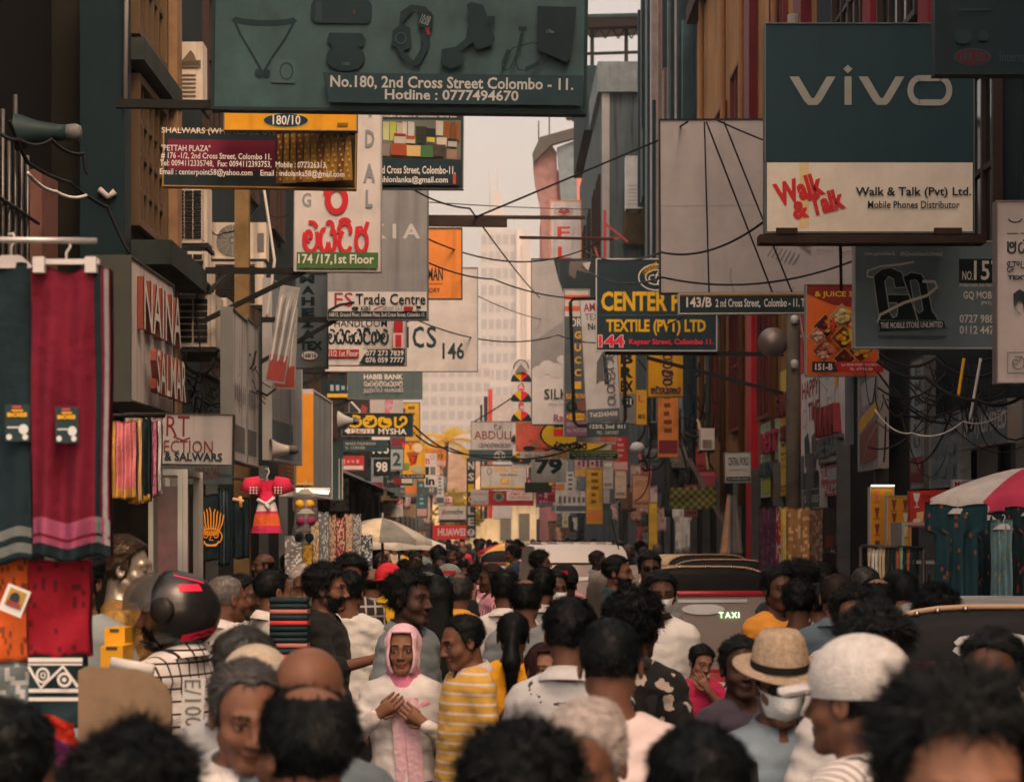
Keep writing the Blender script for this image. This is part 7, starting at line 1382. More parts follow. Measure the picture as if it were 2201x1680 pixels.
def pack(label, box, Y, c):
    u0, v0, u1, v1 = box; a, b = P(u0, v1, Y), P(u1, v0, Y); W, H = b.x - a.x, b.z - a.z; o = empty('plastic_pack', label, 'packet', ((a.x + b.x) / 2, Y, a.z), group='clear packs hung by the dress')
    m = MB(); m.grid([[(W * (i / 10 - .5), -.05 * math.sin(math.pi * i / 10) - .01 * math.sin(i * 2.3 + j), H * j / 6) for i in range(11)] for j in range(7)]); m.build('wrapper', glassm((.5, .48, .46), .15, .22), o)
    for s_ in (-1, 1): MB().lathe((s_ * W * .2, -.01, H * .3), [(.01, -.05), (W * .16, -.035), (W * .2, 0), (W * .2, .02)], 14, 'Y').build('cup', M(c, .7, bump=.3), o)
    hanger(o, 0, H * .98, .5, False)
pack('clear pack with mustard yellow underwear', (629, 1050, 682, 1098), 14.5, A(210, 150, 44)); pack('clear pack with plum red underwear below the mustard one', (632, 1092, 684, 1132), 14.4, A(120, 36, 64)); pack('black wrapped pack under the plum red one', (628, 1130, 680, 1166), 14.5, A(34, 38, 40))
o = empty('lamp_tube', 'lit strip lamp above the bead curtains', 'lamp', P(672, 1053, 15)); MB().tube([(-.12, 0, 0), (.12, 0, -.02)], .014, 8).build('tube', glow((1, .8, .55), .8), o); MB().bx(-.13, .13, .015, .04, -.02, .02).build('holder', WHM, o)
BC = 'sparkling bead curtains and trims on the left stall'
for i, (u0, v0, u1, v1, c, c2, lb) in enumerate([(612, 1150, 650, 1235, (120, 110, 104), (190, 180, 170), 'silver grey bead curtain leftmost of the trims'), (642, 1170, 672, 1240, (176, 130, 50), (130, 90, 40), 'gold disc curtain'), (668, 1120, 686, 1240, (196, 166, 130), (150, 116, 90), 'cream ribbon trim'), (684, 1100, 706, 1245, (110, 108, 106), (176, 170, 164), 'grey bead strand curtain'), (704, 1106, 722, 1240, (186, 150, 120), (130, 90, 80), 'peach flower trim'), (720, 1112, 742, 1235, (150, 60, 60), (190, 160, 140), 'red and cream flower trim'), (740, 1104, 758, 1225, (196, 160, 130), (150, 120, 100), 'tan tassel trim'), (756, 1104, 776, 1215, (170, 160, 152), (100, 98, 96), 'pale silver trim'), (774, 1150, 800, 1225, (80, 84, 86), (190, 184, 176), 'black and white chequered trim')]):
    r2 = random.Random(i); hang('bead_curtain', lb + ' on the left stall', (u0, v0, u1, v1), 16.5 + .1 * i, (lambda c, c2, r2: lambda x, z: A(*c2) if r2.random() < .35 else A(*c))(c, c2, r2), 'trim', 4, .03, BC, nz=26, nx=8)
# stack of folded cloth held up behind the white polo
o = empty('cloth_stack', 'stack of folded black and red cloth at the left stall', 'cloth stack', (P(621, 1430, 10.6).x, 10.6, P(621, 1440, 10.6).z))
for k in range(13):
    c = [A(38, 44, 46), A(34, 40, 42), A(186, 60, 60), A(44, 50, 52), A(170, 100, 90), A(40, 46, 48)][k % 6]; q = MB(); z = k * .030; q.tube([(-.1, -.02, z + .012), (.1, -.02, z + .012)], .0145, 8); q.bx(-.1, .1, -.02, .12, z, z + .026); q.build('folded_cloth', M(c, .85), o)
MB().bx(-.14, .14, -.06, .2, -1.2 + .1, -.01).build('box', M(A(70, 50, 40), .8), o)
# ================================================================ PARASOLS
def parasol(label, u, v, Y, rad, h, cols, pole=True, tilt=0., rot=0.):
    c = P(u, v, Y); o = empty('parasol', label, 'parasol', (c.x, Y, 0), R(rot)); n = 8; top = c.z
    for k in range(n):
        m = MB(); a0, a1 = 6.2832 * k / n, 6.2832 * (k + 1) / n; rows = []
        for j in range(7):
            q = j / 6; r_ = rad * q; z = top - h * q ** 1.35; rows.append([(r_ * (1 - .06 * math.sin(math.pi * i / 6) * q) * math.cos(a0 + (a1 - a0) * i / 6), r_ * (1 - .06 * math.sin(math.pi * i / 6) * q) * math.sin(a0 + (a1 - a0) * i / 6), z + tilt * r_ * math.cos(a0 + (a1 - a0) * i / 6) + .02 * math.sin(math.pi * i / 6) * q) for i in range(7)])
        rows.append([(p_[0] * 1.01, p_[1] * 1.01, p_[2] - .12 * rad) for p_ in rows[-1]]); m.grid(rows); m.build('canopy_panel', leafm(cols[k % len(cols)]) if False else M(cols[k % len(cols)], .8, var=.3, scale=3, bump=.2, stain=.2), o)
    MB().tube([(0, 0, 0), (0, 0, top + .06)], .018, 8).build('pole', M(A(120, 110, 104), .4, .5), o)
    m = MB()
    for k in range(n): a = 6.2832 * k / n; m.beam((0, 0, top - .05), (rad * math.cos(a), rad * math.sin(a), top - h + tilt * rad * math.cos(a) - .01), .014)
    m.build('rib', M((.2, .18, .16), .5, .4), o); return o
parasol('large red and pale grey parasol over the right stall', 2210, 1004, 11.5, .58, .22, [A(150, 44, 62), A(164, 148, 138), A(164, 148, 138), A(170, 152, 140), A(164, 148, 138), A(150, 44, 62), A(150, 44, 62), A(150, 44, 62)], rot=6, tilt=-.05)
parasol('worn off white parasol over the far left stalls', 822, 1112, 25, .62, .24, [A(150, 140, 128), A(196, 170, 140), A(120, 112, 104), A(160, 146, 132)], tilt=-.08)
parasol('second grey parasol behind the worn off white one', 858, 1142, 30, .7, .2, [A(150, 138, 128), A(176, 160, 146)])
parasol('little red and yellow parasol in the crowd', 1085, 1166, 40, .55, .18, [A(170, 40, 60), A(226, 170, 90), A(60, 60, 62), A(190, 50, 60)])
# ================================================================ RIGHT STALLS
RG = 'garments and fabric hung on the right stalls'
def shirtshape(fz): return (0, 1) if fz < .26 else (.16, .84)
def leafy(c1, c2): 
    r3 = random.Random(9); return lambda x, z: c2 if r3.random() < .03 else c1
for lb, b_, Y, c1, c2 in [('teal shirt with small orange leaf print, largest on the right stall', (1995, 1085, 2122, 1320), 10.2, A(27, 42, 46), A(110, 56, 40)), ('teal dark leaf shirt behind the parasol pole', (2085, 1100, 2160, 1330), 10.7, A(24, 34, 37), A(96, 52, 38)), ('pale teal kurta with mustard edge at the right edge', (2138, 1118, 2176, 1315), 10.4, A(90, 110, 112), A(150, 120, 70)), ('black shirt with red roses at the right edge', (2168, 1090, 2260, 1300), 10.8, A(30, 36, 38), A(130, 40, 50)), ('orange red cloth low at the right edge', (2140, 1290, 2200, 1400), 10.0, A(176, 60, 50), A(150, 40, 60))]:
    o_ = hang('hung_shirt', lb, b_, Y, leafy(c1, c2), 'shirt', 3, .03, RG, nz=26, nx=20, shape=shirtshape if 'shirt' in lb else None, thick=.08); hanger(o_, 0, o_.dimensions.z - .03, .4, False)
for i, (lb, b_, c1, c2) in enumerate([('dark plum sequin fabric', (1632, 1088, 1668, 1240), (62, 36, 50), (84, 50, 66)), ('red and silver ribbon', (1664, 1090, 1678, 1240), (150, 40, 56), (170, 160, 150)), ('yellow and white ribbon', (1676, 1090, 1690, 1240), (190, 160, 60), (170, 160, 150)), ('golden brown sequin fabric', (1690, 1090, 1740, 1250), (150, 104, 66), (190, 150, 110)), ('brown lace fabric', (1738, 1092, 1768, 1252), (96, 70, 56), (130, 100, 84))]):
    r4 = random.Random(i); hang('hung_fabric', lb + ' hung at the right shop', b_, 21 + .1 * i, (lambda c1, c2, r4: lambda x, z: A(*c2) if r4.random() < .3 else A(*c1))(c1, c2, r4), 'fabric', 3, .04, RG, nz=22, nx=10)
BG_ = 'belts hung in a row on the right stall'
for i, c in enumerate([(170, 140, 110), (190, 180, 170), (196, 184, 172), (176, 150, 120), (176, 146, 116), (60, 50, 44), (30, 34, 36), (34, 36, 38), (150, 76, 50), (110, 150, 110), (30, 34, 36), (150, 80, 54), (36, 40, 42), (32, 36, 38)]):
    nm = ['tan', 'silver chain', 'white', 'sand', 'beige', 'dark brown', 'black', 'charcoal', 'rust', 'green striped', 'jet black', 'copper', 'grey black', 'soot black'][i]
    x = 1866 + i * 7.6; hang('hung_belt', f'{nm} belt in the row hung on the right stall', (x, 1176 + (i % 3) * 2, x + 5.6, 1290), 12.6 + .02 * (i % 2), A(*c), 'belt', .5, .004, BG_, nx=3, nz=8, thick=.012)
MB().tube([P(1850, 1174, 12.65), P(1985, 1178, 12.65)], .014, 8).tube([P(1985, 1178, 12.65), (P(1985, 1178, 12.65).x, 12.65, 0)], .014, 8).tube([P(1850, 1174, 12.65), (P(1850, 1174, 12.65).x, 12.65, 0)], .014, 8).build('belt_rack', M((.05, .05, .05), .4, .5), None, 'rack holding the row of belts', 'rack')
o = empty('show_case', 'lit glass food counter under the red drink menu', 'counter', (P(1990, 1200, 14).x, 14, 0)); w_ = .17; zt = P(0, 1128, 14).z
m = MB(); [m.bx(-w_, w_, 0, .4, z, z + .02) for z in (.7, 1.2, 1.5, 1.75, zt)]; m.bx(-w_, -w_ + .02, 0, .4, 0, zt).bx(w_ - .02, w_, 0, .4, 0, zt); m.build('frame', M(A(130, 120, 112), .4, .5), o); MB().bx(-w_ + .02, w_ - .02, .1, .16, 1.40, 1.44).build('lamp_strip', glow((1, .62, .2), 2.2), o); MB().bx(-w_, w_, .02, .4, 0, .7).build('base', M(A(60, 44, 36), .7), o)
for k in range(6): MB().lathe((-.12 + k * .047, .2, (1.52, 1.22)[k % 2]), [(.018, 0), (.02, .08), (.008, .12), (.008, .15)], 10).build('bottle', M([A(150, 90, 40), A(60, 40, 34), A(150, 130, 70)][k % 3], .3), o)
# far garments and small boards along both shop rows
CLR = [('pale pink', (196, 160, 150)), ('cream', (200, 178, 150)), ('peach', (206, 150, 120)), ('white', (196, 184, 176)), ('grey', (120, 114, 110)), ('dark', (60, 56, 54)), ('mustard', (200, 160, 80)), ('rose', (170, 90, 90)), ('brown', (110, 84, 70))]
KND = [('blouse', .34, .5), ('long kurta', .4, .95), ('trousers', .26, .8), ('towel', .3, .6), ('printed panel', .45, .75), ('fabric length', .28, 1.3)]
rg = random.Random(12); usedg = set(); ng = 0
for k in range(400):
    if ng >= 46: break
    side = 1 if rg.random() < .72 else -1; Y = rg.uniform(36, 98); X = (3.95 if Y < 64 else 2.9) * 1.0 if side > 0 else -3.55; X += rg.uniform(-.5, .2) * side
    z = rg.choice((1.9, 2.4, 3.0, 3.5)) + rg.uniform(-.2, .3); c = rg.choice(CLR); kd = rg.choice(KND); where = ('near the orange building', 'below the electronics sign', 'under the number 79', 'beyond the number 79')[min(3, int((Y - 36) / 15))] if side > 0 else ('beside the bank sign', 'under the number boards', 'by the far left stalls', 'near the palm')[min(3, int((Y - 36) / 15))]
    lb = f'{c[0]} {kd[0]} hung high on the {"right" if side > 0 else "left"} shops {where}' if z > 2.9 else f'{c[0]} {kd[0]} hung on the {"right" if side > 0 else "left"} shops {where}'
    if lb in usedg: continue
    usedg.add(lb); ng += 1; u, v = U0 + X / Y * F, V0 + (CZ - z) / Y * F; hw, hh = kd[1] / 2 / Y * F, kd[2] / 2 / Y * F
    hang('hung_garment', lb, (u - hw, v - hh, u + hw, v + hh), Y, tex(A(*c[1]), A(*[q * .8 for q in c[1]]), .2), 'garment', 2, .04, 'garments hung along the far shop fronts', nz=8, nx=6, shape=(lambda fz: (0, 1) if fz < .3 else (.15, .85)) if kd[0] in ('blouse', 'long kurta') else None)
# ================================================================ AIR CONDITIONERS, DUCT, HORNS, POLES, CABLES
def ac(label, box, Y, kind='grid', depth=.32, col=A(176, 156, 140), cols=2, rows=7, badge=None):
    u0, v0, u1, v1 = box; s = Sign('air_conditioner', label, box, Y, col, cat='air conditioner', depth=depth, group='air conditioner units on the left wall' if u0 < 900 else 'air conditioner units on the right row', stain=.35); W, H = s.W, s.H; DKc = (.016, .018, .02)
    if kind == 'grid':
        m = MB(); cw = W * .74 / cols; rh = H * .86 / rows
        for i in range(cols):
            for j in range(rows): m.bx(W * -.42 + cw * i + cw * .06, W * -.42 + cw * i + cw * .94, -.012, -.001, H * .07 + rh * j + rh * .12, H * .07 + rh * j + rh * .86)
        m.build('grille', M(DKc, .7), s.o); MB().bx(W * .36, W * .4, -.015, -.001, H * .04, H * .96).build('side_trim', M(A(150, 132, 118), .5), s.o)
    elif kind == 'fan':
        m = MB(); m.lathe((-W * .12, -.004, H * .5), [(H * .06, -.004), (H * .44, -.003)], 30, 'Y'); m.build('fan_recess', M(DKc, .6), s.o); m = MB()
        for r_ in range(4, 15): m.lathe((-W * .12, -.02, H * .5), [(H * .03 * r_, 0), (H * .03 * r_ + .006, 0)], 30, 'Y', caps=False)
        for k in range(12): a = k * .5236; m.beam((-W * .12, -.022, H * .5), (-W * .12 + H * .43 * math.cos(a), -.022, H * .5 + H * .43 * math.sin(a)), .006)
        m.build('grille', M(A(150, 140, 132), .5), s.o); MB().bx(W * .34, W * .46, -.01, -.001, H * .2, H * .7).build('valve_panel', M(A(90, 84, 80), .5), s.o)
    elif kind == 'fins':
        m = MB(); n = 20
        for k in range(n): m.bx(-W * .42, W * .34, -.012, -.001, H * (.05 + .9 * k / n), H * (.05 + .9 * (k + .55) / n))
        m.build('fins', M(DKc, .6), s.o)
    else:
        m = MB(); [m.bx(-W * .36, W * .3, -.012, -.001, H * (.08 + k * .07), H * (.08 + k * .07) + .012) for k in range(6)]; m.build('louvre', M(A(110, 90, 70), .6), s.o)
    if badge:
        s.k = 4; s.p([(u0 + 25, v0 + 46), (u0 + 48, v0 + 18), (u0 + 56, v0 + 28), (u0 + 62, v0 + 46)], A(90, 72, 56), 'badge').r((u0 + 14, v0 + 40, u0 + 70, v0 + 56), A(90, 72, 56), 'badge').t(badge, (u0 + 16, v0 + 43, u0 + 68, v0 + 53), A(60, 48, 40), .03)
    m = MB(); [m.beam((sx * W * .4, 0, -.03), (sx * W * .4, depth + .35, -.03), .04) for sx in (-1, 1)]; m.beam((-W * .5, .03, -.03), (W * .5, .03, -.03), .04); m.build('bracket', M(STEEL, .6, .3), s.o); s.done()
ac('topmost air conditioner with triangle badge glowing in the sun', (362, 90, 436, 217), 21, 'back', badge='FUJICOOL'); ac('tall grid fronted air conditioner under the textile board', (372, 400, 447, 522), 22.6, 'grid', cols=3, rows=14); ac('fan fronted air conditioner behind the concrete pole', (456, 478, 572, 556), 26.5, 'fan'); ac('finned air conditioner below the fan unit', (454, 562, 566, 655), 26.2, 'fins'); ac('small louvred air conditioner half hidden by cables', (388, 540, 446, 606), 24.6, 'grid', cols=2, rows=4); ac('weathered air conditioner with sunlit yellow flank beside the lightbox', (375, 633, 464, 745), 20.2, 'grid', cols=2, rows=7, depth=.55); ac('second weathered air conditioner close behind the first', (438, 640, 488, 742), 21.1, 'fins', depth=.5)
ac('white air conditioner on the concrete building', (1345, 335, 1381, 448), 63, 'back', depth=.5, col=A(196, 184, 176)); ac('cream air conditioner by the white framed board', (1506, 920, 1536, 966), 37.5, 'back', col=A(190, 172, 156)); ac('grey air conditioner low among the right hand cables', (1444, 960, 1480, 1004), 41, 'fan', col=A(120, 116, 112)); ac('faded air conditioner left of the red pilaster', (1396, 905, 1428, 940), 43, 'fins', col=A(110, 106, 104))
MB().lathe(P(374, 764, 20.6), [(.02, 0), (.066, 0), (.066, .6), (.02, .6)], 16, 'X').build('exhaust_duct', M(A(96, 88, 82), .4, .5, var=.3), None, 'round grey exhaust duct under the weathered air conditioner', 'duct')
m = MB(); rr = random.Random(3); c = P(430, 770, 20.3)
for k in range(9): m.tube([(c.x + (.15 + rr.uniform(-.02, .02)) * math.cos(a) + rr.uniform(-.004, .004), c.y - .01 * k, c.z + (.16 + rr.uniform(-.02, .02)) * math.sin(a)) for a in [i * .35 for i in range(19)]], .007, 5)
m.tube([(c.x + .02, c.y, c.z - .16), (c.x + .03, c.y, c.z - .4), (c.x - .02, c.y, c.z - .62)], .012, 6); m.build('cable_coil', M((.016, .017, .018), .5), None, 'coil of black cable hanging on the exhaust duct', 'cable')
o = empty('utility_pole', 'brown concrete utility pole behind the textile board', 'pole', (P(521, 600, 25).x, 25, 0)); MB().box((0, 0, 4.5), (.2, .2, 9), taper=.8).build('shaft', M(A(110, 84, 54), .85, var=.4, scale=3), o); MB().beam((-.1, -.1, 5.3), (-.7, -.1, 4.7), .05).build('stay', M(STEEL, .6), o)
o = empty('utility_pole', 'weathered wooden utility pole by the round lamp on the right', 'pole', (P(1705, 700, 27).x, 27, 0)); MB().tube([(0, 0, 0), (0, 0, 9)], [.11, .08], 10).build('shaft', M(A(110, 96, 84), .85, var=.4), o)
m = MB(); [m.lathe((.0, -.12, z), [(.01, 0), (.05, .01), (.05, .1), (.02, .12)], 10) for z in (4.2, 4.8)]; m.build('insulator', WHM, o)
def horn(label, u, v, Y, L, r0, r1, dirx, col, rz=0.):
    c = P(u, v, Y); o = empty('loudspeaker', label, 'loudspeaker', c, rz); m = MB(); m.lathe((0, 0, 0), [(r0 * .3, -.02), (r0, 0), (r0 * 1.1, L * .2 * dirx), (r1 * .62, L * .6 * dirx), (r1, L * dirx)], 20, 'X', caps=False); m.build('horn', M(col, .5, var=.15), o); MB().lathe((0, 0, 0), [(r0 * .9, -.1 * dirx), (r0 * 1.15, -.06 * dirx), (r0, .02 * dirx)], 14, 'X').build('driver', M(A(90, 86, 82), .5), o); MB().beam((0, .05, 0), (0, .5, .1), .03).build('bracket', M(STEEL, .6), o)
horn('large dark grey horn loudspeaker in the shadow at far left', 146, 285, 15.5, .40, .06, .15, -1, A(34, 41, 41)); horn('off white horn loudspeaker on the grey metal board', 622, 966, 23, .22, .05, .13, -1, A(186, 168, 156), .3); horn('pale horn loudspeaker lower left near the black board', 760, 905, 38, .3, .06, .2, -1, A(150, 140, 134))
c = P(1662, 735, 27); o = empty('street_lamp', 'round dented metal dome lamp beside the wooden pole', 'lamp', c); MB().lathe((0, 0, 0), [(.004, -.1), (.08, -.09), (.15, -.05), (.2, .03), (.205, .05), (.17, .05)], 24, 'Y').build('lamp_shade', M((.3, .27, .25), .45, .6, var=.3), o); MB().lathe((.2, .06, 0), [(.03, -.02), (.05, 0), (.03, .05)], 10, 'X').beam((.1, .08, 0), (.42, .1, .1), .03).build('bracket', WHM, o)
m = MB(); m.beam(P(918, 466, 24), P(1258, 468, 24), .04); m.beam(P(920, 478, 23.9), P(1090, 480, 23.9), .07, .09); m.beam(P(1116, 510, 24.4), P(1320, 514, 24.4), .03); m.build('steel_beam', M((.06, .045, .04), .6, .4, var=.3), None, 'rusty steel beam with lamp trough across the street', 'beam')
m = MB(); m.beam(P(1300, 452, 40), P(1300, 600, 40), .06); m.beam(P(1120, 512, 40), P(1330, 512, 40), .04); m.beam(P(1300, 480, 40), P(1350, 520, 40), .04); m.beam(P(1278, 530, 40), P(1300, 600, 40), .04); m.build('sign_bracket', M(A(150, 60, 62), .6), None, 'red steel bracket frame above the black textile board', 'bracket')
m = MB(); m.beam(P(1480, 985, 36), P(1575, 1160, 36), .08); m.build('leaning_plank', M(A(96, 84, 76), .8, var=.4), None, 'long grey plank leaning among the right hand cables', 'plank')
for i, (a, b, Y, r_, c, lb) in enumerate([((1520, 560), (1520, 1010), 41, .05, (70, 76, 78), 'dark downpipe left of the cream air conditioner'), ((1462, 850), (1466, 1090), 42, .06, (90, 92, 94), 'grey downpipe under the yellow lightbox'), ((1430, 840), (1434, 1080), 44, .07, (60, 66, 68), 'thick dark pipe among the cables'), ((1500, 900), (1530, 1060), 40, .03, (190, 160, 120), 'thin cream conduit looping beside the cables'), ((1545, 640), (1547, 950), 39, .03, (80, 60, 50), 'rusty conduit on the orange wall')]):
    MB().tube([P(*a, Y), P((a[0] + b[0]) / 2 + 2, (a[1] + b[1]) / 2, Y), P(*b, Y)], r_, 8).build('downpipe', M(A(*c), .6, .2, var=.3), None, lb, 'pipe', 'pipes on the right shop fronts')
for i, (b_, Y, c, lb) in enumerate([((1380, 960, 1420, 1000), 45, (90, 92, 92), 'grey meter box right of the number 79'), ((1440, 1000, 1466, 1060), 42, (84, 86, 88), 'upright grey cable box'), ((1496, 960, 1516, 1010), 39, (150, 60, 60), 'small faded red box'), ((1322, 1010, 1346, 1070), 48, (190, 160, 140), 'pale pink board under the green strip sign'), ((1360, 1020, 1396, 1090), 47, (196, 140, 110), 'peach poster panel under the white parcel'), ((1472, 1040, 1500, 1110), 37, (120, 70, 70), 'maroon shop board below the cables'), ((1500, 1010, 1538, 1080), 36, (130, 60, 66), 'red purple shop board with white rows'), ((1395, 1080, 1412, 1180), 38, (220, 170, 60), 'narrow yellow fruit poster'), ((1296, 990, 1318, 1050), 52, (176, 160, 150), 'white board leaning by the pink garments')]):
    s = Sign('wall_panel', lb + ' on the right', b_, Y, A(*c), group='small boards on the right shop fronts', cat='panel', stain=.3, rim=A(*[q * .6 for q in c]), rimw=1, var=.3)
    s.r((b_[0] + 3, b_[1] + 5, b_[2] - 3, b_[1] + 12), A(*[min(255, q * 1.25) for q in c])).r((b_[0] + 3, b_[3] - 12, b_[2] - 3, b_[3] - 6), A(*[q * .7 for q in c])).done()
m = MB(); c = P(1370, 968, 42); m.lathe((c.x, c.y, c.z), [(.01, -.06), (.14, -.05), (.17, .06), (.1, .16), (.02, .18)], 12); m.build('wrapped_parcel', M(A(176, 166, 160), .8, bump=.4), None, 'white wrapped bundle hung on the right hand cables', 'bundle')
# little worn boards crowding both shop rows farther off
rb = random.Random(31); useb = set(); nb = 0
BCL = [('red', (170, 50, 50)), ('white', (184, 170, 162)), ('yellow', (220, 160, 60)), ('slate', (76, 84, 88)), ('grey', (130, 126, 124)), ('orange', (206, 120, 60)), ('pink', (190, 140, 136)), ('black', (36, 42, 44)), ('teal', (70, 96, 98)), ('maroon', (110, 40, 50))]
for k in range(300):
    if nb >= 44: break
    side = 1 if rb.random() < .62 else -1; Y = rb.uniform(38, 100); X = rb.uniform(1.75, 3.7) if side > 0 else rb.uniform(-3.7, -2.3); z = rb.uniform(2.9, 4.6) if rb.random() < .7 else rb.uniform(4.6, 7 if side > 0 else 5.2)
    if side > 0 and Y < 48 and X < 3: continue
    c = rb.choice(BCL); tall = rb.random() < .5; w_, h_ = (rb.uniform(.3, .5), rb.uniform(.8, 1.5)) if tall else (rb.uniform(.7, 1.3), rb.uniform(.3, .7)); c2 = rb.choice(BCL)
    lb = f"small {c[0]} {'upright' if tall else 'wide'} board with {c2[0]} band, {'low' if z < 3.7 else 'high'} among the far {'right' if side > 0 else 'left'} shops"
    if lb in useb or c == c2: continue
    useb.add(lb); nb += 1; u, v = U0 + X / Y * F, V0 + (CZ - z) / Y * F; hw, hh = w_ / 2 / Y * F, h_ / 2 / Y * F; b_ = (u - hw, v - hh, u + hw, v + hh)
    s = Sign('shop_sign', lb, b_, Y, A(*c[1]), group='small worn boards along the far shop rows', stain=.3, var=.25, rim=A(70, 66, 62) if rb.random() < .5 else None, rimw=.8)
    if tall:
        s.r((u - hw * .9, v + hh * .5, u + hw * .9, v + hh * .9), A(*c2[1]))
        for j in range(5): s.l([(u - hw * .4, v - hh * .8 + j * hh * .25), (u + hw * rb.uniform(.1, .5), v - hh * .8 + j * hh * .25)], hh * .12, A(*[q * .5 if sum(c[1]) > 330 else min(255, q * 2 + 60) for q in c[1]]), 'worn_print')
    else:
        s.r((u - hw * .95, v + hh * .35, u + hw * .95, v + hh * .85), A(*c2[1]))
        for j in range(6): s.l([(u - hw * .8 + j * hw * .27, v - hh * .2), (u - hw * .8 + j * hw * .27 + hw * .16, v - hh * .2)], hh * rb.uniform(.3, .7), A(*[q * .5 if sum(c[1]) > 330 else min(255, q * 2 + 60) for q in c[1]]), 'worn_print')
    s.done()
# plastic sheet drape
hang('plastic_sheet', 'clear plastic sheet draped under the white framed board', (1545, 1062, 1600, 1190), 30, lambda x, z: A(170, 130, 104) if x < .3 else A(110, 100, 96), 'sheet', 2, .06, None, shape=lambda fz: (.35 - .3 * fz, .65 + .3 * fz))
hang('awning_cloth', 'olive checked cloth awning over the right hand shop', (1440, 1046, 1540, 1094), 34, lambda x, z: A(110, 96, 44) if int(x * 12) % 2 == int(z * 6) % 2 else A(60, 60, 44), 'awning', 1, .05, None)
# cables across the street
def cable(label, pts, r_=.010, sag=.0, n=14, col=(.014, .015, .016)):
    q = []
    for (a, b) in zip(pts, pts[1:]):
        A_, B_q = P(*a), P(*b)
        for i in range(n + (b is pts[-1])): t = i / n; p_ = A_.lerp(B_q, t); p_.z -= sag * 4 * t * (1 - t); q.append(p_)
    MB().tube(q, r_, 5).build('cable', M(col, .5, var=.1), None, label, 'cable', 'cables crossing the street')
for lb, pts, r_, sg in [('long cable rising right across the sky gap to the blank banner', [(1020, 468, 23), (1420, 300, 23), (1478, 262, 21)], .012, .0), ('cable sagging from the cosmetics board to the steel beam', [(880, 402, 22), (1010, 448, 23), (1160, 640, 40)], .011, .05), ('thin level cable below the cosmetics board', [(880, 432, 26), (1270, 450, 40)], .008, .02), ('cable sloping past the pale towers to the billboard', [(840, 522, 24), (1060, 600, 30), (1280, 640, 34)], .012, .1), ('cable running under the orange board', [(900, 504, 27), (1290, 520, 33)], .012, .35), ('lower cable from the white 146 board to the billboard', [(870, 676, 30), (1200, 720, 38), (1470, 680, 28)], .012, .25), ('faint cable over the tower windows', [(960, 600, 34), (1180, 690, 44), (1330, 770, 40)], .009, .1), ('heavy cable from the billboard to the phone billboard', [(1260, 540, 30), (1422, 542, 21), (1640, 478, 18)], .012, .12), ('pair cable above the black textile board', [(1250, 572, 30), (1424, 596, 21), (1836, 560, 20)], .011, .15), ('cable drooping over the white arrow sign', [(895, 935, 40), (960, 960, 50), (1090, 985, 46), (1250, 958, 40)], .022, .1), ('cable drooping above the palm tree', [(890, 915, 41), (1000, 975, 52), (1240, 950, 44)], .02, .15), ('cable from the mast to the red slab', [(1020, 905, 60), (1110, 848, 60)], .02, .02), ('cable down the blank banner left', [(1514, 262, 21.2), (1524, 628, 21.2)], .009, 0), ('slanted cable down the blank banner middle', [(1518, 262, 21.1), (1660, 628, 21.1)], .010, 0), ('slanted cable down the blank banner right', [(1556, 262, 21.1), (1702, 628, 21.1)], .010, 0), ('cable at the upper right of the blank banner', [(1540, 258, 21.0), (1690, 320, 21.0)], .010, .01), ('rope like cable from the banner foot to the juice board', [(1806, 506, 17), (1808, 625, 17)], .014, 0), ('white cable hanging past the dome lamp', [(1716, 660, 24), (1736, 760, 24), (1780, 840, 24)], .009, .05), ('cable curving down the blank teal slab', [(20, 260, 15), (60, 350, 15.4), (150, 392, 16.5), (232, 446, 17), (280, 545, 17)], .016, .02), ('looping black cable at the far left wall', [(-20, 262, 14), (40, 300, 14), (110, 300, 14.5), (180, 330, 15), (188, 372, 15)], .014, .04), ('pale short cable by the corner post', [(60, 372, 14), (120, 412, 14.6), (185, 420, 15)], .014, .03), ('dark cable falling beside the weathered air conditioner', [(436, 560, 20), (420, 660, 20), (432, 760, 20)], .009, 0), ('white conduit drooping past the concrete pole', [(566, 400, 24), (590, 560, 24), (574, 680, 24)], .02, 0), ('cable tangle strand over the dark left wall', [(440, 470, 24), (480, 500, 25), (560, 440, 26), (620, 460, 26)], .009, .1), ('cream cable looping over the black shop awnings', [(1880, 880, 15), (1960, 930, 15), (2070, 905, 15), (2180, 870, 14)], .005, .06), ('dark cable bundle above the dark shop board', [(1885, 775, 15), (1990, 810, 15), (2100, 860, 14.5), (2200, 850, 14)], .014, .05), ('second dark cable bundle at the right wall', [(1890, 760, 15.4), (2010, 770, 15.4), (2140, 800, 15)], .012, .08), ('yellow pole leaning among the right hand cables', [(2072, 770, 15.2), (2060, 850, 15.2)], .014, 0), ('pale conduit hanging left of the tall textile board', [(2108, 770, 14.6), (2085, 900, 14.6)], .012, 0)]:
    cable(lb, pts, r_, sg, col=A(176, 160, 150) if 'white' in lb.split()[:1] or 'pale' in lb.split()[:1] or 'cream' in lb.split()[:1] else (A(220, 150, 40) if lb.startswith('yellow') else (.014, .015, .016)))
m = MB(); rr = random.Random(8)
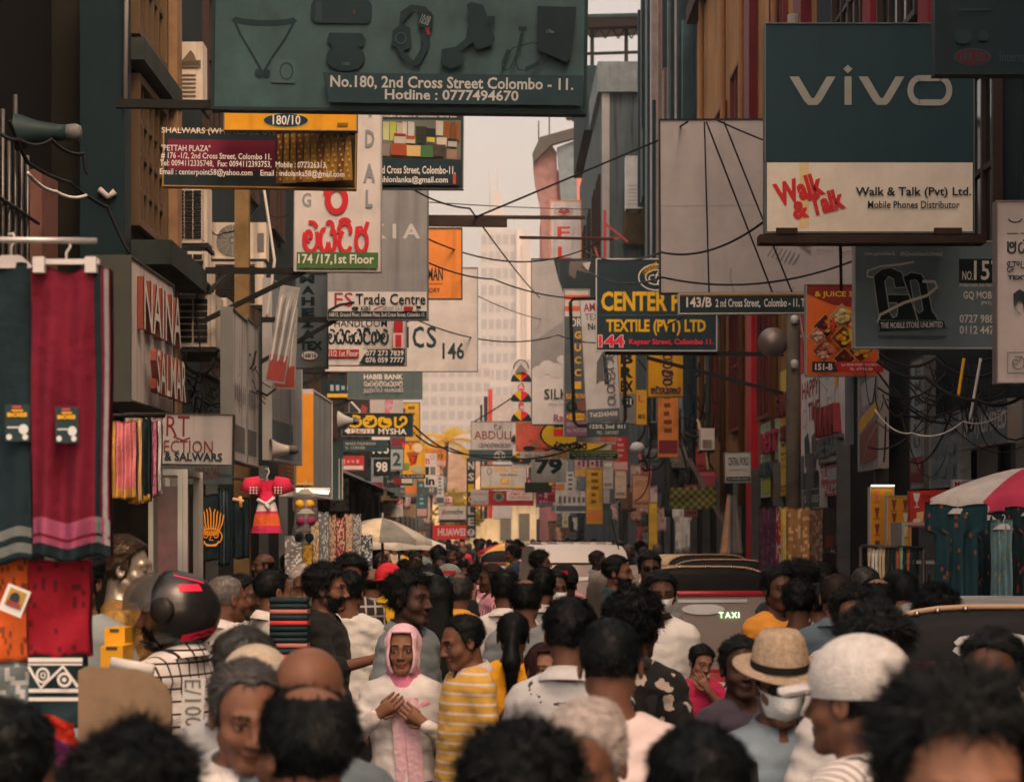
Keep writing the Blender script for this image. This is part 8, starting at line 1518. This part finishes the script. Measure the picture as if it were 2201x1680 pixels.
for k in range(36):
    a = P(rr.uniform(1880, 2140), rr.uniform(760, 900), rr.uniform(15.6, 16.4)); b = a + Vector((rr.uniform(-.7, .7), rr.uniform(-.3, .3), rr.uniform(-.5, .2))); sg = rr.uniform(.05, .3); m.tube([a.lerp(b, t) - Vector((0, 0, sg * 4 * t * (1 - t))) for t in [i / 8 for i in range(9)]], rr.uniform(.004, .009), 4)
m.build('cable_tangle', M((.02, .022, .023), .6, var=.4), None, 'dense tangle of black cables under the slate mobile board', 'cables', kind='stuff')
m = MB()
for k in range(46):
    a = P(rr.uniform(1380, 1540), rr.uniform(790, 1010), rr.uniform(39, 44)); b = a + Vector((rr.uniform(-.5, .5), rr.uniform(-.4, .4), rr.uniform(-1.6, .3))); sg = rr.uniform(.0, .3); m.tube([a.lerp(b, t) + Vector((sg * 2 * t * (1 - t), 0, -sg * 3 * t * (1 - t))) for t in [i / 6 for i in range(7)]], rr.uniform(.01, .028), 4)
m.build('cable_tangle', M((.03, .033, .034), .6, var=.5), None, 'hanging mess of wires and struts on the right facade', 'cables', kind='stuff')
m = MB()
for k in range(60):
    a = P(rr.uniform(370, 560), rr.uniform(780, 880), rr.uniform(20.5, 22)); b = a + Vector((rr.uniform(-.25, .25), rr.uniform(-.3, .3), rr.uniform(-.35, .2))); m.tube([a, a.lerp(b, .5) - Vector((0, 0, .06)), b], rr.uniform(.005, .014), 4)
m.build('cable_tangle', M((.024, .026, .027), .6, var=.5), None, 'nest of wires under the exhaust duct', 'cables', kind='stuff')
# ---------------------------------------------------------------- haze: one closed box of even air
MB().bx(-120, 120, -30, 2200, -1.2, 300).build('haze', [], kind='stuff', label='thin warm haze filling the street')
hz = bpy.data.objects['haze']; hm = bpy.data.materials.new('haze'); hm.use_nodes = True; n = hm.node_tree; n.nodes.clear()
pv = n.nodes.new('ShaderNodeVolumePrincipled'); pv.inputs['Density'].default_value = .00068; pv.inputs['Color'].default_value = (.93, .94, .92, 1); pv.inputs['Anisotropy'].default_value = .3
oo = n.nodes.new('ShaderNodeOutputMaterial'); n.links.new(pv.outputs[0], oo.inputs['Volume']); hz.data.materials.append(hm)
hm.volume_intersection_method if hasattr(hm, 'volume_intersection_method') else None
print('objects', len(bpy.data.objects))
